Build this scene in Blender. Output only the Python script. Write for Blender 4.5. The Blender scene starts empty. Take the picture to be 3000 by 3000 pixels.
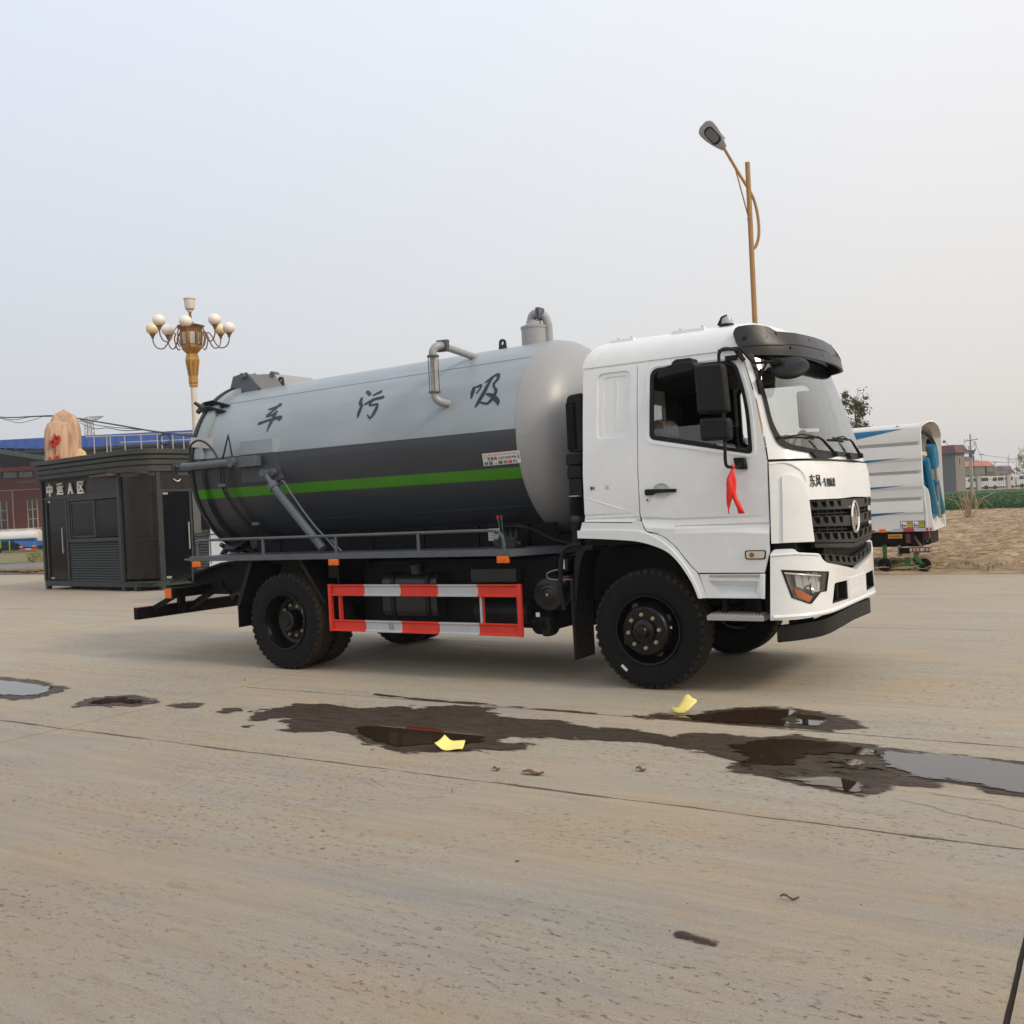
import bpy, bmesh, math, random
import numpy as np
from mathutils import Vector, Matrix, noise
R = math.radians
rnd = random.Random(7)
scene = bpy.context.scene
# ------------------------------------------------------------------ camera, sky, sun, exposure
cam = bpy.data.objects.new('camera', bpy.data.cameras.new('camera'))
scene.collection.objects.link(cam)
YAW, PIT, ROL = -0.5588, -0.0042, -0.0482
f_ = Vector((math.sin(YAW) * math.cos(PIT), math.cos(YAW) * math.cos(PIT), math.sin(PIT)))
r0 = Vector((math.cos(YAW), -math.sin(YAW), 0)); u0 = r0.cross(f_)
r_ = math.cos(ROL) * r0 + math.sin(ROL) * u0
u_ = -math.sin(ROL) * r0 + math.cos(ROL) * u0
cam.matrix_world = Matrix(((r_.x, u_.x, -f_.x, 3.588), (r_.y, u_.y, -f_.y, -8.9937), (r_.z, u_.z, -f_.z, 1.6215), (0, 0, 0, 1)))
cam.data.sensor_width = 36; cam.data.lens = 36 * 2915.3 / 3000
cam.data.clip_start = 0.05; cam.data.clip_end = 3000
scene.camera = cam
SUN_EL, SUN_AZ = 38, 4          # azimuth measured from +X towards -Y
w = bpy.data.worlds.new('World'); scene.world = w; w.use_nodes = True
nt = w.node_tree; bg = nt.nodes['Background']; bg.inputs['Strength'].default_value = 0.12
sky = nt.nodes.new('ShaderNodeTexSky'); sky.sky_type = 'NISHITA'; sky.sun_disc = False
sky.sun_elevation = R(SUN_EL); sky.sun_rotation = R(90 + SUN_AZ); sky.dust_density = 6; sky.air_density = 1.5; sky.ozone_density = 2
tc = nt.nodes.new('ShaderNodeTexCoord'); sep = nt.nodes.new('ShaderNodeSeparateXYZ'); nt.links.new(tc.outputs['Generated'], sep.inputs[0])
ramp = nt.nodes.new('ShaderNodeValToRGB')
nt.links.new(sep.outputs['Z'], ramp.inputs[0])
ramp.color_ramp.elements[0].position = 0.0; ramp.color_ramp.elements[0].color = (4.55, 4.5, 4.55, 1)
ramp.color_ramp.elements[1].position = 1.0; ramp.color_ramp.elements[1].color = (4.8, 5.25, 6.1, 1)
e = ramp.color_ramp.elements.new(0.12); e.color = (4.85, 4.9, 5.05, 1)
e = ramp.color_ramp.elements.new(0.45); e.color = (5.6, 5.9, 6.5, 1)
# the haze is brighter and warmer towards the veiled sun
dot = nt.nodes.new('ShaderNodeVectorMath'); dot.operation = 'DOT_PRODUCT'
nrm = nt.nodes.new('ShaderNodeVectorMath'); nrm.operation = 'NORMALIZE'; nt.links.new(tc.outputs['Generated'], nrm.inputs[0])
nt.links.new(nrm.outputs[0], dot.inputs[0])
dot.inputs[1].default_value = (math.cos(R(SUN_AZ)), -math.sin(R(SUN_AZ)), 0.0)
mr = nt.nodes.new('ShaderNodeMapRange'); nt.links.new(dot.outputs['Value'], mr.inputs[0])
mr.inputs[1].default_value = -1; mr.inputs[2].default_value = 1; mr.inputs[3].default_value = 0; mr.inputs[4].default_value = 1
tint = nt.nodes.new('ShaderNodeValToRGB'); nt.links.new(mr.outputs[0], tint.inputs[0])
te = tint.color_ramp.elements; te[0].position = 0; te[0].color = (.87, .91, .95, 1); te[1].position = 1; te[1].color = (1.62, 1.36, 1.08, 1)
q = te.new(.38); q.color = (1.10, 1.055, .99, 1); q = te.new(.6); q.color = (1.16, 1.09, 1.0, 1)
mul = nt.nodes.new('ShaderNodeMix'); mul.data_type = 'RGBA'; mul.blend_type = 'MULTIPLY'; mul.inputs[0].default_value = 1
nt.links.new(ramp.outputs[0], mul.inputs[6]); nt.links.new(tint.outputs[0], mul.inputs[7])
mx = nt.nodes.new('ShaderNodeMix'); mx.data_type = 'RGBA'; mx.inputs[0].default_value = 0.92
nt.links.new(sky.outputs[0], mx.inputs[6]); nt.links.new(mul.outputs[2], mx.inputs[7])
nt.links.new(mx.outputs[2], bg.inputs['Color'])
sun = bpy.data.objects.new('sun', bpy.data.lights.new('sun', 'SUN')); scene.collection.objects.link(sun)
sun.data.energy = 1.3; sun.data.angle = R(14); sun.data.color = (1.0, 0.86, 0.70)
sd = Vector((math.cos(R(SUN_EL)) * math.cos(R(SUN_AZ)), -math.cos(R(SUN_EL)) * math.sin(R(SUN_AZ)), math.sin(R(SUN_EL))))
sun.rotation_euler = sd.to_track_quat('Z', 'Y').to_euler()
vs = scene.view_settings; vs.view_transform = 'Standard'; vs.look = 'None'; vs.gamma = 1; vs.exposure = 0.40
vs.use_curve_mapping = False
scene.cycles.max_bounces = 8; scene.cycles.transparent_max_bounces = 12
scene.cycles.volume_bounces = 0; scene.cycles.caustics_reflective = False; scene.cycles.caustics_refractive = False

# ------------------------------------------------------------------ materials
MATS = {}
def lin(c):
    c = [x / 255 for x in c]
    return tuple((x / 12.92 if x <= .04045 else ((x + .055) / 1.055) ** 2.4) for x in c)
def mat(name, col, rough=.5, metal=0, var=0, vs_=8, bump=0, bs=60, coat=0, emit=0, col2=None, stretch=(1, 1, 1), spec=.5):
    if name in MATS: return MATS[name]
    m = bpy.data.materials.new(name); m.use_nodes = True; MATS[name] = m
    t = m.node_tree; b = t.nodes['Principled BSDF']
    b.inputs['Base Color'].default_value = (*col, 1); b.inputs['Roughness'].default_value = rough; b.inputs['Metallic'].default_value = metal
    b.inputs['Coat Weight'].default_value = coat; b.inputs['Coat Roughness'].default_value = .05
    b.inputs['Specular IOR Level'].default_value = spec
    if emit: b.inputs['Emission Color'].default_value = (*col, 1); b.inputs['Emission Strength'].default_value = emit
    if var or bump or col2:
        tcn = t.nodes.new('ShaderNodeTexCoord'); mp = t.nodes.new('ShaderNodeMapping'); t.links.new(tcn.outputs['Object'], mp.inputs[0]); mp.inputs['Scale'].default_value = stretch
    if var or col2:
        n = t.nodes.new('ShaderNodeTexNoise'); n.inputs['Scale'].default_value = vs_; n.inputs['Detail'].default_value = 6; n.inputs['Roughness'].default_value = .62
        t.links.new(mp.outputs[0], n.inputs['Vector'])
        r = t.nodes.new('ShaderNodeMapRange'); t.links.new(n.outputs['Fac'], r.inputs[0]); r.inputs[1].default_value = .3; r.inputs[2].default_value = .7
        x = t.nodes.new('ShaderNodeMix'); x.data_type = 'RGBA'; t.links.new(r.outputs[0], x.inputs[0])
        a = col; c2 = col2 or tuple(min(1, v * (1 + var)) for v in col)
        if not col2: a = tuple(v * (1 - var) for v in col)
        x.inputs[6].default_value = (*a, 1); x.inputs[7].default_value = (*c2, 1)
        t.links.new(x.outputs[2], b.inputs['Base Color'])
        rr = t.nodes.new('ShaderNodeMapRange'); t.links.new(n.outputs['Fac'], rr.inputs[0]); rr.inputs[1].default_value = .3; rr.inputs[2].default_value = .7
        rr.inputs[3].default_value = max(0.03, rough * .82); rr.inputs[4].default_value = min(1, rough * 1.2); t.links.new(rr.outputs[0], b.inputs['Roughness'])
    if bump:
        n2 = t.nodes.new('ShaderNodeTexNoise'); n2.inputs['Scale'].default_value = bs; n2.inputs['Detail'].default_value = 5; t.links.new(mp.outputs[0], n2.inputs['Vector'])
        bp = t.nodes.new('ShaderNodeBump'); bp.inputs['Strength'].default_value = bump; bp.inputs['Distance'].default_value = .01
        t.links.new(n2.outputs['Fac'], bp.inputs['Height']); t.links.new(bp.outputs[0], b.inputs['Normal'])
    return m
def glassmat(name, tintc, alpha_fac=1.0, rough=0.0):
    m = bpy.data.materials.new(name); m.use_nodes = True; MATS[name] = m; t = m.node_tree
    t.nodes.remove(t.nodes['Principled BSDF']); out = t.nodes['Material Output']
    tr = t.nodes.new('ShaderNodeBsdfTransparent'); tr.inputs[0].default_value = (*tintc, 1)
    gl = t.nodes.new('ShaderNodeBsdfGlossy'); gl.inputs['Roughness'].default_value = rough
    fr = t.nodes.new('ShaderNodeLayerWeight'); fr.inputs['Blend'].default_value = .5
    pw = t.nodes.new('ShaderNodeMath'); pw.operation = 'POWER'; pw.inputs[1].default_value = 3.2; t.links.new(fr.outputs['Facing'], pw.inputs[0])
    ml = t.nodes.new('ShaderNodeMath'); ml.operation = 'MULTIPLY_ADD'; ml.inputs[1].default_value = .90 * alpha_fac; ml.inputs[2].default_value = .08 * alpha_fac; t.links.new(pw.outputs[0], ml.inputs[0])
    sh = t.nodes.new('ShaderNodeMixShader'); t.links.new(ml.outputs[0], sh.inputs[0]); t.links.new(tr.outputs[0], sh.inputs[1]); t.links.new(gl.outputs[0], sh.inputs[2])
    t.links.new(sh.outputs[0], out.inputs['Surface']); return m
WHITE = mat('white_truck_paint', (.765, .80, .825), .26, coat=.5, var=.03, vs_=3, spec=.45)
BLKP = mat('black_plastic', (.0055, .006, .007), .5, var=.25, vs_=20, bump=.15, bs=300, spec=.28)
BLK = mat('black_chassis_paint', (.0025, .0025, .003), .55, var=.3, vs_=12, spec=.18)
GREYP = mat('grey_steel_paint', (.080, .095, .115), .38, var=.12, vs_=6, bump=.05, bs=60)
GREYD = mat('dark_grey_steel_paint', (.022, .026, .032), .42, var=.15, vs_=6, spec=.35)
SILV = mat('silver_grey_paint', (.30, .31, .315), .33, var=.06, vs_=5, bump=.04, bs=40)
RUB = mat('tyre_rubber', (.0055, .0055, .0062), .75, var=.3, vs_=15, bump=.2, bs=200, spec=.22)
RUBT = mat('dusty_tyre_tread', (.010, .009, .008), .85, col2=(.05, .038, .027), vs_=30, spec=.2)
RIM = mat('black_wheel_paint', (.004, .004, .0048), .3, var=.3, vs_=10, spec=.35)
RED = mat('red_guard_paint', (.62, .035, .018), .4, var=.1, vs_=10)
GWHITE = mat('white_guard_paint', (.45, .47, .50), .4, var=.06, vs_=10)
AMB = mat('amber_lens', (.75, .16, .015), .2, var=.15, vs_=60)
CHROME = mat('chrome', (.8, .8, .8), .08, 1)
STEEL = mat('plain_steel', (.42, .42, .41), .35, .8, var=.15, vs_=40)
ALU = mat('aluminium_tread', (.42, .42, .41), .5, .5, var=.15, vs_=60)
LENS = mat('clear_lens', (.80, .81, .82), .12, .5)
INK = mat('dark_navy_lettering', (.010, .014, .030), .4)
WSTICK = mat('white_sticker', (.7, .7, .7), .5)
BLKINK = mat('black_print', (.01, .01, .01), .5)
REDINK = mat('red_print', (.55, .03, .03), .5)
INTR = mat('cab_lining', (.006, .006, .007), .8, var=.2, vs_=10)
DASH = mat('dashboard', (.16, .15, .135), .7, var=.15, vs_=8)
SEAT = mat('plastic_covered_seat', (.05, .04, .03), .22, col2=(.55, .50, .43), vs_=24, bump=.6, bs=22)
GLASS = glassmat('window_glass', (.80, .83, .82))
DGLASS = glassmat('door_glass', (.62, .64, .64))

# ------------------------------------------------------------------ mesh helpers
COL = scene.collection
def tag(o, label=None, cat=None, group=None, kind=None):
    if label: o['label'] = label
    if cat: o['category'] = cat
    if group: o['group'] = group
    if kind: o['kind'] = kind
    return o
def empty(name, loc, rz=0, **k):
    o = bpy.data.objects.new(name, None); COL.objects.link(o); o.location = loc; o.rotation_euler.z = rz; o.empty_display_size = .2
    return tag(o, **k)
class MB:
    def __init__(s): s.v = []; s.f = []
    def add(s, v, f):
        n = len(s.v); s.v += [tuple(map(float, p)) for p in v]; s.f += [tuple(i + n for i in q) for q in f]; return s
    def box(s, x0, x1, y0, y1, z0, z1):
        return s.add([(x0, y0, z0), (x1, y0, z0), (x1, y1, z0), (x0, y1, z0), (x0, y0, z1), (x1, y0, z1), (x1, y1, z1), (x0, y1, z1)],
                     [(0, 3, 2, 1), (4, 5, 6, 7), (0, 1, 5, 4), (1, 2, 6, 5), (2, 3, 7, 6), (3, 0, 4, 7)])
    def bar(s, p, q, wd, ht, up=(0, 0, 1)):
        p = Vector(p); q = Vector(q); d = (q - p).normalized(); up = Vector(up)
        sd_ = d.cross(up)
        if sd_.length < 1e-4: sd_ = d.cross(Vector((1, 0, 0)))
        sd_.normalize(); up = sd_.cross(d)
        v = [c + sd_ * (a * wd / 2) + up * (b * ht / 2) for c in (p, q) for a, b in ((-1, -1), (1, -1), (1, 1), (-1, 1))]
        return s.add(v, [(0, 3, 2, 1), (4, 5, 6, 7), (0, 1, 5, 4), (1, 2, 6, 5), (2, 3, 7, 6), (3, 0, 4, 7)])
    def tube(s, pts, r, seg=10, caps=True):
        pts = [Vector(p) for p in pts]; n = len(pts); rr = r if isinstance(r, (list, tuple)) else [r] * n
        base = len(s.v); ref = None; vs2 = []
        for i, p in enumerate(pts):
            d = (pts[min(i + 1, n - 1)] - pts[max(i - 1, 0)]).normalized()
            if ref is None:
                ref = Vector((0, 0, 1)) if abs(d.z) < .9 else Vector((1, 0, 0))
            ref = (ref - d * ref.dot(d)); ref.normalize(); b = d.cross(ref)
            for k in range(seg):
                a = 2 * math.pi * k / seg; vs2.append(p + (ref * math.cos(a) + b * math.sin(a)) * rr[i])
        fs = [(i * seg + k, i * seg + (k + 1) % seg, (i + 1) * seg + (k + 1) % seg, (i + 1) * seg + k) for i in range(n - 1) for k in range(seg)]
        if caps: fs += [tuple(range(seg))[::-1], tuple((n - 1) * seg + k for k in range(seg))]
        return s.add(vs2, fs)
    def cyl(s, p, q, r, r2=None, seg=20, caps=True): return s.tube([p, q], [r, r if r2 is None else r2], seg, caps)
    def lathe(s, prof, org, axis='z', seg=32, flip=False):
        # prof: (radius, height along axis)
        org = Vector(org); ax = {'x': (Vector((1, 0, 0)), Vector((0, 1, 0)), Vector((0, 0, 1))), 'y': (Vector((0, 1, 0)), Vector((0, 0, 1)), Vector((1, 0, 0))), 'z': (Vector((0, 0, 1)), Vector((1, 0, 0)), Vector((0, 1, 0)))}[axis]
        v = []; f = []
        for r, h in prof:
            for k in range(seg):
                a = 2 * math.pi * k / seg; v.append(org + ax[0] * h + (ax[1] * math.cos(a) + ax[2] * math.sin(a)) * max(r, 1e-4))
        for i in range(len(prof) - 1):
            for k in range(seg):
                q = (i * seg + k, i * seg + (k + 1) % seg, (i + 1) * seg + (k + 1) % seg, (i + 1) * seg + k); f.append(q)
        return s.add(v, f)
    def prism(s, poly, plane, a, b):
        # extrude polygon lying in plane ('xz','yz','xy') between a and b on the remaining axis
        n = len(poly)
        def P(p, c): return {'xz': (p[0], c, p[1]), 'yz': (c, p[0], p[1]), 'xy': (p[0], p[1], c)}[plane]
        v = [P(p, a) for p in poly] + [P(p, b) for p in poly]
        return s.add(v, [tuple(range(n)), tuple(range(2 * n - 1, n - 1, -1))] + [(i, i + n, (i + 1) % n + n, (i + 1) % n) for i in range(n)])
    def strip(s, rows, close=False):
        # rows: list of equally long point rows
        m = len(rows[0]); v = [p for r in rows for p in r]
        return s.add(v, [(i * m + k, i * m + k + 1, (i + 1) * m + k + 1, (i + 1) * m + k) for i in range(len(rows) - 1) for k in range(m - 1)])
    def sphere(s, c, r, seg=20, rings=12, sc=(1, 1, 1)):
        prof = [(r * math.sin(math.pi * i / rings), -r * math.cos(math.pi * i / rings)) for i in range(rings + 1)]
        b = len(s.v); s.lathe(prof, (0, 0, 0), 'z', seg)
        s.v[b:] = [(c[0] + x * sc[0], c[1] + y * sc[1], c[2] + z * sc[2]) for x, y, z in s.v[b:]]; return s
    def build(s, name, m, parent=None, smooth=True, bevel=0, ang=35, loc=None, fixn=True, **k):
        me = bpy.data.meshes.new(name); off = Vector((0, 0, 0))
        if loc is not None: off = Vector(loc)
        me.from_pydata([tuple(Vector(p) - off) for p in s.v], [], s.f)
        for x in (m if isinstance(m, (list, tuple)) else [m]): me.materials.append(x)
        if fixn:
            bm = bmesh.new(); bm.from_mesh(me); bmesh.ops.recalc_face_normals(bm, faces=bm.faces); bm.to_mesh(me); bm.free()
        if smooth: me.polygons.foreach_set('use_smooth', [True] * len(me.polygons)); me.set_sharp_from_angle(angle=R(ang))
        o = bpy.data.objects.new(name, me); COL.objects.link(o)
        if loc is not None: o.location = off
        if parent is not None: o.parent = parent
        if bevel:
            bv = o.modifiers.new('bevel', 'BEVEL'); bv.width = bevel; bv.segments = 2; bv.limit_method = 'ANGLE'; bv.angle_limit = R(40); bv.harden_normals = False
        return tag(o, **k)
def rp(pts, n=4):
    # points (x, y[, radius]) -> polygon with rounded corners
    out = []; N = len(pts)
    for i, p in enumerate(pts):
        rr = p[2] if len(p) > 2 else 0; P = Vector(p[:2])
        if rr <= 0: out.append(tuple(P)); continue
        A = Vector(pts[i - 1][:2]) - P; B = Vector(pts[(i + 1) % N][:2]) - P
        d = min(rr, A.length * .49, B.length * .49); a = P + A.normalized() * d; b = P + B.normalized() * d
        for k in range(n + 1):
            t = k / n; out.append(tuple((1 - t) ** 2 * a + 2 * t * (1 - t) * P + t * t * b))
    return out
def smoothpath(pts, n=6):
    # Catmull-Rom through 3-D points
    P = [Vector(p) for p in pts]; P = [2 * P[0] - P[1]] + P + [2 * P[-1] - P[-2]]; out = []
    for i in range(1, len(P) - 2):
        for k in range(n):
            t = k / n; a, b, c, d = P[i - 1:i + 3]
            out.append(.5 * ((2 * b) + (c - a) * t + (2 * a - 5 * b + 4 * c - d) * t * t + (3 * b - a - 3 * c + d) * t ** 3))
    out.append(P[-2]); return out
def sheet(name, outline, holes, mapfn, m, parent=None, us=(), vs_=(), thick=.02, smooth=True, ang=30, off=0.0, clean=True, **k):
    """flat outline with holes, cut along the grid lines, mapped on to a curved surface and given thickness"""
    bm = bmesh.new(); es = []
    for lp in [outline] + list(holes):
        vv = [bm.verts.new((p[0], p[1], 0)) for p in lp]
        for i in range(len(vv)): es.append(bm.edges.new((vv[i], vv[(i + 1) % len(vv)])))
    bmesh.ops.triangle_fill(bm, use_beauty=True, use_dissolve=False, edges=es)
    for c in us: bmesh.ops.bisect_plane(bm, geom=bm.verts[:] + bm.edges[:] + bm.faces[:], dist=1e-5, plane_co=(c, 0, 0), plane_no=(1, 0, 0))
    for c in vs_: bmesh.ops.bisect_plane(bm, geom=bm.verts[:] + bm.edges[:] + bm.faces[:], dist=1e-5, plane_co=(0, c, 0), plane_no=(0, 1, 0))
    if clean and len(us) and len(vs_) > 1:
        U = set(round(c, 4) for c in us); V = set(round(c, 4) for c in vs_)
        kill = []
        for e2 in bm.edges:
            if len(e2.link_faces) != 2: continue
            a, b = e2.verts[0].co, e2.verts[1].co
            if abs(a.x - b.x) < 1e-5 and round(a.x, 4) in U: continue
            if abs(a.y - b.y) < 1e-5 and round(a.y, 4) in V: continue
            kill.append(e2)
        if kill: bmesh.ops.dissolve_edges(bm, edges=kill, use_verts=False, use_face_split=False)
        dv = [v for v in bm.verts if len(v.link_edges) == 2 and all(len(e2.link_faces) == 2 for e2 in v.link_edges)]
        if dv: bmesh.ops.dissolve_verts(bm, verts=dv)
    bm.verts.ensure_lookup_table(); bm.verts.index_update()
    top = [mapfn(v.co.x, v.co.y, off) for v in bm.verts]; bot = [mapfn(v.co.x, v.co.y, off - thick) for v in bm.verts]
    n = len(top); F = [tuple(v.index for v in f.verts) for f in bm.faces]
    fs = F + [tuple(i + n for i in reversed(f)) for f in F]
    for e2 in bm.edges:
        if len(e2.link_faces) == 1:
            a, b = e2.verts[0].index, e2.verts[1].index
            for l in e2.link_faces[0].loops:
                if l.edge == e2: a, b = l.vert.index, l.link_loop_next.vert.index
            fs.append((b, a, a + n, b + n))
    bm.free(); mb = MB(); mb.add(top + bot, fs)
    return mb.build(name, m, parent, smooth=smooth, ang=ang, fixn=False if False else True, **k)
def frange(a, b, st): return [a + st * i for i in range(1, int((b - a) / st))]
def copy_obj(o, loc=None, rot=None, parent=None):
    c = o.copy(); COL.objects.link(c)
    if loc is not None: c.location = loc
    if rot is not None: c.rotation_euler = rot
    if parent is not None: c.parent = parent
    return c
def copy_tree(o, parent=None):
    c = o.copy(); COL.objects.link(c); c.parent = parent
    for ch in list(o.children): copy_tree(ch, c)
    return c
def text_pts(txt, size=1.0, sx=1.0, bold=0.0):
    cu = bpy.data.curves.new('t', 'FONT'); cu.body = txt; cu.size = size; cu.offset = bold; cu.resolution_u = 2; cu.fill_mode = 'FRONT'
    o = bpy.data.objects.new('t', cu); COL.objects.link(o); dg = bpy.context.evaluated_depsgraph_get()
    me = bpy.data.meshes.new_from_object(o.evaluated_get(dg)); v = [(p.co.x * sx, p.co.y) for p in me.vertices]; f = [tuple(p.vertices) for p in me.polygons]
    bpy.data.objects.remove(o); bpy.data.curves.remove(cu); bpy.data.meshes.remove(me)
    return v, f
def text_on(name, txt, box, mapfn, m, parent, off=.003, thick=0, bold=0.0, **k):
    """text stretched into box (u0,v0,u1,v1) of a surface"""
    v, f = text_pts(txt, 1, bold=bold); xs = [p[0] for p in v]; ys = [p[1] for p in v]
    a, b, c, d = min(xs), max(xs), min(ys), max(ys); u0_, v0, u1, v1 = box
    q = [(u0_ + (x - a) / (b - a) * (u1 - u0_), v0 + (y - c) / (d - c) * (v1 - v0)) for x, y in v]
    mb = MB(); mb.add([mapfn(x, y, off) for x, y in q], f)
    if thick:
        n = len(q); mb.v += [tuple(mapfn(x, y, off - thick)) for x, y in q]
        cnt = {}
        for p in f:
            for i in range(len(p)): cnt[(p[i], p[(i + 1) % len(p)])] = 1
        for (i, j) in list(cnt):
            if (j, i) not in cnt: mb.f.append((i, j, j + n, i + n))
    return mb.build(name, m, parent, smooth=False, fixn=False, **k)
def inter(z, xs, ys): return float(np.interp(z, xs, ys))

# ------------------------------------------------------------------ terrain
def T(x, y):
    # gentle relief: level round the yard, a slight rise behind it to the right, a slight fall to the far left
    right = inter(y, [-50, 11, 30, 57, 155, 400, 900], [0, 0, .03, .10, .72, .85, .85])
    d = math.hypot(x - 3.6, y + 9); left = inter(d, [0, 50, 105, 200, 900], [0, 0, -.5, -.5, -.5])
    ang = math.degrees(math.atan2(x - 3.6, y + 9))      # 0 = +Y, negative = left
    t = min(1, max(0, (ang + 42) / 14)); return right * t + left * (1 - t)
def jag(poly, amp=.03, n=6, sx=1.0, seed=0, closed=True):
    out = []; N = len(poly)
    for i in range(N if closed else N - 1):
        a = Vector(poly[i]); b = Vector(poly[(i + 1) % N]); m_ = max(1, min(n * 2, int((b - a).length / .018)))
        for k in range(m_):
            p = a.lerp(b, k / m_)
            dx = noise.fractal((p.x * 4.1 + seed, p.y * 11.0, seed), .65, 2.1, 5) * amp * sx * 1.5; dy = noise.fractal((p.x * 4.1, p.y * 9.0 + 9 + seed, 3.3), .65, 2.1, 5) * amp * .7
            out.append((p.x + dx, p.y + dy))
    if not closed: out.append(tuple(poly[-1]))
    return out
def concrete(name, wet=0):
    m = bpy.data.materials.new(name); m.use_nodes = True; MATS[name] = m; t = m.node_tree; b = t.nodes['Principled BSDF']; L = t.links.new
    geo = t.nodes.new('ShaderNodeNewGeometry')
    def N(scale, st, detail=6, rough=.6, dist=0):
        mp = t.nodes.new('ShaderNodeMapping'); mp.inputs['Scale'].default_value = (*st, 1); L(geo.outputs['Position'], mp.inputs[0])
        n = t.nodes.new('ShaderNodeTexNoise'); n.inputs['Scale'].default_value = scale; n.inputs['Detail'].default_value = detail; n.inputs['Roughness'].default_value = rough; n.inputs['Distortion'].default_value = dist
        L(mp.outputs[0], n.inputs['Vector']); return n.outputs['Fac']
    def MR(x, a, c, lo=0, hi=1):
        r = t.nodes.new('ShaderNodeMapRange'); L(x, r.inputs[0]); r.inputs[1].default_value = a; r.inputs[2].default_value = c; r.inputs[3].default_value = lo; r.inputs[4].default_value = hi; return r.outputs[0]
    def MIX(fac, a, c, mode='MIX'):
        x = t.nodes.new('ShaderNodeMix'); x.data_type = 'RGBA'; x.blend_type = mode
        if isinstance(fac, float): x.inputs[0].default_value = fac
        else: L(fac, x.inputs[0])
        for s, v in ((6, a), (7, c)):
            if isinstance(v, tuple): x.inputs[s].default_value = (*v, 1)
            else: L(v, x.inputs[s])
        return x.outputs[2]
    tan = (.392, .328, .246); grey = (.352, .332, .285); orange = (.385, .282, .178); cool = (.288, .286, .272)
    c = MIX(MR(N(.8, (.45, 1.1)), .36, .64), grey, tan)
    c = MIX(MR(N(1.0, (.45, 2.4), 6, .65, .4), .50, .72, 0, .75), c, cool)
    c = MIX(MR(N(1.5, (.5, 1.8), 7, .72, .7), .52, .74, 0, .7), c, orange)
    c = MIX(MR(N(4.5, (.8, 1.6), 6, .72, .8), .60, .72, 0, .55), c, (.24, .17, .105))
    # long scrape streaks
    c = MIX(MR(N(1.0, (.45, 7), 5, .7, .3), .42, .66, 0, .5), c, MIX(1.0, c, (.82, .83, .86), 'MULTIPLY'))
    c = MIX(MR(N(1.0, (1.2, 22), 4, .7), .35, .65, 0, .5), c, MIX(1.0, c, (.80, .80, .80), 'MULTIPLY'))
    c = MIX(MR(N(1.0, (2.2, 60), 3, .6), .62, .75, 0, .35), c, (.48, .42, .33))
    # sand specks and pits
    c = MIX(MR(N(120, (1, 1), 4, .75), .42, .62, 0, .6), c, MIX(1.0, c, (.68, .66, .63), 'MULTIPLY'))
    c = MIX(MR(N(85, (.8, 1.2), 3, .7), .60, .68, 0, .5), c, (.50, .44, .36))
    patch = MR(N(.9, (.6, 1.4), 4, .6), .42, .60)
    pit = MR(N(29, (.6, 1.35), 5, .7), .585, .625)
    pm = t.nodes.new('ShaderNodeMath'); pm.operation = 'MULTIPLY'; L(patch, pm.inputs[0]); L(pit, pm.inputs[1])
    c = MIX(pm.outputs[0], c, (.15, .11, .075))
    fine = MR(N(62, (.6, 1.5), 3, .65), .655, .70, 0, .8); c = MIX(fine, c, (.12, .09, .065))
    if wet:
        b.inputs['Specular IOR Level'].default_value = .30
        c = MIX(1.0, c, (.20, .155, .115), 'MULTIPLY')
        c = MIX(MR(N(6, (.8, 2.5), 6, .75), .42, .60, 0, .85), c, (.030, .020, .013))
        L(MR(N(9, (.8, 2.2), 6, .7), .35, .65, .30, .7), b.inputs['Roughness'])
    else:
        sp = t.nodes.new('ShaderNodeSeparateXYZ'); L(geo.outputs['Position'], sp.inputs[0])   # base colour scaled along Y: darker in front, paler further back
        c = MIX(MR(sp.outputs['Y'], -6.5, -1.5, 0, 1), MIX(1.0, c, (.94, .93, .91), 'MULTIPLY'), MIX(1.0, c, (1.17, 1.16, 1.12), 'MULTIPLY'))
        L(MR(N(3, (.4, 2)), .3, .7, .72, .95), b.inputs['Roughness']); b.inputs['Specular IOR Level'].default_value = .35
    L(c, b.inputs['Base Color'])
    bp = t.nodes.new('ShaderNodeBump'); bp.inputs['Strength'].default_value = .55 if not wet else .8; bp.inputs['Distance'].default_value = .012
    mm = t.nodes.new('ShaderNodeMath'); mm.operation = 'MULTIPLY_ADD'; mm.inputs[1].default_value = -1.2; L(pm.outputs[0], mm.inputs[0]); L(N(34, (.7, 1.3), 8, .75), mm.inputs[2])
    L(mm.outputs[0], bp.inputs['Height']); L(bp.outputs[0], b.inputs['Normal'])
    return m
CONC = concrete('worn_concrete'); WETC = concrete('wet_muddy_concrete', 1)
JOINT = mat('joint_dirt', (.016, .011, .007), .95, var=.5, vs_=14)
WATER = bpy.data.materials.new('puddle_water'); WATER.use_nodes = True
b = WATER.node_tree.nodes['Principled BSDF']; b.inputs['Base Color'].default_value = (.036, .023, .014, 1); b.inputs['Roughness'].default_value = .012; b.inputs['IOR'].default_value = 1.38; b.inputs['Specular IOR Level'].default_value = .9
# base ground to the horizon
mb = MB(); ngr = 96
xs = sorted(set([-900, -500, -300, -200] + list(range(-150, 60, 8)) + [80, 120, 200, 400, 900])); ys = sorted(set([-900, -300, -100, -50] + list(range(-20, 180, 8)) + [220, 300, 420, 900]))
mb.strip([[(x, y, T(x, y) - .055) for x in xs] for y in ys])
SOIL = mat('bare_soil', (.26, .19, .12), .95, col2=(.16, .12, .08), vs_=.6, bump=.5, bs=4)
mb.build('ground', SOIL, ang=60, kind='structure')
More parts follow.
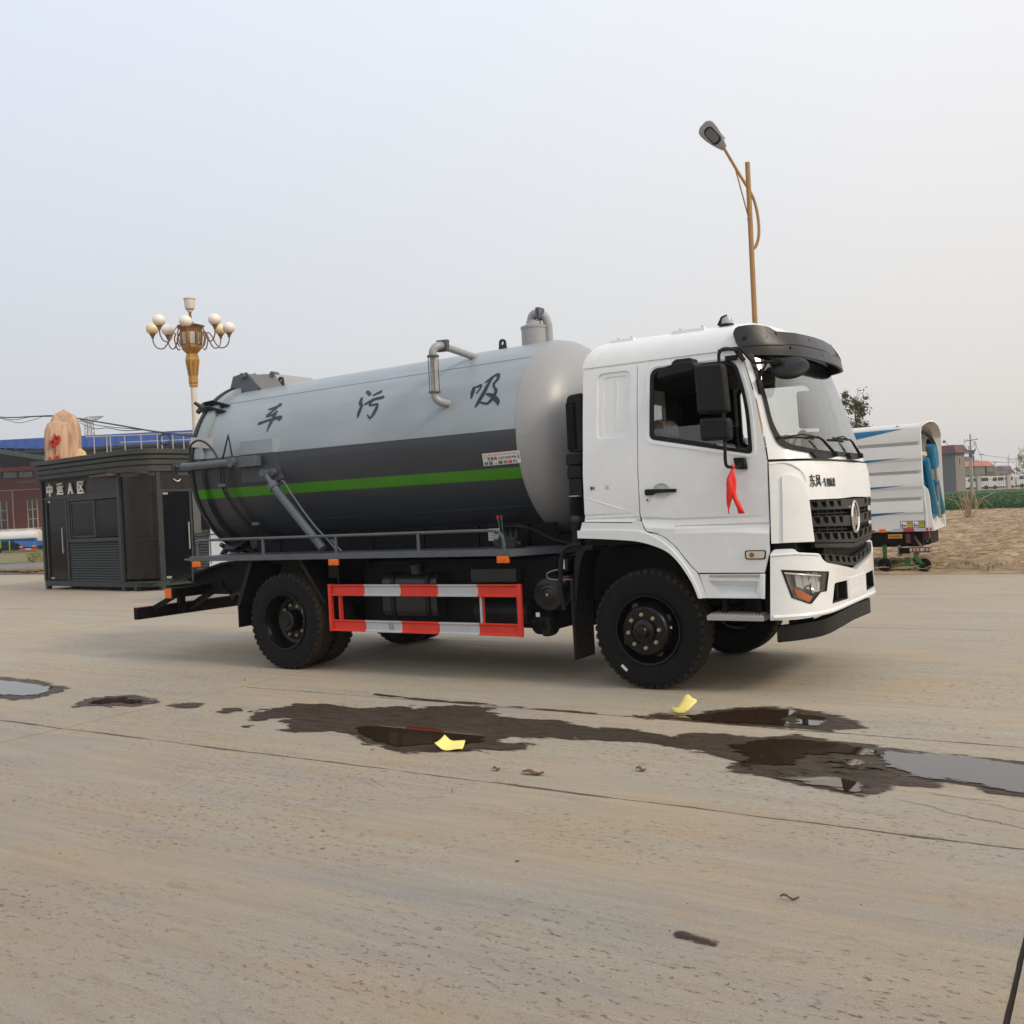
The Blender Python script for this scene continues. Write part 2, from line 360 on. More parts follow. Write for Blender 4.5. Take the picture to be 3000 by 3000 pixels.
# concrete yard cut into slabs; every joint is a real gap over the dark joint bed
yard = MB().box(-34.2, 30, -24, 13.6, -.3, -.009).build('yard_bed', JOINT, smooth=False, kind='structure')
def slab(x0, x1, y0, y1, top=None):
    g = .010
    def edge(a, b_, seed, amp):
        pts = []; n = max(2, int(math.hypot(b_[0] - a[0], b_[1] - a[1]) / .06)) if amp else 1; n = min(n, 150)
        for i in range(n):
            t = i / n; x = a[0] + (b_[0] - a[0]) * t; y = a[1] + (b_[1] - a[1]) * t
            j = noise.fractal((x * 1.7, y * 1.7, seed), .7, 2, 5) * amp + noise.noise((x * 14, y * 14, seed + 5)) * amp * .35
            pts.append((x, y + j) if abs(b_[0] - a[0]) > abs(b_[1] - a[1]) else (x + j, y))
        return pts
    near = abs((x0 + x1) / 2) < 9 and y0 < 3
    am = lambda yy: (.016 if near else 0)
    poly = edge((x0 + g, y0 + g), (x1 - g, y0 + g), y0 * 3.1, am(y0)) + edge((x1 - g, y0 + g), (x1 - g, y1 - g), x1 * 2.7, .003 if near else 0) + edge((x1 - g, y1 - g), (x0 + g, y1 - g), y1 * 3.1 + .6, am(y1)) + edge((x0 + g, y1 - g), (x0 + g, y0 + g), x0 * 2.7 + .4, .003 if near else 0)
    if top: poly = top(poly)
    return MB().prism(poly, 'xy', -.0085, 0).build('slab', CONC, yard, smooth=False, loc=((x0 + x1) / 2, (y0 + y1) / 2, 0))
XJ = [-34, -25.2, -18.1, -11.0, -3.90, 3.20, 10.3, 17.4, 29.8]; YJ = [-23.8, -16, -10.0, -4.10, -2.19, 3.2, 7.2, 10.9]
for i in range(len(XJ) - 1):
    for j in range(len(YJ) - 1):
        y0, y1 = YJ[j], YJ[j + 1]
        if XJ[i] in (-3.90, 3.20, 10.3):
            slab(XJ[i], XJ[i + 1], y0, y1)
        else:
            if y0 == -4.10: slab(XJ[i], XJ[i + 1], -4.10, 3.2)
            elif y0 == -2.19: pass
            else: slab(XJ[i], XJ[i + 1], y0, y1 + (max(0, -XJ[i]) * .06 if j == len(YJ) - 2 else 0))
# wet patches and standing water
FLAT = lambda x, y, o: (x, y, o)
WET = [(-2.61,-3.29),(-2.73,-3.07),(-2.7,-2.83),(-2.67,-2.68),(-2.33,-2.59),(-2.02,-2.63),(-1.68,-2.48),(-1.62,-2.43),(-1.53,-2.52),(-1.44,-2.39),(-1.3,-2.28),(-1.22,-2.24),(-0.99,-2.26),(-0.78,-2.41),(-0.66,-2.53),(-0.45,-2.56),(-0.2,-2.49),(0.14,-2.6),(0.37,-2.6),(0.59,-2.58),(0.86,-2.68),(0.94,-2.52),(1.12,-2.49),(1.34,-2.52),(1.49,-2.45),(1.6,-2.34),(1.75,-2.4),(1.96,-2.45),(2.11,-2.46),(2.22,-2.51),(2.36,-2.51),(2.55,-2.54),(2.72,-2.55),(2.9,-2.56),(2.99,-2.57),(3.6,-2.62),(4.2,-2.8),(4.4,-3.05),(4.0,-3.3),(3.5,-3.36),(3.05,-3.3),(2.97,-3.31),(2.87,-3.23),(2.74,-3.16),(2.65,-3.17),(2.58,-3.25),(2.47,-3.27),(2.38,-3.33),(2.38,-3.5),(2.33,-3.55),(2.22,-3.55),(2.06,-3.53),(1.93,-3.49),(1.79,-3.43),(1.68,-3.38),(1.58,-3.38),(1.49,-3.31),(1.46,-3.19),(1.44,-3.11),(1.24,-3.0),(1.12,-2.96),(1.0,-2.94),(0.83,-2.91),(0.69,-2.86),(0.56,-2.91),(0.32,-2.94),(0.11,-2.99),(-0.05,-3.03),(-0.2,-3.07),(-0.25,-3.16),(-0.21,-3.27),(-0.05,-3.2),(0.08,-3.23),(0.05,-3.35),(-0.11,-3.46),(-0.24,-3.47),(-0.38,-3.57),(-0.64,-3.7),(-0.83,-3.7),(-0.98,-3.63),(-1.09,-3.6),(-1.31,-3.44),(-1.43,-3.38),(-1.61,-3.39),(-1.81,-3.5),(-2.03,-3.52),(-2.03,-3.41),(-2.13,-3.29),(-2.29,-3.26),(-2.26,-3.17),(-2.38,-3.17),(-2.47,-3.3),(-2.54,-3.32)]
def edge_fade(m, lo, hi, ns, amt):
    """let a sheet end where its stored distance to the shore plus a noise runs out: soaked in for damp concrete, sharp for water"""
    t = m.node_tree; L = t.links.new; out = t.nodes['Material Output']; src = out.inputs['Surface'].links[0].from_socket
    at = t.nodes.new('ShaderNodeAttribute'); at.attribute_name = 'shore'; g = t.nodes.new('ShaderNodeNewGeometry')
    mp = t.nodes.new('ShaderNodeMapping'); mp.inputs['Scale'].default_value = (.55, 1.6, 1); L(g.outputs['Position'], mp.inputs[0])
    n = t.nodes.new('ShaderNodeTexNoise'); n.inputs['Scale'].default_value = ns; n.inputs['Detail'].default_value = 7; n.inputs['Roughness'].default_value = .68; L(mp.outputs[0], n.inputs['Vector'])
    a = t.nodes.new('ShaderNodeMath'); a.operation = 'SUBTRACT'; L(n.outputs['Fac'], a.inputs[0]); a.inputs[1].default_value = .5
    b_ = t.nodes.new('ShaderNodeMath'); b_.operation = 'MULTIPLY_ADD'; L(a.outputs[0], b_.inputs[0]); b_.inputs[1].default_value = amt; L(at.outputs['Fac'], b_.inputs[2])
    r = t.nodes.new('ShaderNodeMapRange'); L(b_.outputs[0], r.inputs[0]); r.inputs[1].default_value = lo; r.inputs[2].default_value = hi; r.interpolation_type = 'SMOOTHSTEP'
    tr = t.nodes.new('ShaderNodeBsdfTransparent'); mx_ = t.nodes.new('ShaderNodeMixShader'); L(r.outputs[0], mx_.inputs[0]); L(tr.outputs[0], mx_.inputs[1]); L(src, mx_.inputs[2]); L(mx_.outputs[0], out.inputs['Surface'])
edge_fade(WETC, -.03, .02, 7, .42); edge_fade(WATER, -.005, .007, 10, .30)
ZN = [0]
def shore_sheet(name, poly, m, z, pad, cell, **k):
    P = np.array(poly, float); x0, y0 = P.min(0) - pad; x1, y1 = P.max(0) + pad; ny = int((y1 - y0) / cell) + 2; nx = int((x1 - x0) / (cell * 1.6)) + 2
    X, Y = np.meshgrid(np.linspace(x0, x1, nx), np.linspace(y0, y1, ny)); d = np.full(X.shape, 9.); ins = np.zeros(X.shape, bool)
    for i in range(len(P)):
        a, b_ = P[i], P[(i + 1) % len(P)]; ab = b_ - a; t = np.clip(((X - a[0]) * ab[0] + (Y - a[1]) * ab[1]) / max(1e-9, ab @ ab), 0, 1)
        d = np.minimum(d, np.hypot(X - a[0] - t * ab[0], (Y - a[1] - t * ab[1]) * 1.15))
        if a[1] != b_[1]: c = ((a[1] > Y) != (b_[1] > Y)) & (X < (b_[0] - a[0]) * (Y - a[1]) / (b_[1] - a[1]) + a[0]); ins ^= c
    sd_ = np.where(ins, d, -d); idx = {}; v = []; w_ = []; f = []
    for j in range(ny - 1):
        for i in range(nx - 1):
            if sd_[j:j + 2, i:i + 2].max() < -pad: continue
            q = []
            for jj, ii in ((j, i), (j, i + 1), (j + 1, i + 1), (j + 1, i)):
                if (jj, ii) not in idx: idx[(jj, ii)] = len(v); v.append((X[jj, ii], Y[jj, ii], z)); w_.append(sd_[jj, ii])
                q.append(idx[(jj, ii)])
            f.append(tuple(q))
    o = MB().add(v, f).build(name, m, None, smooth=False, **k); at = o.data.attributes.new('shore', 'FLOAT', 'POINT'); at.data.foreach_set('value', w_); return o
def wetpatch(poly, amp=.05, seed=1):
    ZN[0] += .00012; return shore_sheet('wet_concrete', poly, WETC, .004 + ZN[0], .12 if amp > .015 else .012, .03 if amp > .015 else .008, kind='structure')
def water(poly, amp=.035, seed=2):
    ZN[0] += .00012; return shore_sheet('puddle', poly, WATER, .008 + ZN[0], .05, .022, kind='structure')
wetpatch(WET)
wetpatch([(0.24,-2.19),(0.45,-2.05),(0.73,-2.02),(0.78,-1.83),(0.97,-1.62),(1.18,-1.54),(1.4,-1.53),(1.62,-1.64),(1.8,-1.75),(1.94,-1.92),(1.94,-2.02),(1.85,-2.11),(1.68,-2.15),(1.47,-2.17),(1.23,-2.18),(0.95,-2.18),(0.78,-2.18),(0.52,-2.18)], .04, 3)
wetpatch([(-7.9,-2.7),(-7.24,-2.64),(-6.92,-2.63),(-6.38,-2.66),(-6.05,-2.77),(-5.72,-2.83),(-5.6,-3.01),(-5.48,-3.26),(-5.54,-3.39),(-5.68,-3.46),(-5.97,-3.4),(-7.4,-3.4)], .04, 5)
wetpatch([(-4.65,-3.49),(-4.8,-3.35),(-4.9,-3.16),(-4.8,-3.04),(-4.63,-2.89),(-4.37,-2.92),(-4.11,-2.99),(-4.03,-3.12),(-4.11,-3.25),(-4.34,-3.34),(-4.54,-3.34),(-4.6,-3.45)], .04, 6)
wetpatch([(-3.83,-3.17),(-3.82,-3.02),(-3.65,-2.94),(-3.56,-2.98),(-3.49,-3.12),(-3.6,-3.19)], .06, 7)
wetpatch([(-3.1,-3.16),(-3.15,-3.02),(-3.1,-2.97),(-3.02,-2.98),(-2.95,-3.1),(-3.01,-3.19)], .04, 8)
wetpatch([(-2.44,-3.51),(-2.41,-3.45),(-2.36,-3.48),(-2.37,-3.53)], .01, 9)
wetpatch([(-2.84,-3.07),(-2.83,-2.96),(-2.75,-2.93),(-2.74,-3.02)], .01, 10)
wetpatch([(2.08,-5.55),(2.12,-5.535),(2.16,-5.56),(2.23,-5.565),(2.235,-5.59),(2.17,-5.585),(2.14,-5.575),(2.10,-5.58)], .012, 11)
wetpatch([(-2.28,-2.075),(-2.12,-2.10),(-1.73,-2.13),(-1.53,-2.13),(-1.23,-2.12),(-0.92,-2.15),(-0.61,-2.16),(-0.33,-2.165),(0.0,-2.17),(0.0,-2.185),(-1.2,-2.18),(-1.9,-2.165),(-2.25,-2.115)], .012, 12)
water([(-1.42,-3.32),(-1.5,-3.22),(-1.4,-3.12),(-1.16,-3.10),(-0.99,-3.05),(-0.76,-3.10),(-0.60,-3.02),(-0.40,-3.15),(-0.33,-3.29),(-0.42,-3.42),(-0.64,-3.46),(-0.71,-3.56),(-0.86,-3.61),(-1.08,-3.53),(-1.25,-3.42)], .045, 4)
water([(2.21,-2.57),(2.37,-2.57),(2.55,-2.58),(2.73,-2.59),(2.99,-2.64),(3.6,-2.7),(4.1,-2.9),(3.9,-3.15),(3.5,-3.25),(3.04,-3.21),(2.96,-3.2),(2.8,-3.14),(2.64,-3.11),(2.53,-3.13),(2.43,-3.01),(2.32,-2.95),(2.25,-2.8)], .03, 5)
water([(1.30,-2.78),(1.41,-2.62),(1.55,-2.52),(1.66,-2.46),(1.84,-2.5),(2.11,-2.55),(2.19,-2.63),(2.12,-2.74),(1.97,-2.73),(1.87,-2.81),(1.80,-2.86),(1.78,-3.10),(1.66,-3.22),(1.60,-3.30),(1.53,-3.22),(1.48,-3.0)], .035, 6)
water([(1.80,-3.41),(1.99,-3.33),(2.07,-3.27),(2.19,-3.32),(2.31,-3.44),(2.25,-3.51),(2.05,-3.49)], .02, 7)
water([(2.02,-2.92),(2.1,-2.86),(2.18,-2.92),(2.14,-3.0),(2.05,-3.0)], .02, 17)
water([(0.62,-2.13),(0.79,-1.95),(1.0,-1.72),(1.2,-1.62),(1.38,-1.6),(1.43,-1.72),(1.36,-1.9),(1.49,-2.12),(1.21,-2.15),(0.92,-2.15)], .03, 8)
water([(1.45,-1.65),(1.52,-1.66),(1.62,-1.78),(1.69,-1.93),(1.64,-2.06),(1.52,-2.05),(1.47,-1.85)], .035, 9)
water([(-7.6,-2.8),(-6.98,-2.79),(-6.57,-2.8),(-6.05,-2.85),(-5.88,-2.9),(-5.72,-3.05),(-5.66,-3.18),(-5.76,-3.3),(-6.05,-3.33),(-7.4,-3.3)], .03, 10)
water([(-4.69,-3.31),(-4.72,-3.12),(-4.56,-2.97),(-4.48,-3.1),(-4.3,-3.01),(-4.15,-3.11),(-4.28,-3.2),(-4.40,-3.16),(-4.52,-3.30)], .05, 11)
def crack(pts, w0, seed):
    P = jag([Vector(p) for p in pts], .035, 10, 1.0, seed, closed=False); A, B = [], []
    for i, p in enumerate(P):
        ww = w0 * (.35 + .65 * abs(noise.noise((p[0] * 9, p[1] * 9, seed)))) * min(1, 3 * min(i, len(P) - 1 - i) / len(P) + .1); A.append((p[0], p[1] - ww, .0035)); B.append((p[0], p[1] + ww, .0035))
    MB().strip([A, B]).build('crack', JOINT, smooth=False, kind='structure')
for q in (([(2.40, -3.52), (2.62, -3.60), (2.80, -3.72), (3.05, -3.78), (3.3, -3.92)], .006, 3), ([(2.55, -3.36), (2.72, -3.40), (2.95, -3.42)], .004, 5), ([(2.85, -3.46), (3.0, -3.53), (3.2, -3.55)], .004, 7), ([(-2.9, -2.02), (-2.4, -2.06), (-2.28, -2.09)], .003, 9), ([(-3.88, -2.09), (-3.3, -2.0), (-2.9, -2.02)], .003, 11), ([(.25, -4.12), (.15, -4.3), (.18, -4.45), (.05, -4.6)], .003, 13), ([(-1.6, -6.9), (-1.3, -6.75), (-1.15, -6.55)], .003, 15), ([(1.2, -1.3), (1.9, -1.22), (2.6, -1.3)], .003, 17), ([(3.0, 2.5), (5.0, 2.2), (7.5, 2.6)], .005, 19), ([(-9, -.2), (-7.6, .1), (-6.4, -.1)], .005, 21)): crack(*q)
# muddy islands that stand out of the right-hand puddle
def heap(name, cx, cy, rx, ry, h, m, seed, n=18, base=0, **k):
    mb = MB(); rows = []
    for i in range(n + 1):
        row = []
        for j in range(n + 1):
            u = 2 * i / n - 1; v = 2 * j / n - 1; d = math.hypot(u, v); x = cx + u * rx; y = cy + v * ry
            z = base + h * max(0, 1 - d * d) * (1 + .6 * noise.fractal((x * 3 / rx, y * 3 / ry, seed), .8, 2, 4)) - .004
            row.append((x, y, z))
        rows.append(row)
    return mb.strip(rows).build(name, m, ang=60, **k)
heap('mud_island', 1.78, -3.24, .30, .12, .022, WETC, 3, kind='structure'); heap('mud_island', 2.20, -3.12, .26, .13, .03, WETC, 8, kind='structure')
heap('mud_island', 1.56, -2.99, .10, .05, .014, WETC, 9, kind='structure'); heap('mud_island', 1.98, -2.93, .16, .10, .02, WETC, 12, kind='structure'); heap('mud_island', -4.5, -3.12, .2, .05, .014, WETC, 14, kind='structure')
# loose litter: paper, stones, leaves, crumbs of dirt
PAPER = mat('yellow_paper', (.86, .74, .22), .6, var=.06, vs_=20)
def paper(c, rz, pts, label):
    # pts: grid of (u,v,z) rows, a curled sheet with thickness
    ca, sa = math.cos(rz), math.sin(rz); rows = [[(u * ca - v * sa, u * sa + v * ca, z) for u, v, z in r] for r in pts]
    mb = MB().strip(rows); o = mb.build('paper_sheet', PAPER, ang=70, label=label, cat='paper'); o.location = (c[0], c[1], .012)
    so = o.modifiers.new('thick', 'SOLIDIFY'); so.thickness = .001; return o
def curl(w_, h_, kx, ky, lift, n=8):
    rows = []
    for j in range(n + 1):
        row = []
        for i in range(n + 1):
            u = i / n; v = j / n
            z = lift * (v ** 2) + kx * (1 - math.sin(math.pi * min(1, u * 1.25))) * .5 * (1 - v * .6) + ky * max(0, .3 - u) * 2
            row.append(((u - .5) * w_ * (1 - .25 * v), (v - .5) * h_ * (.75), z))
        rows.append(row)
    return rows
paper((-.40, -3.53), .25, curl(.20, .17, .025, .06, .035), 'creased yellow paper lying at the edge of the long dark puddle')
paper((.64, -1.93), -.25, [[(-.085, -.045, .035), (-.02, -.05, .030), (.035, -.05, .04), (.05, -.04, .055)], [(-.10, -.055, .004), (-.03, -.06, .0), (.03, -.06, .006), (.05, -.05, .02)], [(-.07, -.02, .03), (-.02, -.02, .045), (.045, -.02, .05), (.075, -.01, .055)], [(-.055, .02, .07), (0, .03, .09), (.05, .03, .085), (.085, .03, .08)], [(-.03, .04, .115), (-.005, .05, .125), (.03, .05, .10), (.07, .05, .09)]], 'small curled yellow paper on dry concrete in front of the front wheel')
LEAF = mat('dead_leaf', (.07, .045, .028), .8, col2=(.16, .10, .05), vs_=30)
def leafbit(x, y, L_, wd, rz, label):
    rows = []
    for i in range(7):
        t = i / 6; ww = wd * math.sin(math.pi * (.08 + .84 * t)) * (1 + .3 * math.sin(t * 9)); rows.append([((t - .5) * L_, s * ww, .006 + .012 * abs(s) + .008 * math.sin(t * 7)) for s in (-1, -.4, .3, 1)])
    o = MB().strip(rows).build('dead_leaf', LEAF, label=label, cat='leaf', group='dead leaves on the concrete'); o.location = (x, y, 0); o.rotation_euler.z = rz
    so = o.modifiers.new('thick', 'SOLIDIFY'); so.thickness = .002
leafbit(.44, -3.86, .14, .028, .15, 'long brown leaf near the crack below the yellow paper')
leafbit(.18, -3.87, .05, .018, .3, 'short brown leaf just left of the long one')
leafbit(1.01, -3.55, .07, .02, -.1, 'brown leaf on dry concrete below the narrow part of the puddle')
leafbit(2.36, -5.08, .075, .006, .12, 'thin dry twig like leaf on the open foreground concrete')
CRUMB = mat('dirt_crumb', (.035, .028, .022), .9, col2=(.12, .09, .06), vs_=40)
mb = MB()
for i in range(900):
    y = -8.3 + 9.5 * rnd.random() ** 1.3; x = rnd.uniform(-7, 4.5)
    if noise.noise((x * .8, y * 1.6, 4.2)) < -.02 and rnd.random() < .7: continue
    s = rnd.uniform(.0022, .0055) * (1 + (rnd.random() > .97) * 1.8); a = rnd.random() * 6.28
    v = [(x + s * math.cos(a + k * 2.09) * rnd.uniform(.6, 1.5), y + s * math.sin(a + k * 2.09) * rnd.uniform(.6, 1.3), 0) for k in range(3)]
    mb.add(v + [(x, y, s * rnd.uniform(.5, 1.0))], [(0, 1, 3), (1, 2, 3), (2, 0, 3)])
mb.build('dirt_crumbs', CRUMB, smooth=False, kind='stuff')

# ------------------------------------------------------------------ land behind the yard
TM = lambda x, y, o: (x, y, T(x, y) + o)
STRAW = mat('straw_littered_soil', (.13, .085, .05), .95, col2=(.46, .34, .21), vs_=2.6, bump=1, bs=9, stretch=(.7, 1, 1))
mb = MB(); rows = []
y = 10.9
while y < 58:
    row = []; x = -14 - (y - 11) * .45
    dx = .16 + (y - 11) * .012
    n = 230
    for i in range(n + 1):
        xx = x + (22 + (y - 11) * .95) * i / n; e0 = min(1, (y - 10.9) / .6)
        z = T(xx, y) + .004 + e0 * (.06 + .10 * abs(noise.fractal((xx * 1.3, y * .9, 1.7), .75, 2.1, 5)) + .04 * noise.fractal((xx * 6, y * 5, 2.7), .7, 2, 3))
        if y < 14: z += .10 * max(0, 1 - abs(y - 12.3) / 1.2) * (1 + noise.noise((xx * 1.1, y, 4)))
        row.append((xx, y, z))
    rows.append(row); y += .10 + (y - 10.9) * .016
mb.strip(rows).build('straw_field', STRAW, ang=80, kind='structure')
# dry straw stalks scattered over it
mb = MB()
for i in range(5200):
    t = rnd.random() ** 1.7; y = 11.1 + 44 * t; x = rnd.uniform(-1.5 - y * .12, 5 + (y - 11) * .35); z = T(x, y) + .09 + .03 * rnd.random()
    L_ = rnd.uniform(.08, .34); a = rnd.gauss(0, .5); dz = rnd.uniform(-.02, .05); wd = .006 + y * .0004
    p = (x, y, z); q = (x + L_ * math.cos(a), y + L_ * math.sin(a), z + dz)
    mb.add([p, q, (q[0], q[1], q[2] + wd), (p[0], p[1], p[2] + wd)], [(0, 1, 2, 3)])
mb.build('straw', mat('dry_straw', (.50, .38, .23), .8, col2=(.30, .21, .12), vs_=1.5), smooth=False, kind='stuff')
CROP = mat('green_crop', (.012, .048, .009), .9, col2=(.030, .090, .016), vs_=1.4, bump=.8, bs=3, spec=.15)
mb = MB(); rows = []; y = 56.0
while y < 152:
    x0 = -60; rows.append([(x0 + 120 * i / 160, y, T(x0 + 120 * i / 160, y) + .18 * min(1, (y - 55.6)) + .07 * noise.noise((i * .9, y * 1.3, 3))) for i in range(161)]); y += .35 + (y - 56) * .02
mb.strip(rows).build('crop_field', CROP, ang=80, kind='structure')
mb = MB()
for i in range(9000):
    t = rnd.random() ** 2.2; y = 55.9 + 60 * t; x = rnd.uniform(-16 - (y - 56) * .25, 14); z = T(x, y) + .14; a = rnd.uniform(-.5, .5); h = rnd.uniform(.10, .24); wd = .018 + .0006 * y
    mb.add([(x - wd, y, z), (x + wd, y, z), (x + a * h, y, z + h)], [(0, 1, 2)])
mb.build('crop_blades', mat('crop_blade', (.016, .062, .011), .8, col2=(.035, .10, .018), vs_=.8, spec=.15), smooth=False, kind='stuff')
# weeds at the edge of the yard by the refuse lorry, dry stalks and clumps further out
mb = MB()
def tuft(mb, x, y, z, n, h, spread, wd=.006):
    for i in range(n):
        a = rnd.random() * 6.28; l = rnd.uniform(.3, 1) * spread; hh = rnd.uniform(.4, 1) * h; bx = x + rnd.gauss(0, spread * .35); by = y + rnd.gauss(0, spread * .35)
        p = [(bx, by, z), (bx + l * .4 * math.cos(a), by + l * .4 * math.sin(a), z + hh * .7), (bx + l * math.cos(a), by + l * math.sin(a), z + hh)]
        c_, s_ = -math.sin(a) * wd, math.cos(a) * wd
        mb.add([(p[0][0] - c_, p[0][1] - s_, p[0][2]), (p[0][0] + c_, p[0][1] + s_, p[0][2]), (p[1][0] + c_, p[1][1] + s_, p[1][2]), (p[1][0] - c_, p[1][1] - s_, p[1][2]), p[2]], [(0, 1, 2, 3), (3, 2, 4)])
for i in range(60): tuft(mb, rnd.uniform(-1.2, 1.6), rnd.uniform(11.0, 12.4), .05, 9, .16, .10)
for i in range(30): tuft(mb, rnd.uniform(1.4, 5), rnd.uniform(11.2, 12.6), .08, 6, .12, .10)
mb.build('weeds', mat('weed_green', (.05, .11, .025), .8, col2=(.13, .15, .05), vs_=3), smooth=False, kind='stuff')
def drystalks(x, y, h, sp, n, label):
    mb = MB(); z = T(x, y) + .1
    for i in range(n):
        a = rnd.uniform(-1, 1); l = sp * rnd.uniform(.3, 1); p0 = (x + rnd.gauss(0, .15), y, z); p1 = (x + a * l * .5, y + rnd.gauss(0, .2), z + h * rnd.uniform(.5, 1)); p2 = (x + a * l, y + rnd.gauss(0, .3), z + h * rnd.uniform(.1, .95))
        mb.tube([p0, p1, p2], [.016, .013, .006], 4)
    mb.build('dry_stalks', MATS['dry_straw'], label=label, cat='dry plant')
drystalks(-2.7, 40, 1.35, 1.4, 22, 'tall clump of bent dry stalks before the green field')
drystalks(-5.2, 40, .75, 1.0, 16, 'low broken dry stalks beside the refuse lorry in the field')
heap('soil_mound', -2.2, 41, 2.4, 1.6, .16, STRAW, 5, base=.1, kind='structure')
heap('soil_mound', 1.15, 12.3, .55, .5, .13, SOIL, 6, base=.05, kind='structure')
# far left: verge, road, grass
sheet('road', [(-34.4, 14.7), (-37.9, 15.2), (-95, 6), (-95, 12), (-47.9, 21.8), (-47.0, 24.4), (-20, 48), (-8, 60), (-4, 56), (-16, 40), (-38.5, 18.6)], [], TM, mat('far_asphalt', (.16, .16, .165), .85, var=.15, vs_=1), thick=.01, off=.01, us=[-80, -60, -45], smooth=False, kind='structure')
GRASSM = mat('verge_grass', (.10, .12, .035), .95, col2=(.24, .19, .09), vs_=1.1, bump=.8, bs=6)
sheet('grass_verge', [(-95, 12.4), (-48.1, 22.2), (-47.2, 24.6), (-20, 48.4), (-40, 75), (-110, 60), (-125, 30)], [], TM, GRASSM, thick=.01, off=.03, us=[-110, -95, -80, -65, -50, -35], vs_=[20, 30, 40, 50, 60], smooth=False, kind='structure')
mb = MB()
for i in range(2600):
    x = rnd.uniform(-72, -45); y = -.62 * (x + 48.1) + 23.4 + rnd.uniform(0, 14); tuft(mb, x, y, T(x, y) + .02, 2, .30, .25, .03)
mb.build('verge_tufts', mat('verge_tuft', (.09, .15, .03), .9, col2=(.28, .22, .10), vs_=.5), smooth=False, kind='stuff')
mb = MB()
for i in range(170):
    x = rnd.uniform(-37.6, -33.5); y = 14.9 + rnd.uniform(-.6, 1.6) + (x + 34) * -.25; s = rnd.uniform(.04, .16)
    b0 = len(mb.v); mb.sphere((x, y, .02), s, 6, 4, (1, 1, .5)); 
mb.build('rubble_clods', mat('clod_soil', (.17, .12, .08), .95, col2=(.30, .23, .15), vs_=3), smooth=False, kind='stuff')

# ------------------------------------------------------------------ the suction tanker lorry (origin: ground under the front axle, +X forward)
truck = empty('tanker_truck', (0, 0, 0), label='white cab sewage suction truck with long grey tank and green stripe', cat='truck')
# ---- tank
TR = 1.0
def zc(x): return 2.31 + .012 * (x + 1.33)
def tp(x, th, off=0.0):
    a = R(th); return (x, -(TR + off) * math.cos(a), zc(x) + (TR + off) * math.sin(a))
def TL(x, v, off=0): return tp(x, math.degrees(v / TR), off)     # unrolled: v = arc height
def bandmat():
    m = mat('tank_paint_bands', (.40, .42, .435), .36); t = m.node_tree; b = t.nodes['Principled BSDF']
    g = t.nodes.new('ShaderNodeTexCoord'); s = t.nodes.new('ShaderNodeSeparateXYZ'); t.links.new(g.outputs['Object'], s.inputs[0])
    n = t.nodes.new('ShaderNodeTexNoise'); n.inputs['Scale'].default_value = 2.2; n.inputs['Detail'].default_value = 5; t.links.new(g.outputs['Object'], n.inputs['Vector'])
    mp = t.nodes.new('ShaderNodeMapping'); mp.inputs['Scale'].default_value = (.5, 3, 1.2); t.links.new(g.outputs['Object'], mp.inputs[0]); t.links.new(mp.outputs[0], n.inputs['Vector'])
    rmp = t.nodes.new('ShaderNodeValToRGB'); rmp.color_ramp.interpolation = 'CONSTANT'
    mr_ = t.nodes.new('ShaderNodeMapRange'); mr_.inputs[1].default_value = 1; mr_.inputs[2].default_value = 3.5; t.links.new(s.outputs['Z'], mr_.inputs[0]); t.links.new(mr_.outputs[0], rmp.inputs[0])
    dk = (.032, .039, .050, 1); P = lambda z: (z - 1) / 2.5
    e = rmp.color_ramp.elements; e[0].position = 0; e[0].color = dk; e[1].position = P(1.893); e[1].color = (.045, .225, .006, 1)
    a = e.new(P(2.003)); a.color = dk; a = e.new(P(2.365)); a.color = (.285, .335, .375, 1)
    x = t.nodes.new('ShaderNodeMix'); x.data_type = 'RGBA'; x.blend_type = 'MULTIPLY'; x.inputs[0].default_value = 1
    r2 = t.nodes.new('ShaderNodeMapRange'); t.links.new(n.outputs['Fac'], r2.inputs[0]); r2.inputs[1].default_value = .3; r2.inputs[2].default_value = .7; r2.inputs[3].default_value = .88; r2.inputs[4].default_value = 1.08
    cc = t.nodes.new('ShaderNodeCombineColor'); [t.links.new(r2.outputs[0], cc.inputs[i]) for i in range(3)]
    t.links.new(rmp.outputs[0], x.inputs[6]); t.links.new(cc.outputs[0], x.inputs[7])
    # front end: plain silver from the seam on
    gt = t.nodes.new('ShaderNodeMath'); gt.operation = 'GREATER_THAN'; gt.inputs[1].default_value = -1.325; t.links.new(s.outputs['X'], gt.inputs[0])
    y = t.nodes.new('ShaderNodeMix'); y.data_type = 'RGBA'; t.links.new(gt.outputs[0], y.inputs[0]); t.links.new(x.outputs[2], y.inputs[6]); y.inputs[7].default_value = (.30, .31, .325, 1)
    t.links.new(y.outputs[2], b.inputs['Base Color'])
    bp = t.nodes.new('ShaderNodeBump'); bp.inputs['Strength'].default_value = .12; bp.inputs['Distance'].default_value = .02; n3 = t.nodes.new('ShaderNodeTexNoise'); n3.inputs['Scale'].default_value = 3; t.links.new(g.outputs['Object'], n3.inputs['Vector'])
    t.links.new(n3.outputs['Fac'], bp.inputs['Height']); t.links.new(bp.outputs[0], b.inputs['Normal'])
    return m
BAND = bandmat()
def ring(x, r, seg=96): return [(x, -r * math.cos(2 * math.pi * k / seg), zc(x) + r * math.sin(2 * math.pi * k / seg)) for k in range(seg + 1)]
mb = MB(); rows = [ring(x, TR) for x in np.linspace(-5.62, -1.325, 12)]
rows += [ring(-1.325 + .018, TR - .004)]
for i in range(1, 15):
    a = math.pi / 2 * i / 14
    rows.append(ring(-1.31 + .50 * math.sin(a), max(.002, (TR - .006) * math.cos(a) ** .82)))
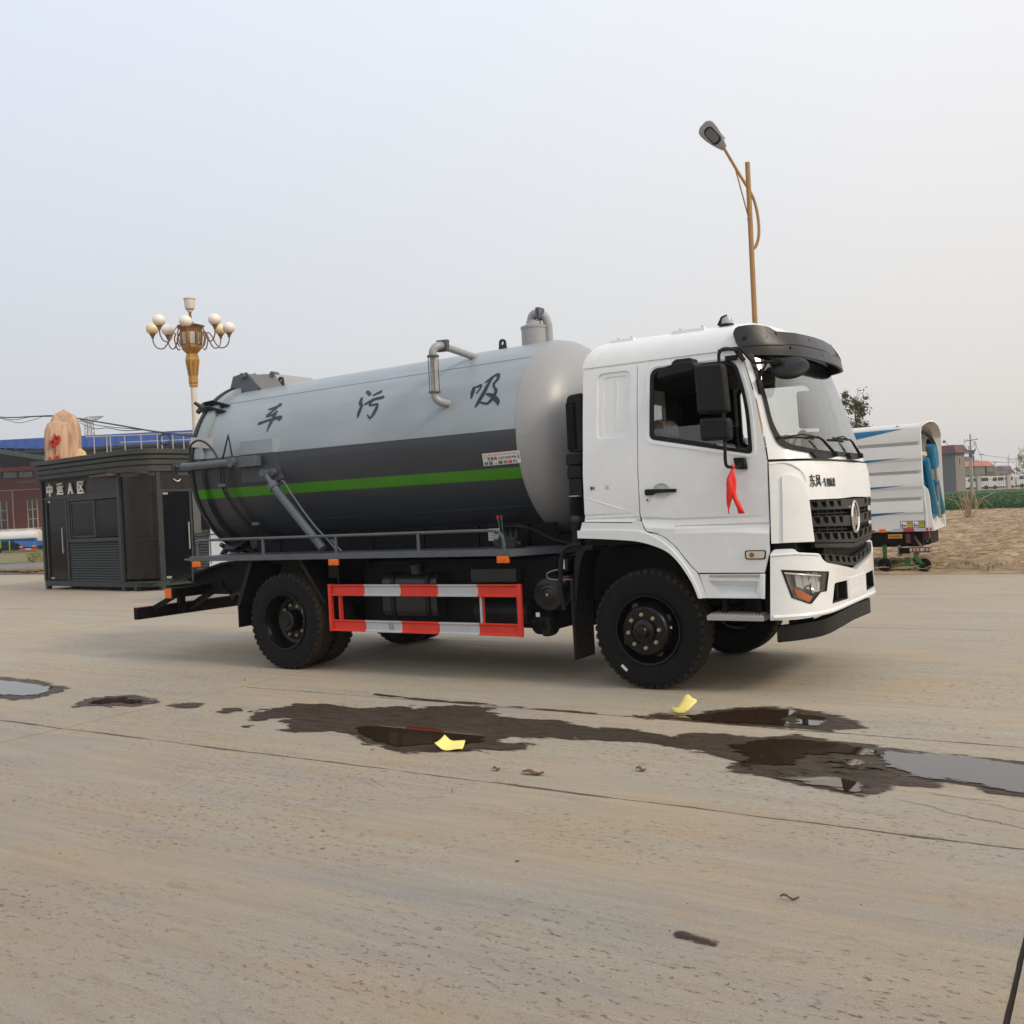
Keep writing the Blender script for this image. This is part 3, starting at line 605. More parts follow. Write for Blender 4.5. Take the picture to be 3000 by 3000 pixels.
mb.strip(rows); tank = mb.build('tank', BAND, truck, ang=50)
mb = MB(); rows = []
for i in range(12):
    a = math.pi / 2 * i / 11; rows.append(ring(-5.80 - .30 * math.sin(a), max(.002, 1.02 * math.cos(a) ** .8)))
mb.strip(rows[::-1]); rear_door = mb.build('rear_door', BAND, truck, ang=50)
for x0, x1, r1 in ((-5.745, -5.625, 1.055), (-5.80, -5.755, 1.075)):
    MB().strip([ring(x0, TR - .02), ring(x0, r1), ring(x1, r1), ring(x1, TR - .02)]).build('flange', BAND if r1 < 1.06 else GREYD, truck, ang=30)
for th in (50.5, -42.5, -57):   # longitudinal weld seams
    MB().tube([tp(x, th, 0) for x in np.linspace(-5.6, -1.33, 12)], .0055, 5).build('weld_seam', BAND, truck)
MB().tube([tp(-1.325, th, -.002) for th in range(-90, 271, 6)], .006, 5).build('weld_seam', BAND, truck)
# lettering painted in brush strokes
def stroke(mb, pts, k):
    P = [(p[0], R(p[1]) * TR, p[2] * k * .5) for p in pts]; S = smoothpath(P, 5) if len(P) > 2 else [Vector(P[0]), Vector(P[0]).lerp(Vector(P[1]), .5), Vector(P[1])]
    a, b_ = [], []; stroke.n += .0005
    for i, p in enumerate(S):
        d = S[min(i + 1, len(S) - 1)] - S[max(i - 1, 0)]; d = Vector((d.x, d.y)).normalized() if d.length else Vector((1, 0)); n = Vector((-d.y, d.x)) * max(.003, p.z)
        a.append(TL(p.x + n.x, p.y + n.y, stroke.n)); b_.append(TL(p.x - n.x, p.y - n.y, stroke.n))
    # rounded ends
    for E_, S0, S1 in ((0, S[0], S[1]), (-1, S[-1], S[-2])):
        d = Vector((S0.x - S1.x, S0.y - S1.y)); d = d.normalized() * max(.003, S0.z) * .8; q = TL(S0.x + d.x, S0.y + d.y, stroke.n)
        mb.add([a[E_], b_[E_], q], [(0, 1, 2)])
    mb.strip([a, b_])
CHE = [[(-4.74,37.3,14),(-4.64,38.5,22),(-4.58,40.3,26)],[(-4.6,41.1,22),(-4.64,36.6,20),(-4.71,33.0,16),(-4.72,31.5,20)],[(-4.71,31.5,12),(-4.63,32.4,18),(-4.59,34.1,18),(-4.59,35.1,8)],[(-4.81,26.5,20),(-4.71,27.7,16),(-4.6,28.8,16),(-4.49,29.0,26),(-4.49,26.9,14)],[(-4.59,34.6,16),(-4.6,30.2,24),(-4.62,24.8,20),(-4.64,19.7,5)]]
WU = [[(-3.31,40.5,22),(-3.24,37.3,24)],[(-3.19,36.4,14),(-3.1,38.6,24)],[(-3.34,35.2,22),(-3.33,31.3,22),(-3.3,29.3,20),(-3.31,24.2,22),(-3.31,21.3,8)],[(-3.29,29.2,6),(-3.31,22.1,6)],[(-3.26,29.9,14),(-3.16,32.8,18),(-3.03,33.6,20)],[(-3.16,32.8,14),(-3.19,29.4,14),(-3.15,28.7,12),(-3.08,28.6,16),(-3.09,23.6,22),(-3.13,19.4,8)],[(-3.18,22.1,8),(-3.14,19.8,12)]]
XI = [[(-1.87,31.2,20),(-1.87,27.8,26),(-1.87,24.2,12)],[(-1.87,30.7,8),(-1.82,31.6,16),(-1.79,32.0,16),(-1.79,29.6,12),(-1.82,27.0,12)],[(-1.75,33.6,10),(-1.69,36.7,18),(-1.63,38.5,22),(-1.61,35.0,22),(-1.64,31.8,18),(-1.62,29.1,14),(-1.59,26.5,22),(-1.62,21.7,22),(-1.67,19.4,16),(-1.75,20.7,10)],[(-1.68,36.1,20),(-1.7,33.2,22),(-1.73,26.7,26),(-1.77,21.5,24),(-1.8,18.2,12)],[(-1.7,25.7,10),(-1.63,24.0,26),(-1.55,20.1,30),(-1.54,17.4,6)]]
for S_, k in ((CHE, .00205), (WU, .00185), (XI, .00165)):
    mb = MB(); stroke.n = .003
    for s in S_: stroke(mb, s, k)
    mb.build('lettering', INK, tank, smooth=False, fixn=False)
# advertising sticker
SB = (-1.725, R(-15.5), -1.30, R(-8.6))
def SK(x, v, off):   # sticker coordinates, slightly slanted
    return TL(SB[0] + (SB[2] - SB[0]) * x, SB[1] + (SB[3] - SB[1]) * v, off)
stick = sheet('sticker', [(0, 0), (1, 0), (1, 1), (0, 1)], [], SK, WSTICK, tank, us=[.1 * i for i in range(1, 10)], thick=.002, off=.004, smooth=False)
text_on('sticker_text', '吸污车 清洗吸污车 吸粪车 洒水车 垃圾车 专用车厂家直销', (.03, .74, .90, .93), SK, REDINK, stick, off=.006)
text_on('sticker_text', '厂家直销:15853003990', (.03, .40, .90, .70), SK, BLKINK, stick, off=.006, bold=.01)
text_on('sticker_text', '厂\n家\n直\n销', (.93, .34, .98, .94), SK, BLKINK, stick, off=.006)
for i in range(7):
    x0 = .03 + i * .127; c_ = [(.05, .05, .055), (.02, .025, .03), (.25, .26, .28), (.03, .03, .03), (.06, .07, .06), (.22, .03, .02), (.08, .09, .1)][i]
    pm_ = mat('sticker_picture_%s' % 'abcdefg'[i], c_, .5, col2=tuple(min(1, v * 4 + .15) for v in c_), vs_=26)
    sheet('sticker_picture', [(x0, .05), (x0 + .105, .05), (x0 + .105, .33), (x0, .33)], [], SK, pm_, stick, thick=.001, off=.006, smooth=False)
# reinforcing box with brackets on the tank side
def tbox(name, x0, x1, t0, t1, off, m=BAND, parent=truck, n=8, taper=0):
    rows = []; ths = np.linspace(t0, t1, n + 1)
    mb = MB(); A = [tp(x0, t, off) for t in ths]; B = [tp(x1, t, off) for t in ths]; A0 = [tp(x0, t, -.01) for t in ths]; B0 = [tp(x1 + taper, t, -.01) for t in ths]
    mb.strip([A0, A, B, B0])
    mb.add([A0[0], A[0], B[0], B0[0]], [(0, 1, 2, 3)]); mb.add([A0[-1], A[-1], B[-1], B0[-1]], [(3, 2, 1, 0)])
    return mb.build(name, m, parent, ang=25)
def flatbox(name, x0, x1, y0, y1, z0, z1, m, parent=truck, bevel=.006): return MB().box(x0, x1, y0, y1, z0, z1).build(name, m, parent, bevel=bevel)
MB().prism([(-4.985, 2.05), (-4.475, 2.04), (-4.475, 2.525), (-4.985, 2.525)], 'xz', -1.03, -.9).build('reinforcing_box', BAND, truck, bevel=.004)
MB().add([(-4.475, -1.03, 2.04), (-4.475, -1.03, 2.525), (-4.37, -.965, 2.51), (-4.37, -.985, 2.07), (-4.475, -.9, 2.04), (-4.475, -.9, 2.525), (-4.37, -.9, 2.51), (-4.37, -.9, 2.07)],
         [(0, 1, 2, 3), (0, 4, 5, 1), (1, 5, 6, 2), (3, 2, 6, 7), (0, 3, 7, 4), (4, 7, 6, 5)]).build('box_edge_plate', BAND, truck, smooth=False)
flatbox('cylinder_bracket', -5.0, -4.665, -1.12, -1.02, 2.222, 2.34, GREYP)
# door cylinder lying along the tank, lifting cylinder, hoses
hc = MB().tube([(-5.86, -1.12, 2.285), (-5.02, -1.12, 2.285)], .045, 16).build('door_cylinder', GREYP, truck)
MB().cyl((-5.02, -1.165, 2.285), (-5.02, -1.075, 2.285), .055, seg=16).build('pivot', GREYP, hc)
MB().tube([(-5.98, -1.12, 2.285), (-5.84, -1.12, 2.285)], [.028, .028], 12).build('piston_rod', GREYD, hc)
MB().cyl((-5.985, -1.16, 2.285), (-5.985, -1.08, 2.285), .038, seg=14).build('pivot', GREYD, hc)
for z in (2.20, 2.33): MB().box(-5.97, -5.80, -1.10, -.98, z, z + .025).build('pivot_bracket', GREYP, hc)
lc = MB().tube([(-4.40, -1.12, 1.985), (-3.70, -1.14, 1.285)], .047, 18).build('lifting_cylinder', GREYP, truck)
MB().tube([(-4.54, -1.10, 2.125), (-4.40, -1.12, 1.985)], .028, 12).build('piston_rod', GREYP, lc)
MB().tube([(-4.425, -1.118, 2.01), (-4.375, -1.121, 1.96)], .058, 18).build('gland', GREYP, lc)
MB().cyl((-4.55, -1.14, 2.135), (-4.55, -1.03, 2.135), .042, seg=14).cyl((-4.47, -1.08, 2.14), (-4.47, -1.03, 2.14), .045, seg=14).build('pivot', GREYP, lc)
MB().tube(smoothpath([(-4.32, -1.09, 2.0), (-4.25, -1.12, 2.03), (-4.12, -1.13, 1.88), (-3.97, -1.13, 1.70), (-3.80, -1.13, 1.52), (-3.62, -1.15, 1.38), (-3.50, -1.15, 1.26)]), .010, 8).build('hydraulic_hose', GREYP, truck)
MB().tube([(-3.62, -1.10, 1.38), (-3.46, -1.12, 1.25)], .010, 8).build('hydraulic_hose', GREYP, truck)
MB().tube(smoothpath([(-5.75, -1.08, 2.33), (-5.75, -1.10, 2.44), (-5.70, -1.12, 2.53), (-5.57, -1.13, 2.575), (-5.44, -1.12, 2.535), (-5.33, -1.10, 2.42), (-5.28, -1.09, 2.31)]), .013, 8).build('hydraulic_hose', GREYD, truck)
MB().tube([(-5.205, -1.10, 2.33), (-5.09, -1.10, 2.60), (-5.05, -1.09, 2.33)], .011, 8).build('hydraulic_hose', GREYD, truck)
for dx in (0, .045):
    MB().tube(smoothpath([(-5.27 + dx, -1.07, 2.30), (-5.285 + dx, -1.06, 2.05), (-5.25 + dx, -1.0, 1.87), (-5.19 + dx, -.86, 1.65), (-5.10 + dx, -.68, 1.48), (-5.03 + dx, -.55, 1.36)]), .012, 8).build('hydraulic_hose', GREYD, truck)
for q in ((-5.26, -1.07, 2.04), (-5.06, -.78, 1.58)): MB().box(q[0] - .05, q[0] + .07, q[1] - .02, q[1] + .02, q[2] - .018, q[2] + .018).build('hose_clip', GREYP, truck)
# hinge and lugs on top of the tank
for y in (-.36, -.22, .22, .36): MB().prism([(-5.83, 3.23), (-5.76, 3.40), (-5.53, 3.43), (-5.32, 3.20), (-5.5, 3.17), (-5.75, 3.14)], 'xz', y - .010, y + .010).build('hinge_plate', GREYP, truck, smooth=False)
MB().cyl((-5.56, -.42, 3.385), (-5.56, .42, 3.385), .035, seg=16).build('hinge_pin', GREYP, truck)
MB().add([(-5.53, -.35, 3.40), (-5.10, -.33, 3.37), (-4.95, -.33, 3.19), (-5.3, -.35, 3.19), (-5.53, .35, 3.40), (-5.10, .33, 3.37), (-4.95, .33, 3.19), (-5.3, .35, 3.19)],
         [(0, 1, 2, 3), (4, 7, 6, 5), (0, 4, 5, 1), (1, 5, 6, 2), (2, 6, 7, 3), (3, 7, 4, 0)]).build('hinge_box', SILV, truck, bevel=.006)
MB().cyl((-5.13, -.34, 3.36), (-5.13, -.25, 3.36), .04, seg=14).build('hinge_cap', GREYP, truck)
def eye(x, y, z, h=.105, wd=.09):
    out = rp([(x - wd / 2 * 1.15, z - .06), (x + wd / 2 * 1.15, z - .06), (x + wd / 2 * .8, z + h, .045), (x - wd / 2 * .8, z + h, .045)], 6)
    hole = [(x + .017 * math.cos(a * math.pi / 5), z + h - .043 + .022 * math.sin(a * math.pi / 5)) for a in range(10)]
    sheet('lifting_lug', out, [hole], lambda u, v, o: (u, y - o, v), GREYD, truck, thick=.022, smooth=False)
eye(-5.0, -.33, 3.215); eye(-1.995, -.10, 3.30)
eye(-5.0, .33, 3.215); eye(-1.995, .35, 3.24)
# door clamps along the rear flange
for th, L_ in ((44, 1), (17, 0), (-62, 1), (110, 1), (140, 1), (180, 1), (215, 1)):
    a = R(th); c = lambda x, r_2, dd=0: (x, -(r_2) * math.cos(a) - dd * math.sin(a), zc(x) + r_2 * math.sin(a) - dd * math.cos(a))
    mb = MB()
    if L_:
        for dd in (-.05, .05):
            p = [c(-5.86, 1.02, dd), c(-5.85, 1.12, dd), c(-5.68, 1.13, dd), c(-5.46, 1.015, dd), c(-5.62, .98, dd)]; q = [(x, y - .010 * math.sin(a), z - .010 * math.cos(a)) for x, y, z in p]
            mb.add(p + q, [(0, 1, 2, 3, 4), (9, 8, 7, 6, 5)] + [(i, i + 5, (i + 1) % 5 + 5, (i + 1) % 5) for i in range(5)])
        clamp = mb.build('door_clamp', GREYD, truck, smooth=False)
        MB().tube([c(-5.84, 1.02), c(-5.88, 1.10), c(-5.93, 1.17)], [.032, .028, .018], 8).tube([c(-5.90, 1.07, -.07), c(-5.90, 1.07, .07)], .03, 10).build('clamp_bolt', GREYD, clamp)
    else:
        p = [c(-5.80, 1.095, -.06), c(-5.80, 1.095, .06), c(-5.50, 1.01, .08), c(-5.50, 1.01, -.05)]; q = [(x, y + .03 * math.cos(a), z - .03 * math.sin(a)) for x, y, z in p]
        clamp = mb.add(p + q, [(0, 1, 2, 3), (7, 6, 5, 4)] + [(i, i + 4, (i + 1) % 4 + 4, (i + 1) % 4) for i in range(4)]).build('door_clamp', SILV, truck, smooth=False)
# sight pipe with elbows, flange joint and feed pipe
sp = MB().tube([(-2.205, -1.055, 3.145), (-2.205, -1.055, 2.80)], .034, 18).build('sight_glass', mat('murky_glass_tube', (.20, .19, .18), .25, col2=(.42, .40, .37), vs_=9, stretch=(3, 3, 1)), truck)
for z in (3.15, 2.795): MB().cyl((-2.205, -1.055, z - .008), (-2.205, -1.055, z + .008), .060, seg=20).build('pipe_flange', GREYP, sp)
for a in (40, 130, 220, 310): MB().cyl((-2.205 + .048 * math.cos(R(a)), -1.055 + .048 * math.sin(R(a)), 2.79), (-2.205 + .048 * math.cos(R(a)), -1.055 + .048 * math.sin(R(a)), 3.155), .005, seg=6).build('tie_rod', GREYP, sp)
MB().tube(smoothpath([(-2.205, -1.055, 3.15), (-2.205, -1.052, 3.20), (-2.185, -1.02, 3.245), (-2.17, -.96, 3.26)], 5), .040, 18).build('pipe_elbow', SILV, truck)
MB().tube(smoothpath([(-2.205, -1.055, 2.79), (-2.20, -1.05, 2.74), (-2.17, -1.02, 2.70), (-2.15, -.93, 2.685), (-2.15, -.88, 2.685)], 5), .040, 18).build('pipe_elbow', SILV, truck)
MB().tube([(-2.17, -.985, 3.262), (-2.165, -.93, 3.258), (-2.12, -.40, 3.19)], .036, 18).build('feed_pipe', SILV, truck)
MB().prism([(-2.235, 3.205), (-2.105, 3.20), (-2.10, 3.315), (-2.23, 3.32)], 'xz', -.955, -.935).prism([(-2.235, 3.205), (-2.105, 3.20), (-2.10, 3.315), (-2.23, 3.32)], 'xz', -.930, -.912).build('square_flange', GREYP, truck, bevel=.003)
# breather tower
bt = MB().lathe([(.0, 3.20), (.135, 3.20), (.135, 3.475), (.142, 3.477), (.142, 3.50), (.128, 3.505), (.10, 3.515), (.085, 3.53), (.078, 3.56), (0, 3.57)], (-1.655, 0, 0), 'z', 32).build('breather_tower', SILV, truck, ang=30)
MB().tube(smoothpath([(-1.675, 0, 3.54), (-1.675, 0, 3.59), (-1.645, 0, 3.625), (-1.59, 0, 3.63)], 6), .050, 16).build('elbow', SILV, bt)
MB().box(-1.597, -1.578, -.06, .06, 3.565, 3.685).box(-1.572, -1.553, -.06, .06, 3.565, 3.685).build('square_flange', GREYP, bt, bevel=.003)
MB().tube([(-1.555, .02, 3.62), (-1.530, .04, 3.57), (-1.518, .06, 3.50), (-1.515, .06, 3.30)], .045, 14).build('down_pipe', SILV, bt)
# ---- deck beside the tank with railing
def xy_plate(name, poly, z0, z1, m, parent=truck, bevel=.003): return MB().prism(poly, 'xy', z0, z1).build(name, m, parent, bevel=bevel)
for s in (-1, 1):
    F = lambda pts: [(x, s * y) for x, y in pts]
    deck = xy_plate('deck', F([(-5.62, 1.24), (-1.29, 1.24), (-1.29, .50), (-5.62, .50)]), 1.228, 1.235, GREYP)
    MB().box(-5.625, -1.285, s * 1.243, s * 1.285, 1.183, 1.240).build('deck_edge', GREYP, deck, bevel=.002)
    MB().prism([(-1.283, s * 1.285), (-1.283, s * 1.243), (-.86, s * .5), (-.82, s * .54)], 'xy', 1.175, 1.238).build('deck_edge', GREYP, deck)
    xy_plate('deck_plate', F([(-1.283, 1.24), (-.87, .50), (-1.283, .50)]), 1.225, 1.233, GREYP, deck)
    rail = MB().tube(smoothpath([(-5.545, s * 1.22, 1.235), (-5.548, s * 1.22, 1.34), (-5.52, s * 1.22, 1.395), (-5.44, s * 1.22, 1.42), (-4.0, s * 1.22, 1.42), (-2.5, s * 1.22, 1.42), (-1.55, s * 1.22, 1.418), (-1.43, s * 1.22, 1.395), (-1.385, s * 1.22, 1.34), (-1.378, s * 1.22, 1.235)], 5), .0155, 10).build('deck_rail', GREYP, truck)
    for x in (-4.498, -3.443, -2.37): MB().cyl((x, s * 1.22, 1.235), (x, s * 1.22, 1.415), .018, seg=10).build('rail_post', GREYP, rail)
    for x in (-5.509, -3.428, -1.356):
        ml = MB().box(x - .06, x + .06, s * 1.262, s * 1.30, 1.118, 1.182).build('marker_lamp', AMB, truck, bevel=.004)
        MB().cyl((x, s * 1.298, 1.15), (x, s * 1.312, 1.15), .022, seg=14).build('lens', AMB, ml)
MB().cyl((-5.80, -1.2, 1.20), (-5.62, -1.2, 1.20), .012, seg=8).build('deck_stub_pipe', GREYP, truck)
MB().tube([(-5.68, -1.19, 1.20), (-5.80, -1.10, .95)], .012, 8).build('deck_stub_pipe', GREYP, truck)
MB().box(-5.3, -1.2, -.55, -.5, 1.10, 1.46).box(-5.3, -1.2, .5, .55, 1.10, 1.46).box(-5.3, -1.2, -.5, .5, 1.12, 1.34).build('tank_cradle', BLK, truck, bevel=.004)
for x in (-4.9, -4.2, -3.5, -2.8, -2.1, -1.5): MB().box(x - .006, x + .006, -.565, -.55, 1.24, 1.46).build('cradle_rib', BLK, truck)
pl_ = MB().box(-1.975, -1.83, -.568, -.556, 1.30, 1.42).build('maker_plate', WSTICK, truck)
for i in range(6): MB().box(-1.965, -1.84 - .02 * (i % 2), -.5705, -.569, 1.400 - i * .017, 1.406 - i * .017).build('plate_line', BLKINK, pl_)
MB().box(-1.90, -1.87, -.5705, -.569, 1.365, 1.385).build('plate_mark', BLKINK, pl_)
# valve block with levers and hoses at the front of the deck
vb = MB().box(-1.72, -1.48, -.86, -.66, 1.235, 1.285).box(-1.70, -1.50, -.82, -.70, 1.28, 1.34).build('valve_block', GREYD, truck, bevel=.006)
for i, x in enumerate((-1.69, -1.63, -1.57, -1.51)): MB().cyl((x, -.78, 1.30), (x, -.78, 1.375), .020, seg=10).cyl((x, -.78, 1.375), (x, -.78, 1.40), .013, seg=8).build('hose_fitting', GREYD, vb)
for x, z in ((-1.76, 1.29), (-1.50, 1.27)): MB().cyl((x, -.80, z), (x + .06, -.80, z), .029, seg=12).build('valve_cap', GREYD, vb)
for x, xt, c in ((-1.67, -1.688, REDINK), (-1.645, -1.648, mat('dull_red_knob', (.20, .06, .05), .5))):
    lv = MB().tube([(x, -.80, 1.33), (xt, -.82, 1.52)], .006, 8).build('lever', mat('green_lever', (.06, .18, .10), .5), vb)
    MB().cyl((xt, -.82, 1.515), (xt, -.82, 1.555), .012, seg=10).build('lever_knob', c, truck)
for i in range(4):
    MB().tube(smoothpath([(-1.69 + i * .06, -.78, 1.39), (-1.67 + i * .06, -.79, 1.43 + .006 * i), (-1.50 + i * .03, -.80, 1.44), (-1.30 + i * .02, -.80, 1.40 - i * .01), (-1.12, -.78 + i * .02, 1.31 - i * .012), (-.85, -.72 + i * .02, 1.24 - i * .01), (-.65, -.6, 1.22)]), .012, 8).build('hydraulic_hose', BLKP, truck)
# struts under the tank at the back
MB().tube([(-6.0, -.45, 1.22), (-5.72, -.42, 1.42)], .03, 10).build('prop_rod', GREYP, truck)
MB().tube([(-5.78, -.44, 1.39), (-5.40, -.40, 1.52)], .022, 10).cyl((-5.58, -.5, 1.40), (-5.58, -.32, 1.40), .055, seg=12).build('prop_knuckle', GREYD, truck)
MB().prism([(-5.50, 1.52), (-5.36, 1.55), (-5.30, 1.30), (-5.42, 1.26)], 'xz', -.52, -.40).build('lock_arm', GREYD, truck, bevel=.01)
MB().tube([(-5.72, -.38, 1.66), (-5.70, -.38, 1.40), (-5.62, -.38, 1.30)], .04, 10).build('drain_pipe', BLKP, truck)
# ---- chassis
CH = MB()
for s in (-1, 1):
    CH.prism([(-6.72, .915), (-5.9, 1.12), (-5.0, 1.15), (1.0, 1.10), (1.0, .86), (-4.9, .80), (-5.88, .77), (-6.50, .85)], 'xz', s * .46, s * .38)
    CH.prism([(-6.80, .905), (-5.85, 1.13), (-5.2, 1.17), (-5.2, 1.14), (-5.85, 1.10), (-6.80, .88)], 'xz', s * .62, s * .30)
for x in (-5.8, -4.9, -3.6, -2.2, -.9, .6): CH.box(x - .06, x + .06, -.38, .38, .84, 1.05)
CH.build('chassis_frame', BLK, truck, bevel=.004)
MB().box(-3.35, -1.0, -.92, .0, .47, 1.15).box(-3.35, -1.0, .0, .92, .47, 1.15).box(-3.3, -.9, -.38, .38, .44, 1.12).build('underbody_blocker', BLK, truck, bevel=.02)  # added filler boxes, lowered and widened to block light under the truck
MB().box(-.75, 1.05, -.70, .70, .70, 1.24).build('engine_block', BLK, truck, bevel=.03)
MB().box(-5.2, -3.2, -1.0, 1.0, 1.12, 1.178).build('wheel_cover_plate', BLK, truck)
MB().cyl((-4.21, -1.0, .515), (-4.21, 1.0, .515), .11, seg=16).lathe([(.0, -.2), (.2, -.12), (.24, 0), (.2, .12), (0, .2)], (-4.21, 0, .515), 'y', 20).build('rear_axle', BLK, truck)
MB().cyl((0, -1.0, .48), (0, 1.0, .48), .07, seg=12).build('front_axle', BLK, truck)
for s in (-1, 1):
    MB().tube(smoothpath([(-5.0, s * .5, .85), (-4.6, s * .5, .70), (-4.21, s * .5, .66), (-3.8, s * .5, .70), (-3.4, s * .5, .85)]), .05, 8).build('leaf_spring', BLK, truck)
    MB().tube(smoothpath([(-.8, s * .45, .80), (-.4, s * .45, .62), (0, s * .45, .58), (.4, s * .45, .62), (.9, s * .45, .78)]), .045, 8).build('leaf_spring', BLK, truck)
MB().prism([(.75, .95), (1.05, .85), (1.0, .60), (.88, .55), (.70, .62)], 'xz', -.75, -.55).build('steering_gear', BLK, truck, bevel=.02)
# rear light bar and underrun bar
lb = MB().box(-6.30, -6.22, -1.04, 1.04, .735, .85).build('light_bar', BLK, truck, bevel=.004)
MB().box(-6.26, -5.75, -.60, -.56, .74, .80).box(-6.26, -5.75, .56, .60, .74, .80).build('light_bar_arm', BLK, lb)
for s in (-1, 1):
    ll = MB().box(-6.325, -6.19, s * 1.045, s * 1.09, .728, .862).build('tail_lamp', BLKP, truck, bevel=.005)
    MB().box(-6.315, -6.20, s * 1.092, s * 1.102, .738, .852).build('lens', AMB, ll, bevel=.004)
ub = MB().box(-6.75, -6.68, -1.22, 1.22, .485, .625).build('rear_underrun_bar', BLK, truck, bevel=.003)
MB().box(-6.752, -6.68, -1.22, 1.22, .627, .632).build('reflective_edge', mat('dull_red_tape', (.22, .03, .03), .5), ub)
for s in (-1, 1):
    MB().bar((-6.66, s * .45, .56), (-6.0, s * .45, .86), .07, .06).build('underrun_stay', BLK, ub); MB().bar((-6.66, s * 1.0, .60), (-6.22, s * .95, .79), .06, .05).build('underrun_stay', BLK, ub)
    MB().box(-6.67, -6.60, s * .56, s * .64, .50, .80).build('underrun_stay', BLK, ub)
for i in range(3): MB().tube(smoothpath([(-5.85, -.6 + i * .1, .80), (-5.7, -.62, .74 - i * .03), (-5.45, -.7, .78), (-5.2, -.6, .84)]), .009, 6).build('cable', BLKP, truck)
# rear wheel guards and flaps
for s in (-1, 1):
    MB().add([(-4.70, s * 1.2, 1.165), (-4.76, s * 1.2, 1.165), (-4.985, s * 1.2, .675), (-4.93, s * 1.2, .675), (-4.70, s * .72, 1.165), (-4.76, s * .72, 1.165), (-4.985, s * .72, .675), (-4.93, s * .72, .675)],
             [(0, 1, 2, 3), (4, 7, 6, 5), (0, 3, 7, 4), (1, 5, 6, 2), (2, 6, 7, 3), (0, 4, 5, 1)]).build('mudguard', BLKP, truck, smooth=False)
    MB().box(-4.975, -4.96, s * 1.19, s * .74, .43, .70).build('mud_flap', BLKP, truck)
    MB().add([(-4.01, s * 1.2, 1.165), (-3.96, s * 1.2, 1.165), (-3.635, s * 1.2, .715), (-3.675, s * 1.2, .715), (-4.01, s * .72, 1.165), (-3.96, s * .72, 1.165), (-3.635, s * .72, .715), (-3.675, s * .72, .715)],
             [(0, 1, 2, 3), (4, 7, 6, 5), (0, 3, 7, 4), (1, 5, 6, 2), (2, 6, 7, 3), (0, 4, 5, 1)]).build('mudguard', BLKP, truck, smooth=False)
MB().box(-3.62, -3.50, -1.16, -1.10, .98, 1.17).build('lamp_bracket', BLK, truck)
MB().box(-3.465, -3.44, -1.20, -1.17, .90, 1.12).build('guard_hanger', BLK, truck)
# ---- side guards
XG = [-3.555, -3.114, -2.647, -2.184, -1.715, -1.279]
for s in (-1, 1):
    for z0, z1 in ((.795, .912), (.428, .545)):
        h = z1 - z0
        prof = [(1.17, z0), (1.205, z0), (1.205, z0 + .014), (1.188, z0 + .024), (1.188, z1 - .024), (1.205, z1 - .014), (1.205, z1), (1.17, z1)]
        for i in range(5):
            MB().prism([(s * y, z) for y, z in prof], 'yz', XG[i], XG[i + 1] - .001).build('guard_rail', RED if i % 2 == 0 else GWHITE, truck, smooth=False, bevel=.002)
    for x0, x1 in ((-3.600, -3.5565), (-1.2775, -1.234)): MB().box(x0, x1, s * 1.17, s * 1.208, .425, .915).build('guard_post', RED, truck, bevel=.003)
    MB().box(-3.49, -3.465, s * 1.15, s * 1.17, .54, .80).box(-3.455, -3.445, s * 1.15, s * 1.17, .54, .80).build('guard_post', RED, truck)
    MB().box(-1.715, -1.690, s * 1.15, s * 1.17, .54, .80).build('guard_post', GWHITE, truck); MB().box(-1.680, -1.668, s * 1.15, s * 1.17, .54, .80).build('guard_post', RED, truck)
mk = MB(); ky = -1.1885
for cx in (-2.80, -2.765): mk.tube([(cx + .012 * math.cos(a * .9), ky, .475 + .02 * math.sin(a * .9)) for a in range(8)], .0028, 5)
mk.tube([(-2.815, ky, .505), (-2.80, ky, .525), (-2.79, ky, .50)], .003, 5).tube([(-2.77, ky, .50), (-2.762, ky, .53)], .003, 5); mk.build('chalk_number', BLKINK, truck)
# ---- tanks and boxes behind the guard
ft_ = MB().prism(rp([(-.62, .575, .08), (-1.08, .575, .08), (-1.08, 1.0, .10), (-.62, 1.0, .05)], 5), 'yz', -2.97, -2.285).build('fuel_tank', mat('dull_black_tank', (.013, .014, .016), .35), truck, ang=40)
for x in (-2.86, -2.42): MB().prism(rp([(-.61, .57, .08), (-1.095, .57, .08), (-1.095, 1.01, .10), (-.61, 1.01, .05)], 5), 'yz', x, x + .05).build('tank_strap', BLKP, ft_, ang=40)
MB().cyl((-2.63, -.93, 1.0), (-2.63, -.94, 1.08), .06, seg=18).cyl((-2.63, -.94, 1.075), (-2.63, -.945, 1.10), .066, seg=18).build('filler_cap', mat('dull_cap', (.05, .05, .04), .5), ft_)
MB().box(-1.91, -1.39, -1.02, -.78, .915, 1.05).build('battery_box', mat('battery_box_plastic', (.022, .023, .025), .55), truck, bevel=.01)
MB().tube([(-1.88, -.95, .63), (-1.86, -.95, .63), (-1.27, -.95, .63), (-1.25, -.95, .63)], [.06, .115, .115, .06], 20).build('air_tank', BLKP, truck)
MB().tube([(-1.22, -.93, .53), (-1.19, -.95, .53), (-1.03, -.99, .53), (-1.00, -.99, .53)], [.06, .11, .11, .06], 20).build('air_tank', BLK, truck)
MB().box(-1.16, -1.12, -1.07, -1.06, .60, .64).build('tank_label', WSTICK, truck)
af = MB().lathe([(0, -.0), (.165, 0), (.168, -.02), (.160, -.12), (.15, -.135), (.10, -.14), (.095, -.134), (.088, -.14), (.062, -.142), (.058, -.136), (.052, -.142), (.03, -.144), (0, -.14)], (-1.06, -.86, .80), 'y', 40).build('air_filter_housing', mat('filter_black', (.012, .012, .013), .35), truck, ang=50)
MB().cyl((-1.06, -1.0, .80), (-1.06, -1.02, .80), .013, seg=10).build('wing_bolt', STEEL, af)
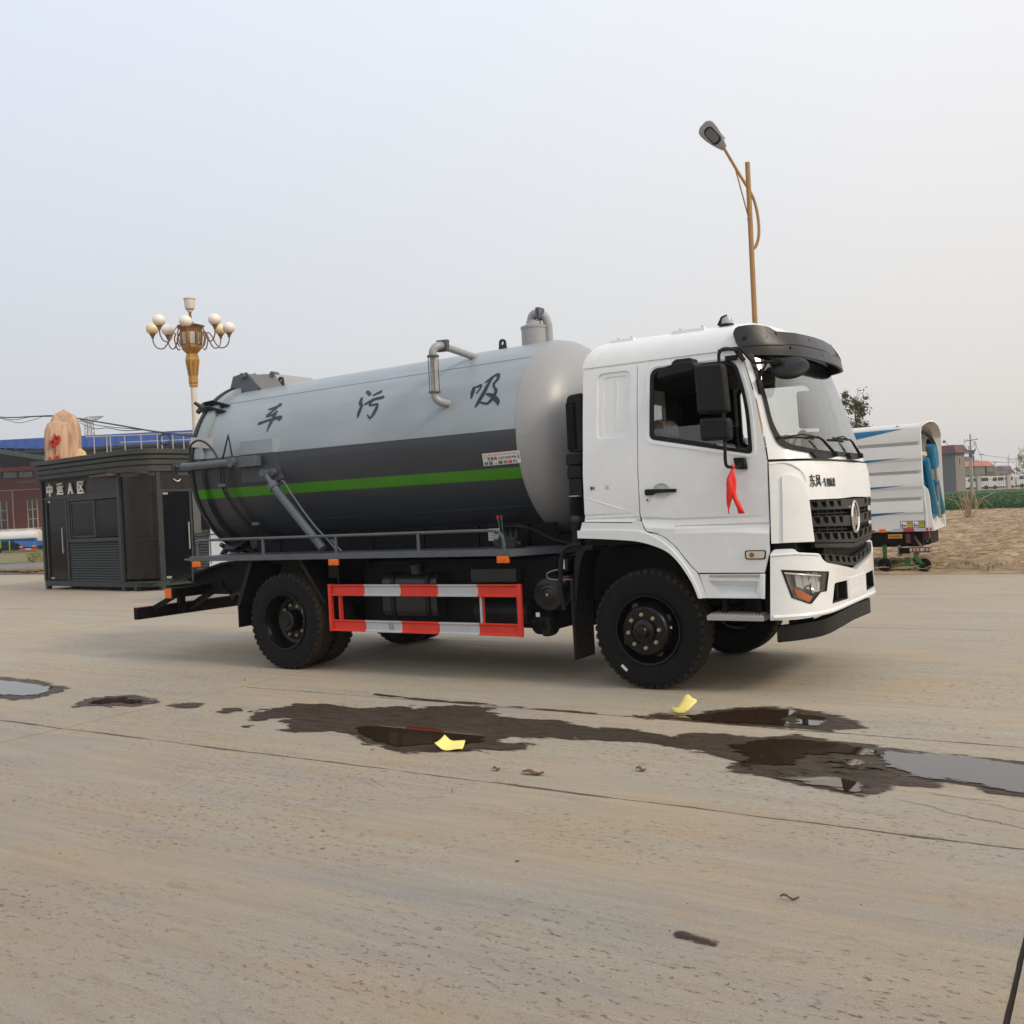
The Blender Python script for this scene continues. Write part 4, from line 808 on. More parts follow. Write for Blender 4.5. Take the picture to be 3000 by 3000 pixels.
MB().prism([(-1.10, .60), (-1.02, .60), (-1.0, .50), (-1.02, .42), (-1.09, .42), (-1.11, .50)], 'xz', -1.08, -.98).build('drain_valve', BLKP, truck, bevel=.01)
ec = MB().box(-.93, -.82, -1.02, -.96, 1.02, 1.13).build('control_unit', BLKP, truck, bevel=.004)
MB().box(-.905, -.855, -1.023, -1.021, 1.04, 1.125).build('unit_label', WSTICK, ec)
MB().tube(smoothpath([(-.85, -1.0, 1.02), (-.95, -1.02, 1.03), (-1.04, -1.03, 1.0), (-1.03, -1.03, .955), (-.93, -1.03, .94), (-.80, -1.0, .94)]), .005, 6).build('cable', mat('pale_cable', (.30, .28, .25), .5), truck)
MB().box(-.95, -.84, -.98, -.90, .93, .97).build('valve_body', mat('dull_red_valve', (.09, .03, .03), .5), truck, bevel=.004)
# ---- front mudguard behind the front wheel
for s in (-1, 1):
    prof = [(-.735, .60), (-.72, .75), (-.70, .95), (-.69, 1.10), (-.66, 1.20), (-.60, 1.255), (-.49, 1.26), (-.49, 1.225), (-.57, 1.205), (-.62, 1.12), (-.655, .95), (-.685, .75), (-.70, .56)]
    mg = MB().prism(prof, 'xz', s * 1.15, s * .82).build('front_mudguard', BLKP, truck, bevel=.006)
    MB().prism([(-.735, .95), (-.70, .95), (-.70, .23), (-.722, .23)], 'xz', s * 1.165, s * .80).build('mud_flap', BLKP, mg, bevel=.002)
    MB().tube(smoothpath([(-.60, s * 1.17, 1.265), (-.70, s * 1.18, 1.255), (-.775, s * 1.18, 1.20), (-.81, s * 1.18, 1.05), (-.82, s * 1.18, .85), (-.80, s * 1.17, .68)]), .022, 8).build('mudguard_tube', BLKP, mg)
# ---- wheels
def tyre_mesh():
    rr = .515; hw = .13
    prof = [(.288, hw - .025), (.305, hw - .012), (.33, hw - .004), (.37, hw + .002), (.42, hw), (.445, hw - .003), (.452, hw - .0005), (.458, hw - .004), (.475, hw - .007), (.492, hw - .012), (.500, hw - .022), (.502, hw - .045)]
    tread = []
    for yy in (.085, .042, .0, -.042, -.085): tread.append(yy)
    full = list(prof)
    for a, b_ in ((.078, .052), (.036, .008), (-.008, -.036), (-.052, -.078)):
        full += [(rr - .012, a + .006), (rr, a), (rr, b_), (rr - .012, b_ - .006)]
    full += [(r, -h) for r, h in reversed(prof)]
    mb = MB().lathe(full, (0, 0, 0), 'y', 72); nf = len(mb.f)
    for s in (-1, 1):
        for k in range(44):
            a = 2 * math.pi * (k + (.5 if s > 0 else 0)) / 44; da = .047
            ya, yb, yc = s * .086, s * .117, s * .126
            P = lambda r, y, a_: (r * math.sin(a_), y, r * math.cos(a_))
            v = [P(.515, ya, a - da), P(.515, ya, a + da), P(.511, yb, a + da * .85), P(.511, yb, a - da * .85), P(.485, yc, a - da * .7), P(.485, yc, a + da * .7), P(.495, ya, a - da), P(.495, ya, a + da)]
            mb.add(v, [(0, 1, 2, 3), (3, 2, 5, 4), (0, 3, 4, 6), (1, 7, 5, 2)])
    return mb, nf
tm, nf = tyre_mesh()
tyre0 = tm.build('tyre', [RUB, RUBT], None, ang=25)
for p in tyre0.data.polygons:
    c = p.center; r2 = math.hypot(c.x, c.z)
    if r2 > .498 or p.index >= nf and r2 > .49: p.material_index = 1
rimf = MB().lathe([(.292, .0), (.306, -.012), (.302, -.022), (.288, -.020), (.278, .012), (.262, .03), (.255, .05), (.250, .04), (.235, .010), (.214, -.055), (.205, -.075), (.195, -.083), (.12, -.083), (.118, -.070), (.100, -.070), (.098, -.10), (.060, -.115), (.055, -.150), (.045, -.163), (.02, -.168), (0, -.168)], (0, 0, 0), 'y', 56)
rimr = MB().lathe([(.292, .0), (.306, -.012), (.302, -.022), (.288, -.020), (.280, .02), (.262, .05), (.255, .13), (.245, .150), (.215, .160), (.20, .155), (.17, .150), (.12, .148), (.115, .08), (.112, .02), (.10, .010), (.06, .012), (.055, .0), (0, .0)], (0, 0, 0), 'y', 56)
nut0 = MB().cyl((0, .0, 0), (0, -.022, 0), .0175, seg=6).cyl((0, -.02, 0), (0, -.038, 0), .010, seg=8).build('wheel_nut', mat('zinc_nut', (.50, .47, .30), .3, .85), None)
hole0 = MB()
hole0.sphere((0, 0, 0), 1, 14, 8, (.032, .006, .024)); hole0 = hole0.build('hand_hole', MATS['black_print'], None)
def wheel(x, y, s, kind, r0_, inner=False):
    w_ = bpy.data.objects.new('wheel', (RF if kind == 'f' else RR).data); COL.objects.link(w_); w_.parent = truck
    w_.location = (x, y, .515); w_.rotation_euler = (0, r0_, 0 if s < 0 else math.pi)
    t = bpy.data.objects.new('tyre', tyre0.data); COL.objects.link(t); t.parent = w_; t.location = (0, .115 if kind == 'f' else .115, 0)
    if not inner:
        n_ = 8 if kind == 'f' else 10
        for k in range(n_):
            a = 2 * math.pi * k / n_ + .1; rad = .143 if kind == 'f' else .165; dep = -.083 if kind == 'f' else .148
            c = bpy.data.objects.new('wheel_nut', nut0.data); COL.objects.link(c); c.parent = w_; c.location = (rad * math.cos(a), dep, rad * math.sin(a))
            if kind == 'f' and k % 2 == 0:
                a += .39; h = bpy.data.objects.new('hand_hole', hole0.data); COL.objects.link(h); h.parent = w_; h.location = (.228 * math.cos(a), -.021, .228 * math.sin(a)); h.rotation_euler = (0, -a + math.pi / 2, 0)
    return w_
RF = rimf.build('rim_front', RIM, None, ang=35); RR = rimr.build('rim_rear', RIM, None, ang=35)
wf = wheel(0, -1.135, -1, 'f', .0); wheel(0, 1.135, 1, 'f', .3)
wr = wheel(-4.21, -1.235, -1, 'r', .2); wheel(-4.21, 1.235, 1, 'r', .5)
for s in (-1, 1): wheel(-4.21, s * .925, s, 'r', .35, True)
MB().box(-.012, .012, -.002, .0, -.034, .034).build('tyre_label', WSTICK, wf, loc=(0, 0, 0)).matrix_local = Matrix.Translation((-.235, -.019, -.335)) @ Matrix.Rotation(R(-48), 4, 'Y')
MB().box(-.014, .014, -.002, .0, -.01, .01).build('rim_label', WSTICK, wf).matrix_local = Matrix.Translation((.223, -.034, .03)) @ Matrix.Rotation(R(-18), 4, 'Z')
for o in (tyre0, nut0, hole0, RF, RR): bpy.data.objects.remove(o)

# ------------------------------------------------------------------ cab
cab = truck
YZ = [.5, 1.375, 1.40, 1.44, 1.475, 1.49, 1.9, 2.1, 2.4, 2.7, 2.85]; YV = [1.202, 1.206, 1.207, 1.190, 1.180, 1.192, 1.192, 1.17, 1.145, 1.11, 1.09]
def SD(s):
    def f(x, z, off):
        zz = z + (.077 * (x - .026) if z < 1.62 else 0)
        return (x, s * (inter(zz, YZ, YV) + off), z)
    return f
PY = np.array([0, .25, .5, .68, .8, .9, .965, 1.0]); PX = np.array([1, .975, .9, .79, .63, .42, .2, 0.])
_dd = np.r_[0, np.cumsum(np.hypot(np.diff(PY) * 1.2, np.diff(PX) * .4))]; PT = _dd / _dd[-1]
# smooth the plan curve through the measured points
_tt = np.linspace(0, 1, 201)
def _sm(v):
    P = smoothpath([(a, b_, 0) for a, b_ in zip(PT, v)], 30); xs_ = [p.x for p in P]; ys_ = [p.y for p in P]; return np.interp(_tt, xs_, ys_)
PYs, PXs = _sm(PY), _sm(PX)
ZT = [.55, 1.2, 1.6, 1.9, 2.1, 2.4, 2.7, 2.85]
PYl = np.array([0, .35, .60, .74, .84, .92, .975, 1.0]); PXl = np.array([1, .992, .955, .87, .72, .48, .20, 0.])
_d2 = np.r_[0, np.cumsum(np.hypot(np.diff(PYl) * 1.2, np.diff(PXl) * .38))]; PTl = _d2 / _d2[-1]
def _sm2(v):
    P = smoothpath([(a, b_, 0) for a, b_ in zip(PTl, v)], 30); return np.interp(_tt, [p.x for p in P], [p.y for p in P])
PYn, PXn = _sm2(PYl), _sm2(PXl)
def front(XA, YA, XC, low=None):
    def f(t, z, off=0):
        wl_ = low if low is not None else max(0, min(1, (1.97 - z) / .14)); wl_ = wl_ * wl_ * (3 - 2 * wl_)
        PXb = PXs * (1 - wl_) + PXn * wl_; PYb = PYs * (1 - wl_) + PYn * wl_
        s = -1 if t > 0 else 1; a = abs(t); xa, ya, xc = inter(z, ZT, XA), inter(z, ZT, YA), inter(z, ZT, XC)
        def P(q):
            if q <= 1: return Vector((xa + (xc - xa) * float(np.interp(q, _tt, PXb)), ya * float(np.interp(q, _tt, PYb))))
            return Vector((xa - (q - 1) * 1.334, ya))
        p = P(a); d = P(a + .03) - P(max(0, a - .03)); n = Vector((d.y, -d.x)).normalized() if d.length else Vector((1, 0))
        return (p.x + n.x * off, s * (p.y + n.y * off), z)
    return f
FS = front([1.10, 1.12, 1.13, 1.13, 1.10, 1.04, .95, .91], [1.2, 1.2, 1.2, 1.19, 1.17, 1.145, 1.11, 1.09], [1.505, 1.505, 1.505, 1.485, 1.445, 1.35, 1.25, 1.20])
FB = front([1.12] * 8, [1.21] * 8, [1.50] * 8, 1)
ZL = list(np.linspace(1.30, 1.56, 66)) + [1.6]
G2 = lambda a, b_, st: list(np.arange(a + st, b_ - 1e-6, st))
def sd_sheet(name, s, out, holes, m, thick=.02, off=0, us=(), vs_=None, parent=cab, **k):
    return sheet(name, out, holes, SD(s), m, parent, us=us, vs_=ZL + [1.9, 2.1, 2.4, 2.7] if vs_ is None else vs_, thick=thick, off=off, ang=28, **k)
for s in (-1, 1):
    # rear side panel with the blind window
    win = rp([(-.395, 2.185, .05), (-.385, 2.765, .06), (-.065, 2.765, .06), (-.082, 2.185, .05)], 5)
    pan = sd_sheet('side_panel', s, rp([(-.535, 1.468), (-.530, 2.80), (-.006, 2.80), (-.006, 1.462), (-.030, 1.474), (-.072, 1.448)]), [win], WHITE)
    sd_sheet('blind_window', s, rp([(-.41, 2.17, .05), (-.40, 2.78, .06), (-.05, 2.78, .06), (-.067, 2.17, .05)], 5), [rp([(-.335, 2.215, .035), (-.330, 2.725, .035), (-.105, 2.725, .035), (-.115, 2.215, .035)], 4)], WHITE, off=-.012, parent=pan)
    sd_sheet('blind_window', s, rp([(-.35, 2.20, .035), (-.345, 2.74, .035), (-.09, 2.74, .035), (-.10, 2.20, .035)], 4), [], WHITE, off=-.004 if 0 else -.018, parent=pan, us=[-.2])
    sd_sheet('panel_ridge', s, [(-.208, 2.225), (-.205, 2.715), (-.199, 2.715), (-.202, 2.225)], [], WHITE, thick=.008, off=-.012, parent=pan)
    MB().tube([SD(s)(-.505, 1.672, -.002), SD(s)(-.30, 1.605, .002), SD(s)(-.09, 1.536, -.002)], .0045, 6).build('panel_crease', WHITE, pan)
    # door
    wh = rp([(.112, 2.152, .05), (.122, 2.752, .09), (.872, 2.738, .10), (.975, 2.38, .5), (1.002, 1.962, .045)], 6)
    dout = rp([(0.0, 2.80), (0.003, 1.53), (.013, 1.452), (.063, 1.368), (.155, 1.348), (.243, 1.302), (.331, 1.222), (.403, 1.127), (.465, 1.054), (.51, 1.010), (1.066, 1.008), (1.112, 1.17), (1.118, 1.42), (1.122, 1.90), (1.088, 2.10), (1.038, 2.38), (.950, 2.70, .06), (.912, 2.798, .05)], 4)
    er = [(.205 + .082 * math.cos(a * math.pi / 12), 1.700 + .068 * math.sin(a * math.pi / 12)) for a in range(24)]
    door = sd_sheet('door', s, dout, [wh, er], WHITE)
    # window seal, glass
    wi = rp([(.140, 2.178, .035), (.148, 2.725, .07), (.858, 2.712, .085), (.950, 2.375, .5), (.975, 1.992, .03)], 6)
    who = rp([(.108, 2.148, .05), (.118, 2.757, .09), (.876, 2.743, .10), (.98, 2.38, .5), (1.008, 1.957, .045)], 6)
    sd_sheet('window_seal', s, who, [wi], BLKP, off=.002, thick=.03, parent=door)
    sd_sheet('window_pane', s, rp([(.145, 2.182), (.145, 2.235, .03), (.55, 2.235), (.90, 2.20, .06), (.972, 2.0)]), [], DGLASS, off=-.012, thick=.005, parent=door)
    sd_sheet('window_surround', s, rp([(.078, 2.118, .06), (.088, 2.778, .11), (.90, 2.768, .12), (1.012, 2.38, .5), (1.04, 1.925, .06)], 6), [rp([(.092, 2.132, .05), (.102, 2.768, .10), (.888, 2.754, .11), (.993, 2.38, .5), (1.02, 1.942, .05)], 6)], WHITE, off=.006, thick=.012, parent=door)
    # handle and its dished recess, lock, marker lamp
    rows = []
    for i in range(7):
        k = 1 - i / 6; rows.append([SD(s)(.205 + .086 * k * math.cos(a * math.pi / 12), 1.700 + .072 * k * math.sin(a * math.pi / 12), -.004 - .026 * math.sqrt(max(0, 1 - k * k))) for a in range(25)])
    MB().strip(rows).build('handle_recess', WHITE, door)
    hd = sheet('handle', rp([(.064, 1.725, .02), (.345, 1.715, .015), (.345, 1.688, .015), (.16, 1.686), (.13, 1.672, .01), (.064, 1.670, .02)], 4), [], SD(s), BLKP, door, thick=.028, off=.028, ang=40)
    sheet('handle_button', rp([(.072, 1.716, .01), (.128, 1.714, .01), (.128, 1.682, .01), (.072, 1.680, .01)], 3), [], SD(s), BLKP, door, thick=.006, off=.032)
    MB().cyl((.077, s * 1.188, 1.633), (.077, s * 1.198, 1.633), .018, seg=18).build('lock_cylinder', CHROME, door)
    MB().cyl((.077, s * 1.197, 1.633), (.077, s * 1.200, 1.633), .009, seg=12).build('keyhole', BLKP, door)
    ml = sheet('marker_lamp', rp([(.912, 1.188, .02), (1.088, 1.188, .02), (1.080, 1.114, .02), (.915, 1.114, .02)], 4), [], SD(s), BLKP, door, thick=.01, off=.006)
    sheet('lens', rp([(.924, 1.180, .015), (1.078, 1.180, .015), (1.070, 1.123, .015), (.927, 1.123, .015)], 4), [], SD(s), mat('cream_lens', (.62, .58, .48), .2), ml, thick=.01, off=.012)
    MB().cyl((.972, s * 1.216, 1.152), (.972, s * 1.222, 1.152), .020, seg=14).build('bulb', mat('brown_bulb', (.22, .11, .06), .25), ml)
    # wing over the front wheel
    ain = [(-.600, 1.325), (-.47, 1.318), (-.194, 1.300), (-.008, 1.279), (.15, 1.234), (.26, 1.179), (.344, 1.095), (.416, .991), (.466, .898), (.502, .798)]
    aout = [(-.555, 1.462), (-.075, 1.440), (-.030, 1.468), (-.002, 1.455), (.008, 1.445), (.058, 1.360), (.153, 1.339), (.240, 1.293), (.324, 1.215), (.396, 1.120), (.457, 1.047), (.500, 1.000), (.569, .801)]
    def curve2(p): return [(q.x, q.y) for q in smoothpath([(a, b_, 0) for a, b_ in p], 4)]
    fen = sheet('wing', [(-.600, 1.325)] + aout[:3] + curve2(aout[3:]) + curve2(ain)[::-1][:-1], [], lambda x, z, o, s=s: (x, s * (1.195 + o), z), WHITE, cab, us=G2(-.6, .57, .06), thick=.05, off=.010, ang=30)
    amid = [(-.600, 1.392), (-.30, 1.385), (-.05, 1.372), (.07, 1.345), (.20, 1.275), (.29, 1.20), (.37, 1.105), (.44, 1.0), (.49, .90), (.528, .798)]
    sheet('wing_lip', curve2(ain) + curve2(amid)[::-1], [], lambda x, z, o, s=s: (x, s * (1.195 + o), z), WHITE, fen, us=G2(-.6, .55, .06), thick=.09, off=.030, ang=30)
    # step box, footwell step
    sk = sheet('step_panel', [(.512, .998), (1.066, .998), (1.052, .800), (.572, .800)], [rp([(.585, .945, .015), (1.010, .938, .015), (.985, .815), (.69, .815)], 3)], lambda x, z, o, s=s: (x, s * (1.195 + o), z), WHITE, cab, thick=.02, off=0)
    MB().add([(.58, s * 1.185, .95), (1.015, s * 1.185, .945), (.99, s * 1.18, .81), (.68, s * 1.18, .81), (.66, s * 1.10, .89), (.97, s * 1.10, .885), (.95, s * 1.13, .845), (.70, s * 1.13, .845)], [(0, 1, 5, 4), (1, 2, 6, 5), (2, 3, 7, 6), (3, 0, 4, 7), (4, 5, 6, 7)]).build('step_recess', WHITE, sk, ang=20)
    MB().box(.60, 1.02, s * 1.205, s * 1.09, .975, .990).build('tread_plate', ALU, sk)
    MB().prism([(1.026, .998), (1.068, .998), (1.058, .795), (1.022, .80)], 'xz', s * 1.19, s * 1.215).build('step_edge', WHITE, sk, bevel=.006)
    st = MB().box(.565, 1.04, s * 1.215, s * .98, .617, .660).build('step', ALU, cab, bevel=.004)
    mb = MB()
    for i in range(16): mb.prism([(.585 + i * .028, .659), (.599 + i * .028, .676), (.610 + i * .028, .659)], 'xz', s * 1.212, s * 1.0)
    mb.build('step_teeth', ALU, st, smooth=False)
    for x in (.66, .95): MB().box(x, x + .04, s * 1.10, s * 1.02, .64, .90).build('step_bracket', BLK, st)
st1 = MB().box(-.479, -.415, -1.194, -1.1935, 1.735, 1.783).build('cab_notice', WSTICK, cab); MB().box(-.462, -.442, -1.1955, -1.1945, 1.745, 1.772).box(-.437, -.425, -1.1955, -1.1945, 1.748, 1.770).build('notice_print', BLKINK, st1)
MB().box(-.32, -.285, -1.194, -1.1935, 1.742, 1.775).build('cab_notice', mat('peach_sticker', (.62, .52, .45), .5), cab)
# inner shell: keeps the cab dark inside, closes the back and the floor
inn = MB()
inn.box(-.535, -.49, -1.08, .30, 1.34, 2.84).box(-.535, -.49, .62, 1.08, 1.34, 2.84).box(-.535, -.49, .30, .62, 1.34, 2.22).box(-.535, -.49, .30, .62, 2.60, 2.84).build('cab_back_wall', WHITE, cab, bevel=.004)
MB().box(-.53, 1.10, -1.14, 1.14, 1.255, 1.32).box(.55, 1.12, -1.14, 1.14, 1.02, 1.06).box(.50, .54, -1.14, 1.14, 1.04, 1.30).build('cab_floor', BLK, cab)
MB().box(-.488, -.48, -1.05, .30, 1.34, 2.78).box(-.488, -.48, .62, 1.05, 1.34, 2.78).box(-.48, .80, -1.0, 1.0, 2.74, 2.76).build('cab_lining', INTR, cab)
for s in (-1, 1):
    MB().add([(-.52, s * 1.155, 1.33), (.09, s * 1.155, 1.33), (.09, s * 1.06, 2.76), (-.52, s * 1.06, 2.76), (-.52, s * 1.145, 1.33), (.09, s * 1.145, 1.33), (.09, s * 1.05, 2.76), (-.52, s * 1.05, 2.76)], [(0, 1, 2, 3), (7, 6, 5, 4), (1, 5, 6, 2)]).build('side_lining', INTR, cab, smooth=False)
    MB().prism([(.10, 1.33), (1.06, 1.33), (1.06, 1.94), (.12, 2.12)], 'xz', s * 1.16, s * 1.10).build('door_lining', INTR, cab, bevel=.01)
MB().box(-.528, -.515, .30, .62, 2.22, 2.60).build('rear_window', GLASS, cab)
MB().prism([(1.02, 1.30), (1.02, 1.86), (1.06, 1.965), (1.13, 2.005), (1.24, 1.985), (1.32, 1.93), (1.36, 1.60), (1.30, 1.30)], 'xz', -.92, .92).build('dashboard', DASH, cab, bevel=.02)
MB().prism([(1.06, 1.93), (1.10, 2.04), (1.20, 2.05), (1.27, 1.98), (1.26, 1.93)], 'xz', .25, .80).prism([(1.10, 1.95), (1.13, 2.02), (1.22, 2.02), (1.27, 1.95)], 'xz', -.80, -.25).build('dash_hood', DASH, cab, bevel=.02)
sw = MB().tube([(.88 + .06 * math.cos(a) * 1.0 + .0, .55 + .225 * math.sin(a), 2.02 + .20 * math.cos(a)) for a in np.linspace(0, 2 * math.pi, 33)], .014, 8, caps=False).build('steering_wheel', BLKP, cab)
MB().tube([(.90, .55, 2.0), (1.08, .55, 1.80)], .03, 8).bar((.88, .34, 2.02), (.88, .76, 2.02), .03, .02).build('steering_column', BLKP, sw)
for yc_ in (-.68, .60):
    se = MB().prism(rp([(.06, 1.40, .04), (.02, 2.16, .06), (.15, 2.18, .06), (.24, 1.75, .1), (.26, 1.52)], 4), 'xz', yc_ - .27, yc_ + .27).prism(rp([(-.05, 1.40), (.52, 1.42, .06), (.54, 1.60, .08), (-.02, 1.56)], 4), 'xz', yc_ - .26, yc_ + .26).build('seat', SEAT, cab, bevel=.03)
    MB().prism(rp([(.0, 2.16, .05), (-.01, 2.34, .06), (.11, 2.34, .06), (.13, 2.17, .05)], 4), 'xz', yc_ - .15, yc_ + .15).build('headrest', SEAT, se, bevel=.03)
MB().box(-.46, -.18, -.95, .95, 1.62, 1.76).build('bunk', INTR, cab, bevel=.03)
MB().tube([(.99, -.16, 2.12), (1.02, -.2, 2.05), (1.10, -.2, 1.98)], .006, 6).cyl((.97, -.18, 2.13), (1.0, -.16, 2.13), .025, seg=10).build('dash_gadget', BLKP, cab)
MB().tube(smoothpath([(1.22, .86, 2.06), (1.15, .93, 2.10), (1.08, .95, 2.28), (1.06, .95, 2.40), (1.12, .92, 2.44), (1.16, .92, 2.38), (1.20, .92, 2.12)]), .02, 8).build('grab_handle', mat('grey_grab_handle', (.35, .34, .33), .5), cab)
# windscreen surround, seal, glass
ts = [x + .0037 for x in G2(-1, 1, .05)]
wso = rp([(.948, 2.79), (.948, 2.15, .10), (.915, 2.00, .12), (.62, 1.935, .2), (0, 1.925, .3), (-.62, 1.935, .2), (-.915, 2.00, .12), (-.948, 2.15, .10), (-.948, 2.79)], 5)
wsi = rp([(.912, 2.79), (.922, 2.20, .10), (.880, 2.035, .12), (.62, 1.972, .2), (0, 1.962, .3), (-.62, 1.972, .2), (-.880, 2.035, .12), (-.922, 2.20, .10), (-.912, 2.79)], 5)
ws_r = sheet('windscreen_surround', [(-.995, 1.908), (-.4, 1.899), (.4, 1.899), (.995, 1.908), (.993, 2.05), (.993, 2.84), (0, 2.84), (-.993, 2.84)], [wso], FS, WHITE, cab, us=ts, vs_=G2(1.9, 2.84, .1), thick=.03, ang=28)
sheet('windscreen_seal', wso, [wsi], FS, BLKP, ws_r, us=ts, vs_=G2(1.9, 2.8, .1), thick=.03, off=.012, ang=40)
sheet('windscreen', wsi, [], FS, GLASS, ws_r, us=ts, vs_=G2(1.9, 2.8, .1), thick=.006, off=-.004, ang=60)
sheet('tint_band', [(.915, 2.66), (.80, 2.64), (0, 2.62), (-.80, 2.64), (-.915, 2.66), (-.912, 2.79), (.912, 2.79)], [], FS, MATS['black_print'], ws_r, us=ts, thick=.002, off=-.012)
MB().cyl(FS(.86, 2.66, -.012), FS(.86, 2.66, -.008), .028, seg=18).build('inspection_sticker', mat('cream_sticker', (.62, .64, .55), .5), ws_r)
# front panel
VV = lambda t: max(0, 1 - abs(t) / .73)
gh = [(.757, 1.572), (.30, 1.568), (0, 1.575), (-.30, 1.568), (-.757, 1.572)]
fp = sheet('front_panel', [(.996, 1.888), (.5, 1.880), (0, 1.878), (-.5, 1.880), (-.996, 1.888), (-.994, 1.238), (-.730, 1.238)] + gh[::-1] + [(.730, 1.238), (.994, 1.238)], [], FS, WHITE, cab, us=ts, vs_=G2(1.24, 1.88, .08), thick=.03, ang=28)
for s in (1, -1):
    sheet('corner_panel', rp([(s * .930, 1.242), (s * .924, 1.775, .02), (s * .88, 1.782, .05), (s * .815, 1.742, .05), (s * .793, 1.70), (s * .768, 1.575), (s * .740, 1.236)], 4), [], FS, WHITE, fp, us=ts, vs_=G2(1.24, 1.78, .08), thick=.02, off=.016, ang=30)
    MB().tube(smoothpath([FS(s * .990, 1.868, .0), FS(s * .90, 1.875, .002), FS(s * .84, 1.848, .003), (FS(s * .79, 1.79, .002)), FS(s * .77, 1.72, -.002)]), .006, 6).build('front_crease', WHITE, fp)
    sheet('wind_deflector', rp([(s * .905, 1.30, .04), (s * .925, 1.76, .06), (s * .935, 1.76, .06), (s * .945, 1.30, .04)], 3), [], FS, BLKP, fp, vs_=G2(1.3, 1.76, .1), thick=.02, off=.032) if s < 0 else None
    MB().box(-.0, .001, 0, .001, 0, .001)
text_on('badge_lettering', '东风', (-.745, 1.672, -.645, 1.774), lambda t, z, o: FS(-t, z, o), mat('badge_chrome_dark', (.05, .05, .055), .25, .6), fp, off=.006, thick=.006)
text_on('badge_lettering', '·专用底盘', (-.63, 1.670, -.425, 1.744), lambda t, z, o: FS(-t, z, o), MATS['badge_chrome_dark'], fp, off=.006, thick=.006)
# grille
GZ = lambda t, z, o=0: FS(t, z - .055 * VV(t) * max(0, min(1.1, (1.57 - z) / .36)), o)
gr = sheet('grille', [(.757, 1.574), (-.757, 1.574), (-.725, 1.19), (.725, 1.19)], [], lambda t, z, o: GZ(t, z, o), mat('grille_dark', (.002, .002, .0025), .7, spec=.15), cab, us=ts, vs_=[1.2, 1.3, 1.4, 1.5], thick=.02, off=-.055, ang=30)
GR = mat('grille_plastic', (.018, .018, .019), .45, var=.15, vs_=40, spec=.35)
def teeth_row(z0, z1, tmax0, tmax1, hs, mapf=GZ, name='grille_bar', parent=None, off=-.004):
    holes = []; h = z1 - z0
    for s in (1, -1):
        for ta, tb in hs:
            if s < 0 and tb < 0: continue
            wd = ta - tb
            holes.append(rp([(s * ta, z1 - .006), (s * (ta - wd * .12), z0 + h * .62, .03), (s * (ta - wd * .45), z0 + h * .28, .02), (s * (tb - wd * .10), z0 + h * .28, .012), (s * tb, z1 - .006)], 3))
    out = [(tmax0, z0), (tmax1, z1), (-tmax1, z1), (-tmax0, z0)]
    return sheet(name, out, holes, mapf, GR, parent or gr, us=ts + [0], thick=.035, off=off, ang=25)
H1 = [(.745, .690), (.657, .594), (.553, .472), (.399, .318)]; H2 = [(.728, .672), (.640, .575), (.532, .45), (.375, .292)]; H3 = [(.712, .662), (.639, .562), (.518, .422), (.367, .272), (.22, .12), (.062, -.062)]
for z0, z1, ta, tb, hs in ((1.487, 1.560, .745, .752, H1), (1.355, 1.436, .733, .740, H2), (1.228, 1.308, .722, .728, H3)): teeth_row(z0, z1, ta, tb, hs)
sheet('grille_lip', [(.722, 1.220), (-.722, 1.220), (-.716, 1.188), (.716, 1.188)], [], lambda t, z, o: GZ(t, z, o), GR, gr, us=ts, thick=.06, off=-.014, ang=30)
for z in (1.545, 1.530, 1.515, 1.460, 1.415, 1.400, 1.385, 1.335, 1.288, 1.273, 1.258):
    sheet('grille_fin', [(.70, z), (-.70, z), (-.70, z - .006), (.70, z - .006)], [], lambda t, zz, o: GZ(t, zz, o), GR, gr, us=ts, thick=.02, off=-.034, smooth=False)
for t in [.655, .545, .40, .25, -.655, -.545, -.40, -.25]: sheet('grille_web', [(t, 1.48), (t + .008, 1.48), (t + .008, 1.30), (t, 1.30)], [], lambda a, zz, o: GZ(a, zz, o), GR, gr, thick=.02, off=-.03, smooth=False)
# badge ring in the middle of the grille with two swept leaves
bx = FS(0, 1.4)[0] - .012
bd = MB().cyl((bx - .04, 0, 1.400), (bx, 0, 1.400), .118, seg=40).build('badge_disc', GR, gr)
em = MB().tube([(bx + .016, .122 * math.sin(a), 1.400 + .132 * math.cos(a)) for a in np.linspace(0, 2 * math.pi, 49)], .0125, 10, caps=False).build('badge', CHROME, cab)
for s in (1, -1):
    L_ = [(.00, .112), (.045, .092), (.082, .052), (.098, .0), (.085, -.045), (.070, -.072), (.070, -.03), (.050, .020), (.018, .060), (-.012, .082)]
    MB().prism([(s * a, 1.40 + s * b_) for a, b_ in L_], 'yz', bx, bx + .014).build('badge_leaf', CHROME, em, bevel=.003)
    L2 = [(-.02, .06), (.02, .035), (.045, -.005), (.055, -.055), (.030, -.085), (.028, -.04), (.012, -.005), (-.010, .015)]
    MB().prism([(s * a, 1.40 + s * b_) for a, b_ in L2], 'yz', bx, bx + .012).build('badge_leaf', CHROME, em, bevel=.003)
